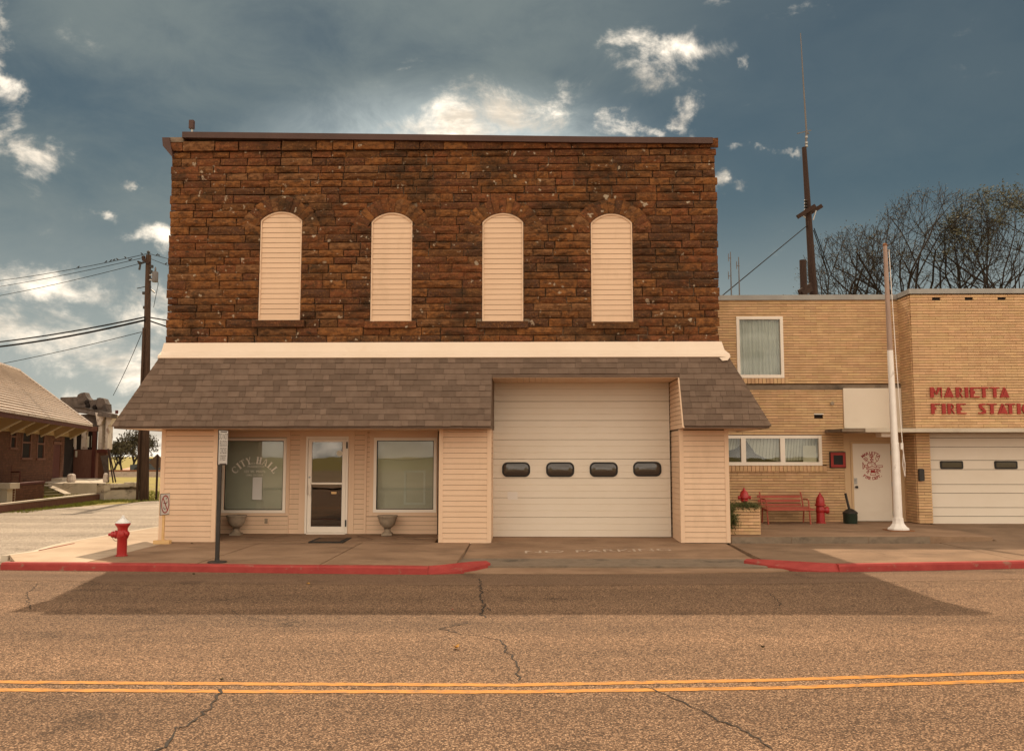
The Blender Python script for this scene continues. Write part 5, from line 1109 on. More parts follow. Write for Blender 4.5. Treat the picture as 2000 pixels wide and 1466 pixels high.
pb = board(hw_, hh_, -.012, .0, 'black', 'sign_panel', sg); board(hw_ - .012, hh_ - .012, .0005, .003, 'signwhite', 'sign_face', pb)
for body, v, sz in (('DO NOT', .62, .125), ('BLOCK', .22, .125), ('CROSS', -.2, .125), ('STREET', -.6, .11)):
    text_obj(body, sz, 'signink', pb, lambda a, c, v=v: sgm(a, c * 1.15 + v * hh_), 'text_line', sx=.72)
for v in (.9, -.93): b = MB(); stroke(b, [(-.13, v * hh_), (.13, v * hh_)], .02, sgm); b.build('sign_rule', 'signink', pb)
# --- small wooden stand with a prohibition sign
np = gd(315, 1062, ZS); ns = thing('prohibition_sign', np, 'small red-circle prohibition sign on a wooden stand against the siding corner', 'sign')
b = MB(); b.box(np.x - .16, np.x + .17, np.y - .03, np.y + .06, ZS + .002, ZS + .075); b.build('foot', 'wood', ns)
b = MB(); b.box(np.x - .06, np.x + .15, np.y + .061, np.y + .15, ZS + .002, ZS + .07); b.build('foot', 'wood', ns)
b = MB(); b.box(np.x + .0, np.x + .045, np.y - .005, np.y + .035, ZS + .076, ZS + .72); b.build('post', 'wood', ns)
a2 = R(80); u2 = Vector((math.cos(a2), math.sin(a2), 0)); n2 = Vector((math.sin(a2), -math.cos(a2), 0)); c2 = Vector((np.x + .025, np.y - .01, az_(318, 984, np.y))) + n2 * .03
def pm(u, v, k=0): q = c2 + u2 * u + n2 * (.004 + k); return (q.x, q.y, q.z + v)
def pboard(hw, hh, d0, d1, m, nm, par):
    b = MB(); P = [(*(c2 + u2 * (s * hw) + n2 * d).to_tuple()[:2], c2.z + t * hh) for d in (d0, d1) for s, t in ((-1, -1), (1, -1), (1, 1), (-1, 1))]; b.prism(P[:4], P[4:]); return fix(b.build(nm, m, par))
hb = (az_(318, 963, np.y) - az_(318, 1005, np.y)) / 2
pp_ = pboard(.165, hb, -.008, 0, 'black', 'sign_panel', ns); pboard(.155, hb - .012, .0005, .003, 'signwhite', 'sign_face', pp_)
b = MB(); ring = [(.128 * math.cos(R(15 * i)), (hb - .045) * math.sin(R(15 * i))) for i in range(24)]; stroke(b, ring, .026, pm, closed=True); stroke(b, [(-.09, hb * .62), (.09, -hb * .62)], .026, pm); b.build('red_circle', 'redpaint', pp_)
b = MB(); stroke(b, [(-.06, .02), (-.02, .03), (.03, .01), (.07, .05)], .02, pm); stroke(b, [(-.06, -.06), (-.03, -.1), (.02, -.09)], .016, pm); stroke(b, [(.02, .1), (.05, .13)], .016, pm); b.build('sign_figure', 'signink', pp_)
# --- cast stone urns
def urn(origin, label):
    u = thing('urn_planter', origin, label, 'planter', 'cast stone urns by the entry')
    b = MB(); o = Vector(origin)
    b.box(o.x - .115, o.x + .115, o.y - .115, o.y + .115, o.z, o.z + .05); b.lathe(o, [(.11, .051), (.105, .07), (.075, .09), (.065, .13), (.08, .155), (.09, .16)], 24); b.build('pedestal', 'urn', u, smooth=True)
    b = MB(); b.lathe(o, [(.06, .161), (.11, .19), (.165, .25), (.195, .33), (.205, .40), (.225, .405), (.23, .43), (.215, .445), (.195, .445), (.185, .41), (.17, .39), (.02, .385)], 28); b.build('bowl', 'urn', u, smooth=True)
    b = MB()
    for i in range(28): a = i * math.pi / 14; b.lathe((o.x + .208 * math.cos(a), o.y + .208 * math.sin(a), o.z + .375), [(.006, 0), (.012, .006), (.006, .014)], 5)
    b.build('beading', 'urn', u)
    b = MB(); b.lathe((o.x, o.y, o.z + .386), [(.165, 0), (.1, .012), (.02, .02)], 16); b.build('soil', 'concrete_dark', u); return u
u1 = at(461, 1045, YD - .30); urn((u1.x, YD - .30, ZS + .037), 'cast stone urn below the lettered window')
u2_ = at(756.5, 1045, YD - .30); urn((u2_.x, YD - .30, ZS + .037), 'cast stone urn below the window with the half-drawn blind')
# --- door mat
m0, m1 = gd(602, 1058.5, ZS + .02), gd(687, 1050.5, ZS + .02); dm = thing('door_mat', ((m0.x + m1.x) / 2, (m0.y + m1.y) / 2, ZS + .02), 'dark rubber door mat in front of the glass door', 'mat')
zmat = ZS + .012 + (m0.y - 18.34) * .0188 + .012
b = MB(); b.box(m0.x, m1.x, m0.y, m1.y, zmat - .015, zmat + .012); b.build('rubber_border', 'mat', dm); b = MB(); b.box(m0.x + .09, m1.x - .09, m0.y + .09, m1.y - .06, zmat + .0125, zmat + .018); b.build('fibre_field', 'matfield', dm)
# --- porch: bench
bo = Vector((6.15, 21.75, .25)); bn = thing('bench', bo, 'faded red slatted bench against the fire station wall', 'bench')
X0, X1 = ax(1489, 1000, 21.75), ax(1581, 1000, 21.75); YB0, YB1 = 21.42, 22.05
zt_ = lambda py, y: az_(1535, py, y)
for py, h, yy in ((969.5, .065, 22.10), (977.5, .065, 22.07), (985.5, .055, 22.03)):
    b = MB(); z_ = zt_(py, yy); b.bar((X0 - .03 + (.0 if py < 975 else .01), yy, z_), (X1 - .12, yy, z_ + .005), .03, h); b.build('back_slat', 'bench', bn)
zse = zt_(995, 21.5)
for i, yy in enumerate((21.44, 21.56, 21.68, 21.80, 21.92)): b = MB(); b.bar((X0 + .03, yy, zse + .008 * i), (X1 + .02, yy, zse + .004 + .008 * i), .095, .03); b.build('seat_slat', 'bench', bn)
for x in (X0 + .07, X1 - .06):
    b = MB(); b.tube([(x - .01, 21.46, .26), (x - .03, 21.47, zse - .02), (x - .04, 21.48, zse + .21), (x - .03, 21.62, zse + .25), (x - .02, 21.95, zse + .24)], [.02, .018, .018, .016, .016], 6); b.build('front_leg', 'bench', bn)
    b = MB(); b.tube([(x, 22.06, .26), (x - .01, 21.97, zse - .02), (x - .02, 22.07, zse + .25), (x - .03, 22.14, zse + .40)], .019, 6); b.build('rear_leg', 'bench', bn)
    b = MB(); b.tube([(x - .02, 21.46, zse - .03), (x - .01, 21.96, zse - .01)], .016, 6); b.build('seat_rail', 'bench', bn)
# --- ornamental hydrant beside the bench
def bullet_hydrant(o, label, k=1.0):
    o = Vector(o); t = thing('ornamental_hydrant', o, label, 'hydrant ornament'); S_ = lambda pr: [(r * k, h * k) for r, h in pr]
    b = MB(); b.lathe(o, S_([(.125, 0), (.125, .025), (.105, .03), (.102, .27), (.11, .28), (.115, .36), (.10, .40), (.105, .43), (.135, .445), (.135, .475), (.11, .48)]), 20); b.build('barrel', 'hydrant', t, smooth=True)
    b = MB(); b.lathe(o, S_([(.108, .481), (.108, .54), (.098, .60), (.075, .66), (.045, .70), (.028, .73), (.006, .78)]), 20); b.build('bonnet', 'hydrant', t, smooth=True)
    b = MB(); b.lathe(o + Vector((0, 0, .33 * k)), S_([(.07, .06), (.075, .12), (.09, .125), (.095, .17), (.07, .21), (.03, .215)]), 14, Vector((1, -.3, 0))); b.build('outlet_cap', 'hydrant', t, smooth=True)
    return t
op = gd(1596, 1020, .255); bullet_hydrant((op.x, 21.85, .257), 'red pointed ornamental hydrant standing beside the bench', .98)
# --- brick planter with its hydrant finial and trailing plant
YP = 18.75; px0, px1 = 4.16, ax(1485, 1020, YP); pz0, pz1 = .255, az_(1460, 990, YP)
pl = thing('brick_planter', ((px0 + px1) / 2, YP + .3, pz0), 'low buff brick planter at the corner of the clad column', 'planter')
b = MB(); b.box(px0 + .02, px1 - .02, YP + .02, YP + .58, pz0, pz1 - .12); b.build('core', 'brick_mortar', pl)
b = MB(); frame = [(px0 + .02, px1 - .02, YP + .02, YP + .1), (px0 + .02, px1 - .02, YP + .5, YP + .58)]
for q in frame: b.box(*q, pz1 - .119, pz1 - .01)
b.build('rim_core', 'brick_mortar', pl); b = MB(); b.box(px0 + .03, px1 - .03, YP + .11, YP + .49, pz1 - .118, pz1 - .06); b.build('soil', 'concrete_dark', pl)
for u, z, L_, h in courses(px0, px1, pz0, pz1, .068, .21, []): piece('brick', ub, pl, (u, YP + .012 + rb.uniform(-.003, .003), z), (L_, .06, h))
for u, z, L_, h in courses(YP + .045, YP + .6, pz0, pz1, .068, .21, []): piece('brick', ub, pl, (px1 - .012, u, z), (.06, L_, h))
o = Vector((ax(1453.5, 970, YP + .28), YP + .28, pz1 + .02)); t = thing('hydrant_finial', o, 'dark red hydrant top rising out of the brick planter', 'hydrant ornament')
b = MB(); b.lathe(o, [(.05, 0), (.05, .08), (.085, .10), (.085, .12), (.075, .13), (.10, .16), (.10, .20), (.085, .26), (.055, .31), (.03, .33), (.025, .36), (.008, .38)], 18); b.build('bonnet', 'hydrant', t, smooth=True)
for sx in (-1, 1): b = MB(); b.lathe(o + Vector((0, 0, .17)), [(.03, .09), (.04, .11), (.04, .135), (.02, .145)], 12, Vector((sx, -.2, 0))); b.build('outlet_cap', 'hydrant', t, smooth=True)
def fronds(name, label, cat, spots, n, L0, L1, m, seed):
    rn = random.Random(seed); b = MB()
    for _ in range(n):
        c, sp_, dirv = rn.choice(spots); p = Vector(c) + Vector((rn.gauss(0, sp_[0]), rn.gauss(0, sp_[1]), rn.gauss(0, sp_[2]))); L_ = rn.uniform(L0, L1)
        d = (Vector(dirv) + Vector((rn.gauss(0, .7), rn.gauss(0, .5), rn.gauss(0, .5)))).normalized(); w = rn.uniform(.004, .010); s = d.orthogonal().normalized() * w
        q = p + d * L_ * .5; e = p + d * L_ + Vector((0, 0, -.25 * L_)); b.add([p - s, p + s, q + s * .8, e, q - s * .8], [(0, 1, 2, 4), (4, 2, 3)])
    return b.build(name, m, None, label=label, cat=cat)
fronds('trailing_plant', 'feathery olive plant spilling over the brick planter', 'plant', [((4.2, YP - .02, pz1 - .02), (.06, .05, .08), (-.5, -.5, -.9)), ((4.25, YP - .03, pz1 - .22), (.07, .04, .10), (-.2, -.3, -1)), ((4.45, YP + .12, pz1 + .0), (.16, .1, .03), (.2, -.3, .5)), ((4.62, YP + .1, pz1 + .02), (.12, .1, .02), (.7, -.3, .3))], 1500, .06, .17, 'fern', 4)
# --- ash receptacle
o = Vector((gd(1650, 1020, .255).x, 21.75, .257)); t = thing('ash_receptacle', o, 'dark green long-necked ash receptacle beside the station door', 'ash bin')
b = MB(); b.lathe(o, [(.155, 0), (.165, .02), (.17, .24), (.175, .25)], 24); b.build('bucket', 'dgreen', t, smooth=True)
b = MB(); b.lathe(o, [(.178, .251), (.178, .275), (.10, .34), (.035, .37)], 24); b.build('lid', 'black', t, smooth=True)
b = MB(); b.tube([o + Vector((-.02, 0, .365)), o + Vector((-.05, 0, .5)), o + Vector((-.10, 0, .74))], [.034, .03, .03], 12); b.build('neck', 'black', t, smooth=True)
# --- flagpole
fb = gd(1755, 1036, .25); t = thing('flagpole', fb, 'tapered white flagpole on the porch edge in front of the station door', 'flagpole'); zt = az_(1733, 480, fb.y)
b = MB(); b.prism([(fb.x + q * .27, fb.y + s * .25, .252) for q, s in ((-1, -1), (1, -1), (1, 1), (-1, 1))], [(fb.x + q * .25, fb.y + s * .24, .275) for q, s in ((-1, -1), (1, -1), (1, 1), (-1, 1))]); fix(b.build('base_plate', 'rust', t))
b = MB(); b.lathe((fb.x, fb.y, .276), [(.24, 0), (.24, .03), (.19, .06), (.135, .13), (.12, .2), (.118, .26)], 8); b.build('base_shoe', 'flag', t)
b = MB(); b.tube([(fb.x, fb.y, .5), (fb.x, fb.y, 2.2), (fb.x - .01, fb.y, 2.21), (fb.x - .03, fb.y, 4.3)], [.094, .086, .079, .064], 16); b.build('shaft', 'flag', t, smooth=True)
b = MB(); b.tube([(fb.x - .03, fb.y, 4.301), (fb.x - .05, fb.y, zt)], [.060, .044], 16); b.build('upper_shaft', 'flagtop', t, smooth=True)
b = MB(); b.lathe((fb.x - .05, fb.y, zt), [(.05, 0), (.054, .03), (.025, .06)], 12); b.build('cap', 'rust', t)
b = MB(); xr_ = fb.x + .11; b.tube([(xr_, fb.y - .08, 2.15), (xr_ + .03, fb.y - .09, 2.0), (xr_ + .0, fb.y - .1, 1.7), (xr_ + .04, fb.y - .1, 1.45), (xr_ + .05, fb.y - .1, 1.75), (xr_ + .02, fb.y - .09, 2.1), (xr_ - .03, fb.y - .05, 4.0), (fb.x + .02, fb.y - .04, zt - .1)], .009, 5); b.build('halyard', 'flag', t)
b = MB(); b.box(fb.x + .09, fb.x + .14, fb.y - .1, fb.y - .06, 2.06, 2.2); b.build('cleat', 'flag', t)
# --- litter and fallen leaves
def leaf(px, py, z, sc, ang, label, m='leafgold'):
    p = gd(px, py, z); b = MB(); rn = random.Random(px); ou = [(0, -1), (.5, -.6), (.35, -.1), (.8, .2), (.3, .45), (.12, 1), (-.3, .5), (-.75, .25), (-.35, -.1), (-.5, -.55)]; vs = []
    for u, v in ou: vs.append((p.x + sc * (u * math.cos(ang) - v * math.sin(ang)), p.y + sc * (u * math.sin(ang) + v * math.cos(ang)), z + .012 + sc * .55 * abs(u) + sc * rn.uniform(0, .35)))
    vs.append((p.x, p.y, z + .008)); b.add(vs, [(i, (i + 1) % 10, 10) for i in range(10)]); return b.build('fallen_leaf', m, None, label=label, cat='leaf', group='fallen leaves')
leaf(891, 1267, 0, .055, .4, 'golden curled leaf lying on the road above the yellow lines')
leaf(602, 1141, 0, .035, 1.0, 'small orange leaf on the shaded road before the entry'); leaf(1490, 1266, 0, .03, 2.0, 'small dark leaf on the sunlit road at the right', 'leafbrown'); leaf(884, 1192, 0, .022, .2, 'tiny red leaf at the shadow edge on the road', 'redpaint')
leaf(432, 1329.5, 0, .03, .9, 'small leaf lying beside the yellow lines at the left', 'leafbrown'); leaf(375, 1062, ZS, .04, .3, 'crumpled leaf on the pavement before the left column', 'leafbrown')
leaf(378, 1122, 0, .03, 2.2, 'small brown leaf on the road under the red kerb', 'leafbrown')
p = gd(1632, 1051, ZS); b = MB(); b.add([(p.x + x * .045, p.y - .05 + y * .03, ZS + .004 + z * .04) for x, y, z in ((-1, -.6, 0), (.9, -.8, 0), (1, .7, 0), (-.8, .9, 0), (-.3, -.2, .9), (.6, .1, 1), (.1, .6, .7))], [(0, 1, 5, 4), (1, 2, 5), (2, 3, 6, 5), (3, 0, 4, 6), (4, 5, 6)]); b.build('paper_scrap', 'hydwhite', None, label='crumpled white paper scrap at the foot of the porch step', cat='litter')
# ============================================================ left background
# --- skewed frame of the old depot: u along its wall (away), n towards the street
d_ = ray(515, 888); DU = Vector((d_[0], d_[1], 0)).normalized(); DN = Vector((DU.y, -DU.x, 0))      # DN points right, to the street
ZP = .70; ZLW = .18
P0 = gd(141, 934, ZP)                     # far corner of the wall at floor level
def dp(u, n, z): q = P0 + DU * u + DN * n; return Vector((q.x, q.y, z))
def px_u(px, n=0.0):         # where a picture column meets the plane n
    d = ray(px, 888); a = Vector((d[0], d[1])); t = Vector((P0.x + DN.x * n, P0.y + DN.y * n)); det = a.x * (-DU.y) + a.y * DU.x
    s = (t.x * (-DU.y) + t.y * DU.x) / det; q = a * s - t; return q.x * DU.x + q.y * DU.y
def zat(px, py, n=0.0): return at(px, py, dp(px_u(px, n), n, 0).y).z
OV = 1.0; UF = px_u(176, OV); ZEv = zat(176, 831, OV); LEN = 34.0; WID = 3.0
dep = thing('brick_depot', dp(-8, -3, 0), 'old dark red brick depot with clay tile roof and bracketed eaves', 'building')
def ubox(b, u0, u1, n0, n1, z0, z1): return b.hexa([dp(u0, n0, z0), dp(u1, n0, z0), dp(u1, n1, z0), dp(u0, n1, z0), dp(u0, n0, z1), dp(u1, n0, z1), dp(u1, n1, z1), dp(u0, n1, z1)])
b = MB(); ubox(b, -LEN, 0, -WID * 2, -.05, -.05, ZEv + .1); fix(b.build('wall', 'depotmortar', dep))
dw = [(px_u(18), px_u(31), zat(24, 873), zat(24, 835)), (px_u(41), px_u(60), zat(50, 893), zat(50, 838)), (px_u(71), px_u(86), zat(78, 894), zat(78, 842))]; ddoor = (px_u(104), px_u(118), ZP, zat(111, 862))
nook = (px_u(125), 0.1, ZP, ZEv - .5)
bj = MB()
for u, z, L_, h in courses(px_u(-30), 0, .0, ZEv, .105, .32, dw + [ddoor, nook]):
    bj.hexa([dp(u - L_ / 2, -.06, z - h / 2), dp(u + L_ / 2, -.06, z - h / 2), dp(u + L_ / 2, .0, z - h / 2), dp(u - L_ / 2, .0, z - h / 2), dp(u - L_ / 2, -.06, z + h / 2), dp(u + L_ / 2, -.06, z + h / 2), dp(u + L_ / 2, .0, z + h / 2), dp(u - L_ / 2, .0, z + h / 2)])
fix(bj.build('brick_courses', 'depotbrick', dep, kind='stuff'))
b = MB(); ubox(b, nook[0], -.02, -.045, -.03, ZP, nook[3]); fix(b.build('dark_doorway', 'dark', dep))
for w in dw:
    b = MB(); ubox(b, w[0], w[1], -.045, -.03, w[2], w[3]); wn = fix(b.build('window', 'dark', dep)); b = MB()
    for q in ((w[0], w[0] + .14), (w[1] - .14, w[1])): ubox(b, *q, -.03, .02, w[2], w[3])
    ubox(b, w[0] + .14, w[1] - .14, -.03, .02, (w[2] + w[3]) / 2, (w[2] + w[3]) / 2 + .07); fix(b.build('sash', 'oldwood', wn)); b = MB(); ubox(b, w[0] - .06, w[1] + .06, -.02, .06, w[2] - .09, w[2] - .005); fix(b.build('sill', 'oldwood', wn))
b = MB(); ubox(b, ddoor[0], ddoor[1], -.045, -.02, ZP, ddoor[3] - .15); d1 = fix(b.build('door', 'maroon', dep)); b = MB(); ubox(b, ddoor[0] - .1, ddoor[1] + .1, -.03, .03, ddoor[3] - .14, ddoor[3]); fix(b.build('door_head', 'oldwood', d1)); b = MB(); ubox(b, ddoor[0] - .15, ddoor[1] + .15, .0, .45, ZP - .05, ZP + .12); fix(b.build('door_step', 'concrete_pale', dep))
# roof: eave line, tile courses, hip
NR = 2.7; UR = px_u(30, -NR); zr = zat(30, 727, -NR)
def rp(u, t): return dp(u, OV - (OV + NR) * t, ZEv + (zr - ZEv) * t)
def uf(t): return UF + (UR - UF) * t
rf = MB(); dz = Vector((0, 0, .12)); q4 = (rp(-LEN, 0), rp(uf(0), 0), rp(uf(1), 1), rp(-LEN, 1)); rf.prism(q4, [p - dz for p in q4])
NB = OV - 2 * (OV + NR); back = dp(UF, NB, ZEv); q3 = (rp(UF, 0), back, rp(uf(1), 1)); rf.prism(q3, [p - dz for p in q3])
q4 = (dp(-LEN, NB, ZEv), back, rp(uf(1), 1), rp(-LEN, 1)); rf.prism(q4, [p - dz for p in q4])
roof = fix(rf.build('roof', 'tile', dep)); NT = 21; nrm = (rp(-5, 0) - rp(-6, 0)).cross(rp(-5, .5) - rp(-5, 0)).normalized(); nrm = nrm if nrm.z > 0 else -nrm
for i in range(NT):
    t0, t1 = i / NT, (i + 1) / NT; q = MB()
    a, c, e, g = rp(-LEN, t0) + nrm * .085, rp(uf(t0), t0) + nrm * .085, rp(uf(t1), t1) + nrm * .008, rp(-LEN, t1) + nrm * .008
    q.prism([a, c, e, g], [a - nrm * .10, c - nrm * .10, e - nrm * .01, g - nrm * .01]); fix(q.build('tile_course', 'tile', roof))
for i in range(11): q = MB(); u = uf(1) - .15 - i * .34; q.lathe(rp(u, 1) + Vector((0, 0, .02)), [(.11, 0), (.12, .05), (.06, .14)], 8); q.build('ridge_tile', 'tile', roof)
q = MB(); q.tube([rp(uf(0), 0) + nrm * .06, rp(uf(1), 1) + nrm * .06], .06, 6); fix(q.build('hip_tile', 'tile', roof))
q = MB(); ubox(q, -LEN, UF - .02, OV - .03, OV + .02, ZEv - .22, ZEv - .05); fix(q.build('fascia', 'maroon', roof))
q = MB(); ubox(q, -LEN, UF - .02, OV + .021, OV + .07, ZEv - .045, ZEv + .02); fix(q.build('gutter', 'peel', roof))
q = MB(); ubox(q, -LEN, UF - .05, -.02, OV - .035, ZEv - .16, ZEv - .13); fix(q.build('soffit', 'tanpaint', roof))
q = MB(); ubox(q, -LEN, 0.02, .005, .06, ZEv - .6, ZEv - .17); fix(q.build('frieze', 'tanpaint', roof))
for px in (-16, 14, 45, 73, 102, 131):
    u = px_u(px); q = MB(); tri = [(0.06, ZEv - .62), (0.06, ZEv - .17), (OV - .06, ZEv - .17), (.14, ZEv - .68)]
    q.prism([dp(u - .05, n, z) for n, z in tri], [dp(u + .05, n, z) for n, z in tri]); br = fix(q.build('bracket', 'tanpaint', dep)); q = MB(); q.bar(dp(u, .10, ZEv - .70), dp(u, OV - .08, ZEv - .22), .12, .05); q.build('bracket_edge', 'bracketpaint', br)
# platform, lawn, steps and walls in front of the depot
pA, pB = gd(60, 943.5, ZP), gd(207, 943, ZP)
pf = MB(); pl_ = [(pA.x, pA.y), (pB.x, pB.y), (-30.5, 62), (pA.x - 16, 62)]; pf.prism([(x, y, -.05) for x, y in pl_], [(x, y, ZP - .004) for x, y in pl_]); fix(pf.build('platform', 'concrete_pale', kind='structure'))
wA_ = gd(128, 943, ZP); wd_ = (pB - wA_).normalized(); wn_ = Vector((wd_.y, -wd_.x, 0)); fc = MB(); P = [wA_ + wn_ * .25, pB + wn_ * .25, pB, wA_]; fc.hexa([(p.x, p.y, -.05) for p in P] + [(p.x, p.y, ZP + .012) for p in P])
fix(fc.build('platform_wall', 'stainwall', None, label='stained pale concrete retaining wall beside the depot steps', cat='wall'))
c0_ = gd(205, 977, 0); c1_ = gd(272, 974, 0); yw = Vector((c1_.x - c0_.x, c1_.y - c0_.y, 0)).normalized(); yn = Vector((-yw.y, yw.x, 0))
lw = thing('low_wall', (c0_ + c1_) / 2, 'crumbling low concrete wall running up to the wooden utility pole', 'wall'); L_ = (c1_ - c0_).length + .35
def lb(b, a, c, e, f, z0, z1): P = [c0_ + yw * q + yn * r for q, r in ((a, e), (c, e), (c, f), (a, f))]; return b.hexa([(p.x, p.y, z0) for p in P] + [(p.x, p.y, z1) for p in P])
b = MB(); lb(b, .2, L_, .12, .5, -.05, .42); lb(b, -.05, .22, .0, .6, -.05, .72); fix(b.build('wall_base', 'stainwall', lw)); b = MB(); lb(b, .22, L_, .2, .5, .42, .6); fix(b.build('dark_recess', 'concrete_dark', lw))
b = MB()
for i in range(9): a = .22 + (L_ - .22) * i / 9; lb(b, a, a + (L_ - .22) / 9 - .004, .05 + random.uniform(0, .06), .55, .565 + random.uniform(-.05, .01), .70 + random.uniform(-.03, .04))
fix(b.build('broken_top', 'concrete_pale', lw))
k1, k2 = gd(0, 1002, 0), gd(203, 975.5, 0); kd = (k2 - k1).normalized(); kn = Vector((-kd.y, kd.x, 0)); S0 = k1 - kd * 8
lawn_poly = [S0 + kn * .2, k2 + kn * .2, pB + wn_ * .2, pA, pA + Vector((-14, 0, 0)), S0 + Vector((-12, 4, 0))]; b = MB(); b.prism([(p.x, p.y, -.04) for p in lawn_poly], [(p.x, p.y, ZLW) for p in lawn_poly]); fix(b.build('lawn', 'ground', kind='structure'))
sa, sb_ = gd(86, 971, ZLW), gd(124, 969.5, ZLW); st = thing('stone_steps', (sa + sb_) / 2, 'mossy stone steps climbing to the depot platform', 'steps')
sdir = (sb_ - sa).normalized(); sbk = Vector((-sdir.y, sdir.x, 0)); sw_ = (sb_ - sa).length; run = (wA_.y - sa.y) / 5
for i in range(5):
    q = MB(); A = sa + sbk * (run * i) + sdir * (.07 * i); B_ = A + sdir * (sw_ - .04); e = sbk * (run * 5 + .3 - run * i); z1 = ZLW + (ZP - ZLW) * (i + 1) / 5
    q.hexa([(p.x, p.y, .1) for p in (A, B_, B_ + e, A + e)] + [(p.x, p.y, z1) for p in (A, B_, B_ + e, A + e)]); fix(q.build('step', 'mossy', st))
q = MB(); A = sb_ + sdir * .03; prof_ = [(0, ZLW), (0, ZLW + .12), (run * 2.2, ZLW + .32), (run * 5, ZP + .02), (run * 5, ZLW)]; q.prism([(A + sbk * t).to_tuple()[:2] + (z,) for t, z in prof_], [(A + sdir * .3 + sbk * t).to_tuple()[:2] + (z,) for t, z in prof_]); fix(q.build('cheek_wall', 'stainwall', st))
bw0, bw1 = gd(25, 983, ZLW), gd(85, 975, ZLW); bd = (bw1 - bw0).normalized(); bnn = Vector((-bd.y, bd.x, 0)); wlen = (bw1 - bw0).length
bwall = thing('brick_stair_wall', (bw0 + bw1) / 2, 'low dark red brick wall left of the depot steps', 'wall')
def wb(b, a, c, e, f, z0, z1): P = [bw0 + bd * q + bnn * r for q, r in ((a, e), (c, e), (c, f), (a, f))]; return b.hexa([(p.x, p.y, z0) for p in P] + [(p.x, p.y, z1) for p in P])
b = MB(); wb(b, 0, wlen, .02, .3, .1, .82); fix(b.build('core', 'depotmortar', bwall)); b = MB(); wb(b, -.03, wlen + .03, -.03, .35, .82, .90); fix(b.build('cap', 'maroon', bwall))
for u, z, L_, h in courses(0, wlen, ZLW - .02, .82, .092, .30, []): b = MB(); wb(b, u - L_ / 2, u + L_ / 2, .0, .05, z - h / 2, z + h / 2); fix(b.build('brick', 'depotbrick', bwall))
cb = gd(0, 984, ZLW); b = MB(); b.box(cb.x - 1.2, cb.x - .1, cb.y + .15, cb.y + .5, .1, .78); b.box(cb.x - .1, cb.x + .24, cb.y + .0, cb.y + .5, .1, .78); b.box(cb.x - 1.2, cb.x + .36, cb.y - .06, cb.y + .55, .72, .92); b.build('concrete_block', 'concrete_pale', None, label='pale concrete block at the far left edge before the depot', cat='block')
b = MB(); P = [S0, k2, k2 + kn * .25, S0 + kn * .25]
b.hexa([(p.x, p.y, -.05) for p in P] + [(p.x, p.y, .26) for p in P]); gk = fix(b.build('garden_kerb', 'oldwood', None, label='long low brown kerb wall with pale top along the depot lawn', cat='kerb wall')); P = [S0 - kn * .02, k2 - kn * .02 - kd * .9, k2 + kn * .27 - kd * .9, S0 + kn * .27]; b = MB(); b.hexa([(p.x, p.y, .262) for p in P] + [(p.x, p.y, .31) for p in P]); fix(b.build('cap', 'concrete_pale', gk))
for px, py, lab in ((3, 921, 'bent maroon pipe rail before the depot wall'), (-14, 908, 'upper maroon pipe rail at the left edge of the depot')):
    p = at(px, py, 34.5); b = MB(); b.tube([(p.x - 1.2, p.y, p.z), (p.x + .75, p.y, p.z), (p.x + .75, p.y, .5)], .035, 6); b.build('hand_rail', 'maroon', None, label=lab, cat='rail')
# --- derelict pavilion behind the depot
YV = 46.0
pv = thing('derelict_pavilion', at(185, 944, YV), 'derelict grey pavilion with scrolled parapet and peeling white posts', 'building')
v = lambda px, py, Y=YV: at(px, py, Y)
def vb(b, x0, x1, y0, y1, Y0, Y1):
    A, B_ = v(x0, y1, Y0), v(x1, y0, Y0); return b.box(A.x, B_.x, Y0, Y1, A.z, B_.z)
b = MB(); vb(b, 128, 188, 878, 944, YV + .05, YV + .9); b.build('lower_wall', 'oldwood', pv)
b = MB(); vb(b, 190, 208, 878, 942, YV - .25, YV + .0); b.build('corner_wall', 'depotbrick', pv)
b = MB(); vb(b, 189, 209.5, 877, 884, YV - .3, YV + .05); b.build('corner_cap', 'maroon', pv)
b = MB(); vb(b, 134, 190, 833, 878, YV + 1.2, YV + 1.3); b.build('dark_interior', 'dark', pv)
b = MB(); A, B_ = v(100, 832, YV), v(212, 808, YV); b.box(A.x, B_.x, YV + .3, YV + .9, A.z, B_.z); b.build('ceiling_beam', 'greyrender', pv)
for x0, x1 in ((190.5, 200), (204.5, 212)): b = MB(); vb(b, x0, x1, 815, 877, YV - .2, YV + .35); b.build('post', 'peel', pv)
for x0, x1 in ((143, 147), (158, 169)): b = MB(); vb(b, x0, x1, 838, 877, YV + .1, YV + .3); b.build('post', 'peel', pv)
b = MB(); vb(b, 177, 188, 842, 938, YV - .02, YV + .06); b.build('red_door', 'maroon', pv); b = MB(); vb(b, 168, 190, 833, 842, YV - .05, YV + .1); b.build('door_head', 'oldwood', pv)
b = MB(); vb(b, 128, 143, 872, 938, YV - .08, YV + .0); b.build('dark_doorway', 'dark', pv)
for x0, x1, y0, y1 in ((146.5, 151, 880, 892), (170, 174.5, 852, 873), (178, 179.4, 850, 873)): b = MB(); vb(b, x0, x1, y0, y1, YV - .03, YV - .025); b.build('broken_pane', 'blindpale', pv)
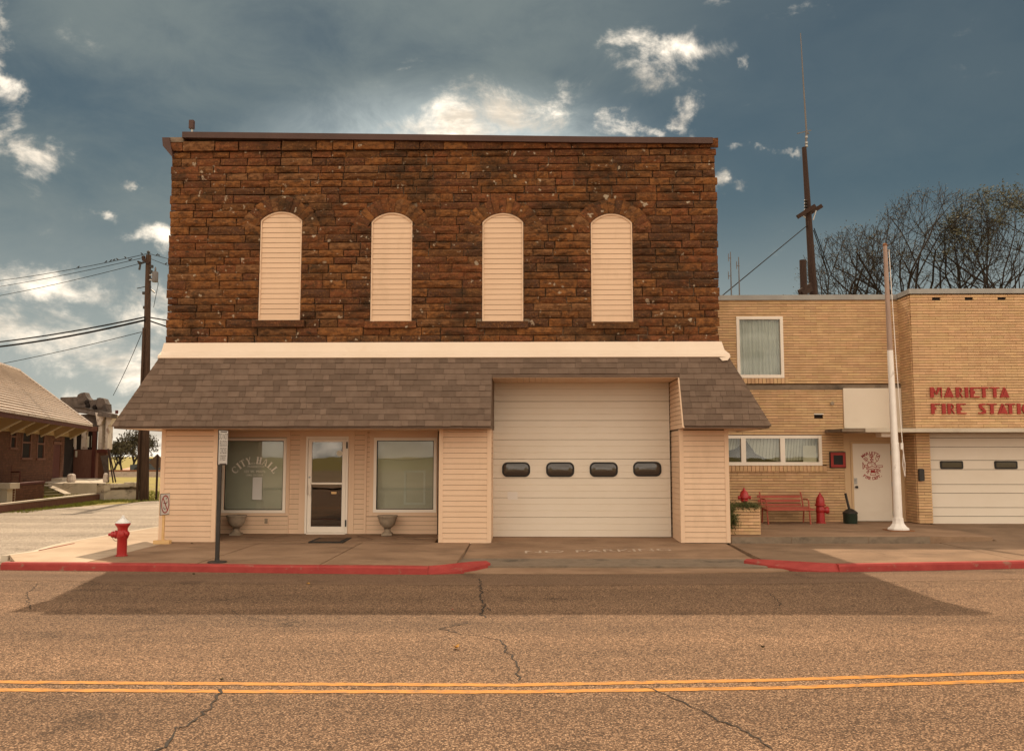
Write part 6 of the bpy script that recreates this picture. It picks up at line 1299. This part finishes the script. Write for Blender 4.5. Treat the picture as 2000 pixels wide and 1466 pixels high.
# flared brackets under the cornice
for x0, x1 in ((186, 199), (206, 216)):
    b = MB(); q = [v(x0, 805, YV - .3), v(x1 + 7, 810, YV - .3), v(x1 - 3, 830, YV - .3), v(x0 + 4, 830, YV - .3)]; b.prism([tuple(p) for p in q], [(p.x, p.y + .5, p.z) for p in q]); fix(b.build('bracket', 'peel', pv))
cn = [v(122, 794.5), v(162, 795.5), v(232, 809), v(230, 817), v(160, 807), v(122, 803)]; b = MB(); dY = (.9, .2, -.8, -.8, .2, .9); b.prism([(p.x, p.y + q, p.z) for p, q in zip(cn, dY)], [(p.x - .1, p.y + q + .9, p.z) for p, q in zip(cn, dY)]); fix(b.build('cornice', 'greyrender', pv))
pr = [(96, 773), (139, 773), (141, 769), (148, 766), (158, 765), (163, 774), (169, 779), (172, 781), (180, 780), (188, 780), (190, 777), (197, 776.5), (206, 779), (211, 788), (214, 789), (215, 801), (216, 806), (162, 794.5), (122, 794), (96, 793)]
b = MB(); q = [v(x, y, YV + .45) for x, y in pr]; b.prism([(p.x, p.y + (190 - x) * .012, p.z) for p, (x, y) in zip(q, pr)], [(p.x, p.y + .5 + (190 - x) * .012, p.z) for p, (x, y) in zip(q, pr)]); pa = fix(b.build('parapet', 'greyrender', pv))
for px, py, r_ in ((152, 777, .28), (199, 788, .26)):
    p = v(px, py, YV + .44); b = MB(); b.lathe((p.x, p.y + (190 - px) * .012, p.z), [(r_, 0), (r_, .06), (r_ * .6, .08)], 16, (0, -1, 0)); b.build('scroll', 'greyrender', pa)
for px, py in ((167, 792), (184, 795), (164, 785)): p = v(px, py, YV + .4); b = MB(); b.lathe((p.x, p.y + (190 - px) * .012, p.z), [(.16, 0), (.1, .07), (.02, .08)], 7, (0, -1, 0)); b.build('spalled_patch', 'dark', pa)
p = v(228, 804, YV - .5); b = MB(); b.box(p.x - .06, p.x + .06, YV - .55, YV - .45, p.z - .1, p.z + .08); b.build('finial', 'maroon', pv)
for a, c in (((211, 876), (221, 942)), ((213, 880), (226, 941))): b = MB(); b.bar(v(a[0], a[1], YV - .5), v(c[0], c[1], YV - .9), .05); b.build('leaning_brace', 'darkpole', pv)
b = MB(); q = [v(196, 890, YV - .35), v(211, 888, YV - .35), v(213, 941, YV - .35), v(208, 943, YV - .35)]; b.prism([tuple(p) for p in q], [(p.x, p.y + .04, p.z) for p in q]); fix(b.build('leaning_panel', 'greyrender', pv))
p = gd(139, 941, ZP); b = MB(); b.lathe((p.x, p.y, ZP), [(.16, 0), (.2, .1), (.17, .32), (.09, .38)], 10); b.build('white_barrel', 'peel', None, label='pale rounded drum standing on the depot platform', cat='drum'); p = gd(206, 941, ZP); b = MB(); b.lathe((p.x, p.y, ZP), [(.1, 0), (.12, .1), (.1, .36), (.04, .42)], 10); b.build('white_bundle', 'peel', None, label='pale upright bundle at the pavilion corner', cat='bundle')
# --- utility pole with transformer, wires and birds
UP = gd(281, 976, 0); ztop = az_(290, 498, UP.y)
up_ = thing('utility_pole', UP, 'tall dark wooden utility pole with grey transformer beside the stone building', 'utility pole')
b = MB(); tx = ax(290, 500, UP.y); b.tube([(UP.x, UP.y, -.1), ((UP.x * .5 + tx * .5), UP.y, ztop / 2), (tx, UP.y, ztop)], [.2, .16, .11], 14); b.build('pole', 'polewood', up_, smooth=True)
b = MB(); q = at(278, 640, UP.y - .2); b.box(q.x + .02, q.x + .1, UP.y - .24, UP.y - .14, -.0, q.z); b.build('conduit', 'polewood', up_)
b = MB(); q = at(303, 541, UP.y - .1); b.lathe((q.x, UP.y - .1, q.z - .22), [(.12, 0), (.13, .03), (.13, .42), (.10, .46), (.03, .47)], 16); tf = b.build('transformer', 'greybox', up_, smooth=True); b = MB(); b.lathe((q.x, UP.y - .1, q.z + .25), [(.03, 0), (.045, .03), (.03, .06), (.045, .09), (.02, .2)], 8); b.build('bushing', 'greybox', tf); b = MB(); b.bar((q.x - .3, UP.y - .05, q.z + .1), (q.x, UP.y - .08, q.z + .1), .05); b.bar((q.x - .3, UP.y - .05, q.z - .12), (q.x, UP.y - .08, q.z - .12), .05); b.build('mount', 'metal', tf)
b = MB(); b.bar(at(280, 506, UP.y - .1), at(292, 514, UP.y - .1), .13, .13); b.bar(at(280, 500, UP.y - .1), at(281, 509, UP.y - .1), .12); b.build('arm', 'darkpole', up_)
b = MB(); b.tube([at(290, 500, UP.y), at(290, 495, UP.y)], .05, 6); b.lathe(at(290, 494, UP.y), [(.07, 0), (.08, .05), (.03, .1)], 8); b.build('insulator', 'black', up_)
b = MB(); b.tube([at(284, 511, UP.y - .1), at(276, 514, UP.y - .3), at(270, 511, UP.y - .5), at(274, 517, UP.y - .4), at(272, 527, UP.y - .4)], .05, 6); b.build('cutout', 'black', up_)
for py, dx in ((520, 7), (530, 6), (545, 5), (560, 4), (572, -6), (600, -5)): b = MB(); b.box(ax(288, py, UP.y) + dx * .012, ax(288, py, UP.y) + dx * .035, UP.y - .06, UP.y + .06, az_(288, py, UP.y) - .07, az_(288, py, UP.y) + .05); b.build('bracket', 'black', up_)
b = MB(); b.bar(at(283, 560, UP.y), at(268, 563, UP.y - .3), .035); b.build('standoff', 'black', up_); b = MB(); b.bar(at(296, 566, UP.y), at(302, 571, UP.y - .2), .05); b.build('standoff', 'black', up_)
b = MB(); b.tube([at(306, 532, UP.y), at(309, 555, UP.y), at(305, 575, UP.y), at(300, 600, UP.y)], .012, 4); b.build('drop_lead', 'wire', up_)
def sag(a, c, s, n=14): a, c = Vector(a), Vector(c); return [a.lerp(c, i / n) - Vector((0, 0, s * 4 * (i / n) * (1 - i / n))) for i in range(n + 1)]
def wire(a, c, s, r, label): pts = sag(a, c, s); b = MB(); b.tube(pts, r, 5); b.build('overhead_wire', 'wire', None, label=label, cat='wire', group='overhead wires'); return pts
YWr = 46.0
def far(px, py): q = at(px, py, YWr); e = at(px - 160, py + 22, YWr + 4); return e
wA = wire(at(290, 495, UP.y), at(-160, 563, 46), .25, .014, 'topmost thin wire left of the utility pole, dotted with birds'); wB = wire(at(281, 503, UP.y), at(-160, 580, 46), .2, .013, 'second thin wire left of the utility pole')
wire(at(272, 515, UP.y), at(-160, 602, 46), .2, .013, 'third thin wire left of the utility pole, below the birds'); wire(at(283, 619, UP.y - .25), at(-160, 680, 46), .25, .035, 'upper of the two thick cables left of the utility pole'); wire(at(283, 625, UP.y - .25), at(-160, 688, 46), .3, .045, 'lower of the two thick cables left of the utility pole')
wire(at(277, 648, UP.y - .2), at(-160, 738, 46), .15, .015, 'single brown wire below the thick cables'); wire(at(277, 650, UP.y - .2), at(221, 772, 45.5), .1, .014, 'slack service wire dropping from the pole to the pavilion')
wC = wire(at(290, 495, UP.y), at(430, 522, 48), .1, .013, 'topmost wire running right behind the stone building'); wD = wire(at(296, 506, UP.y), at(430, 548, 48), .1, .012, 'lower thin wire running right behind the stone building'); wire(at(288, 619, UP.y), at(430, 632, 48), .1, .03, 'upper cable running right behind the stone building'); wire(at(288, 625, UP.y), at(430, 662, 48), .1, .035, 'lower cable running right behind the stone building')
bb = MB(); bb.add([(-.11, 0, .03), (-.03, -.05, .04), (-.03, .05, .04), (.05, -.04, .07), (.05, .04, .07), (.09, 0, .11), (.13, 0, .10), (-.02, 0, .10), (.04, 0, .14), (-.22, 0, -.02), (.0, 0, -.01)], [(0, 1, 7), (0, 7, 2), (1, 3, 8, 7), (2, 7, 8, 4), (3, 5, 8), (4, 8, 5), (3, 6, 5), (4, 5, 6), (0, 2, 10), (0, 10, 1), (10, 3, 1), (10, 2, 4), (10, 4, 3), (0, 9, 1), (0, 2, 9)])
bird0 = None
def on_wire(pts, px):
    best = None
    for i in range(len(pts) - 1):
        for k in range(12):
            p = pts[i].lerp(pts[i + 1], k / 12); d = p - Vector((0, 0, CAM_Z)); c = Vector((d.x * math.cos(YAW) + d.y * math.sin(YAW), -d.x * math.sin(YAW) + d.y * math.cos(YAW))); x = CX + F_PX * c.x / (c.y * math.cos(PITCH) + d.z * math.sin(PITCH))
            if best is None or abs(x - px) < best[0]: best = (abs(x - px), p)
    return best[1]
ORD = ('leftmost, lone', 'second', 'third', 'fourth', 'fifth', 'sixth', 'last')
for pts, px, lab in [(wA, x, '%s dark bird from the left on the topmost wire left of the pole' % q) for x, q in zip((154, 207, 215, 223, 229, 244, 277), ORD)] + [(wB, x, '%s of two dark birds on the second wire near the pole' % q) for x, q in ((251, 'left one'), (255, 'right one'))] + [(wC, x, '%s of two dark birds on the wire right of the pole' % q) for x, q in ((307, 'left one'), (311, 'right one'))] + [(wD, 324, 'dark bird on the lower wire close to the stone wall')]:
    p = on_wire(pts, px) + Vector((0, 0, .02))
    if bird0 is None: bird0 = bb.build('bird', 'bird', None, origin=(0, 0, 0)); o = bird0; place(o, p, None)
    else: o = bird0.copy(); COL.objects.link(o); place(o, p, None)
    o.rotation_euler.z = random.uniform(-.6, .6) + (math.pi if random.random() < .4 else 0); o.scale = (.62,) * 3; tag(o, lab, 'bird', 'birds perched on the wires')
# --- warning sign seen from behind
q = gd(305, 975, 0); ds = thing('road_sign', q, 'diamond road sign seen from behind on a thin post', 'sign'); b = MB(); b.box(q.x - .035, q.x + .035, q.y - .03, q.y + .03, 0, az_(305, 888, q.y)); b.build('post', 'darkpole', ds); c = at(305, 902, q.y - .05); hs = .36
b = MB(); b.prism([(c.x - hs, q.y + .035, c.z), (c.x, q.y + .035, c.z - hs), (c.x + hs, q.y + .035, c.z), (c.x, q.y + .035, c.z + hs)], [(c.x - hs, q.y + .045, c.z), (c.x, q.y + .045, c.z - hs), (c.x + hs, q.y + .045, c.z), (c.x, q.y + .045, c.z + hs)]); fix(b.build('diamond_panel', 'signback', ds))
# --- far houses, rail bank and cars
def house(px0, px1, pyb, pyr, pyt, Y, label, roof_right, wallm, roofm):
    t = thing('far_house', at((px0 + px1) / 2, pyb, Y), label, 'house', 'houses beyond the tracks'); A, B_ = at(px0, pyb, Y), at(px1, pyb, Y); ze, zr_ = az_(px0, pyr, Y), az_((px0 + px1) / 2, pyt, Y)
    b = MB(); b.box(A.x, B_.x, Y, Y + 7, -.1, ze); b.build('wall', wallm, t); xm = A.x + (B_.x - A.x) * roof_right
    b = MB(); b.prism([(A.x - .5, Y - .4, ze - .05), (B_.x + .5, Y - .4, ze - .05), (xm + .6, Y + 1.5, zr_), (xm - .6, Y + 1.5, zr_)], [(A.x - .5, Y + 7.4, ze - .05), (B_.x + .5, Y + 7.4, ze - .05), (xm + .6, Y + 5.5, zr_), (xm - .6, Y + 5.5, zr_)]); fix(b.build('roof', roofm, t))
    for f_ in (.2, .6): b = MB(); x = A.x + (B_.x - A.x) * f_; b.box(x, x + .9, Y - .03, Y + .02, ze * .45, ze * .75); b.build('window', 'dark', t)
house(226, 278, 929, 921, 911.5, 105, 'long low far house with pale rust roof beyond the tracks', .55, 'housewall', 'roofred'); house(290, 312, 929, 921, 908, 110, 'far house gable just left of the clad column', .4, 'housewall', 'housewall')
b = MB(); A = at(150, 930, 78); B_ = at(420, 930, 78); b.prism([(A.x, 77.5, -.05), (A.x, 78.2, .42), (A.x, 80, .42), (A.x, 81, -.05)], [(B_.x, 77.5, -.05), (B_.x, 78.2, .42), (B_.x, 80, .42), (B_.x, 81, -.05)]); bank = fix(b.build('rail_bank', 'concrete_dark', kind='structure'))
for yy in (78.5, 79.6): b = MB(); b.box(A.x, B_.x, yy, yy + .09, .43, .56); b.build('rail', 'rust', bank)
for px, py, lab in ((300, 918, 'dark pickup parked far away behind the road sign'),):
    q = gd(px, 933, 0); q = at(px, 931, 92); t = thing('parked_car', (q.x, 92, 0), lab, 'car'); b = MB(); b.prism([(q.x - 2.2, 91.2, .35), (q.x + 2.2, 91.2, .35), (q.x + 2.2, 91.2, .95), (q.x + .6, 91.2, 1.0), (q.x + .2, 91.2, 1.55), (q.x - 1.1, 91.2, 1.55), (q.x - 1.5, 91.2, .98), (q.x - 2.2, 91.2, .9)], [(q.x - 2.2, 92.9, .35), (q.x + 2.2, 92.9, .35), (q.x + 2.2, 92.9, .95), (q.x + .6, 92.9, 1.0), (q.x + .2, 92.9, 1.55), (q.x - 1.1, 92.9, 1.55), (q.x - 1.5, 92.9, .98), (q.x - 2.2, 92.9, .9)]); fix(b.build('body', 'carpaint', t))
    for sx in (-1.4, 1.4): b = MB(); b.lathe((q.x + sx, 91.15, .35), [(.35, 0), (.35, .25)], 12, (0, 1, 0)); b.build('wheel', 'gasket', t)
    b = MB(); b.prism([(q.x + .1, 91.18, 1.02), (q.x - 1.3, 91.18, 1.02), (q.x - 1.0, 91.18, 1.45), (q.x - .1, 91.18, 1.45)], [(q.x + .1, 91.19, 1.02), (q.x - 1.3, 91.19, 1.02), (q.x - 1.0, 91.19, 1.45), (q.x - .1, 91.19, 1.45)]); b.build('side_glass', 'darkglass', t)
# lawn blades near the depot
rn = random.Random(6); b = MB()
for _ in range(9000):
    t_ = rn.random(); inn = rn.random() < .6; base = k1.lerp(k2, t_) + kn * (rn.uniform(.3, 4.0) if inn else rn.uniform(-.8, -.02)) + Vector((0, 0, ZLW + .04 if inn else 0.0)); 
    if rn.random() < .35: base = gd(rn.uniform(200, 330), rn.uniform(958, 979), 0)
    h = rn.uniform(.03, .12); w = rn.uniform(.01, .022); a = rn.uniform(0, 6.28); b.add([(base.x - w * math.cos(a), base.y - w * math.sin(a), base.z - .04), (base.x + w * math.cos(a), base.y + w * math.sin(a), base.z - .04), (base.x + rn.gauss(0, .03), base.y + rn.gauss(0, .03), base.z + h * .7)], [(0, 1, 2)])
b.build('lawn_grass', 'grass', None, kind='stuff', label='short yellow-green grass before the depot', cat='grass')
# ============================================================ right background
# --- radio mast pole behind the station
YM = 36.0; m0_ = at(1589, 575, YM); mz = az_(1571, 288, YM); mp_ = thing('antenna_pole', (m0_.x + .3, YM, 0), 'tall dark pole with crossarms and whip antenna behind the fire station', 'antenna pole')
base = (m0_.x + .25, YM, -.1); topx = ax(1570.5, 288, YM); b = MB(); b.tube([base, m0_, (topx, YM, mz)], [.2, .168, .095], 14); b.build('pole', 'darkpole', mp_, smooth=True)
b = MB(); b.tube([at(1574, 288, YM), at(1575, 255, YM), at(1569, 160, YM), at(1563.5, 65, YM)], [.045, .04, .03, .018], 8); b.build('whip_antenna', 'greybox', mp_)
b = MB(); b.bar(at(1557, 261, YM - .1), at(1584, 254.5, YM + .1), .035); b.bar(at(1580, 262, YM), at(1575, 258, YM), .05); b.build('antenna_element', 'greybox', mp_)
for py in (268, 279, 285): b = MB(); p = at(1575, py, YM); b.lathe(p - Vector((0, 0, .04)), [(.06, 0), (.06, .08)], 8); b.build('clamp', 'metal', mp_)
for a, c, yy in (((1557.5, 424), (1592, 402), YM - .25), ((1573, 422), (1605, 402), YM + .25)): b = MB(); b.bar(at(*a, yy), at(*c, yy), .14, .16); b.build('crossarm', 'darkpole', mp_)
for a, c in (((1568, 421), (1577, 428)), ((1594, 411), (1588, 430))): b = MB(); b.bar(at(*a, YM), at(*c, YM), .04); b.build('arm_brace', 'metal', mp_)
for py in (392, 398, 404, 410): b = MB(); p = at(1573.5, py, YM - .15); b.lathe(p - Vector((0, 0, .04)), [(.05, 0), (.08, .04), (.05, .08)], 8); b.build('insulator', 'black', mp_)
for a, c, yy in (((1577, 440), (1405, 582), 30), ((1590, 446), (1625, 540), 42), ((1589, 450), (1619, 538), 43)): b = MB(); b.tube([at(*a, YM), at(*c, yy)], .02, 5); b.build('guy_wire', 'wire', mp_)
ps = at(1568, 508, YM - .5); t = thing('short_post', (ps.x, YM - .5, 0), 'short dark post beside the antenna pole above the station roof', 'post'); b = MB(); b.tube([(ps.x + .02, YM - .5, -.1), (ps.x, YM - .5, ps.z)], [.17, .14], 12); b.build('post', 'darkpole', t, smooth=True)
for a, c in (((1560, 571), (1584, 557)), ((1567, 574), (1586, 563))): b = MB(); b.bar(at(*a, YM - .75), at(*c, YM - .3), .07, .2); b.build('cross_plank', 'darkpole', t)
for x, y0, lab, el in ((1426.5, 492, 'left one of two thin antennas on the station roof', (500, 535)), (1442.5, 502, 'right one of two thin antennas on the station roof', (515,))):
    p = at(x, y0, 27.0); t = thing('roof_antenna', (p.x, 27.0, 5.55), lab, 'antenna'); b = MB(); b.tube([(p.x, 27, 5.5), (p.x, 27, p.z)], [.028, .014], 6); b.build('mast', 'greybox', t)
    for e_ in el: b = MB(); q = at(x, e_ + 4, 27.0); b.bar((q.x - .06, 27, q.z), (q.x + .03, 27, q.z), .02); b.bar((q.x - .06, 27, q.z - .1), (q.x - .06, 27, q.z + .14), .02); b.build('element', 'greybox', t)
# --- trees
def tree(name, base, H, rx, seed, label, leaves, lm, lsz, r0, group, levels=7, rz=.42, zc=.58, lean=0.):
    """tapering limbs that fork until they leave an egg-shaped crown"""
    rn = random.Random(seed); t = thing(name, base, label, 'tree', group); tr = MB(); tw = MB(); tips = []; base = Vector(base); C = base + Vector((lean * H * .5, 0, H * zc))
    def inside(p): q = p - C; w = 1 + .09 * math.sin(3 * math.atan2(q.z, q.x) + seed); return (q.x / (rx * w)) ** 2 + (q.y / (rx * w)) ** 2 + (q.z / (rz * H * w)) ** 2 < 1
    def grow(p, d, L_, r, lev):
        n = 4 if lev < 3 else 3; pts = [p]; q = p; dd = d.copy(); out = False
        for i in range(n):
            dd = (dd + Vector((rn.gauss(0, .09), rn.gauss(0, .09), rn.gauss(0, .06) + .02))).normalized(); q = q + dd * L_ / n; pts.append(q)
            if lev > 1 and not inside(q): out = True; break
        k_ = len(pts) - 1; r1 = max(r * .68, .009)
        (tr if lev < 2 else tw).tube(pts, [r + (r1 - r) * i / k_ for i in range(k_ + 1)], 8 if lev < 2 else (5 if lev < 4 else 3), caps=False)
        if lev >= levels - 3: tips.append((pts[-1], dd)); tips.append((pts[1], dd))
        if lev >= levels or out: return
        k = (4 if lev == 0 else 3) if lev < 5 else rn.choice((2, 2, 3))
        for j in range(k):
            a = rn.uniform(.25, .55) if lev < 2 else rn.uniform(.35, .85); ph = rn.uniform(-.5, .5) + j * 6.28 / k; o = dd.orthogonal().normalized(); o2 = dd.cross(o); nd_ = dd * math.cos(a) + (o * math.cos(ph) + o2 * math.sin(ph)) * math.sin(a); nd_.z += .06; nd_.normalize()
            f = 1.0 if j == 0 else rn.uniform(.45, 1.0); st_ = pts[-1] if f > .85 or k_ < 3 else pts[-2].lerp(pts[-1], rn.random())
            grow(st_, nd_, L_ * rn.uniform(.70, .88), max(r1 * rn.uniform(.62, .92), .010), lev + 1)
    grow(base - Vector((0, 0, .1)), Vector((lean, 0, 1)).normalized(), H * .29, r0, 0)
    tr.build('trunk', 'bark', t, smooth=True); tw.build('crown', 'bark', t, smooth=True); lf = MB()
    for _ in range(leaves):
        p, d = rn.choice(tips); p = p + Vector((rn.gauss(0, .14), rn.gauss(0, .14), rn.gauss(0, .14))); s = lsz * rn.uniform(.5, 1.3); a = Vector((rn.gauss(0, 1), rn.gauss(0, 1), rn.gauss(0, 1))).normalized(); c = a.orthogonal().normalized()
        lf.add([p, p + a * s * .5 + c * s * .35, p + a * s * 1.2, p + a * s * .5 - c * s * .35], [(0, 1, 2, 3)])
    lf.build('leaves', lm, t); return t
for px, H, rx, sd, yy, lab, ln, nl in ((1706, 13.6, 4.3, 21, 46, 'bare wide tree behind the flagpole top', -.05, 2600), (1800, 16.4, 4.4, 5, 47, 'tall bare tree in the middle behind the station roof', .0, 2600), (1888, 13.8, 4.0, 9, 45, 'forked bare tree right of the middle behind the station roof', .04, 2600), (1990, 15.4, 4.0, 14, 44, 'leafier tree at the right edge behind the station roof', .0, 5000)):
    tree('bare_tree', (ax(px, 570, yy), yy, 0), H, rx, sd, lab, nl, 'leafbrown' if px < 1900 else 'leafolive', .085 if px < 1900 else .12, .34, 'trees behind the fire station', 8, lean=ln)
for px, h, rx, sd, yy, lab in ((222, 3.6, 1.9, 3, 88, 'round far tree just right of the pavilion'), (256, 4.9, 2.6, 8, 92, 'spreading far tree above the low house'), (279, 4.2, 2.0, 12, 95, 'far tree half hidden behind the utility pole'), (238, 3.4, 1.8, 17, 98, 'small far tree between two others beyond the tracks')):
    tree('far_tree', (ax(px, 925, yy), yy, 0), h, rx, sd, lab, 1300, 'leafbrown', .17, .14, 'far trees beyond the tracks', 5)
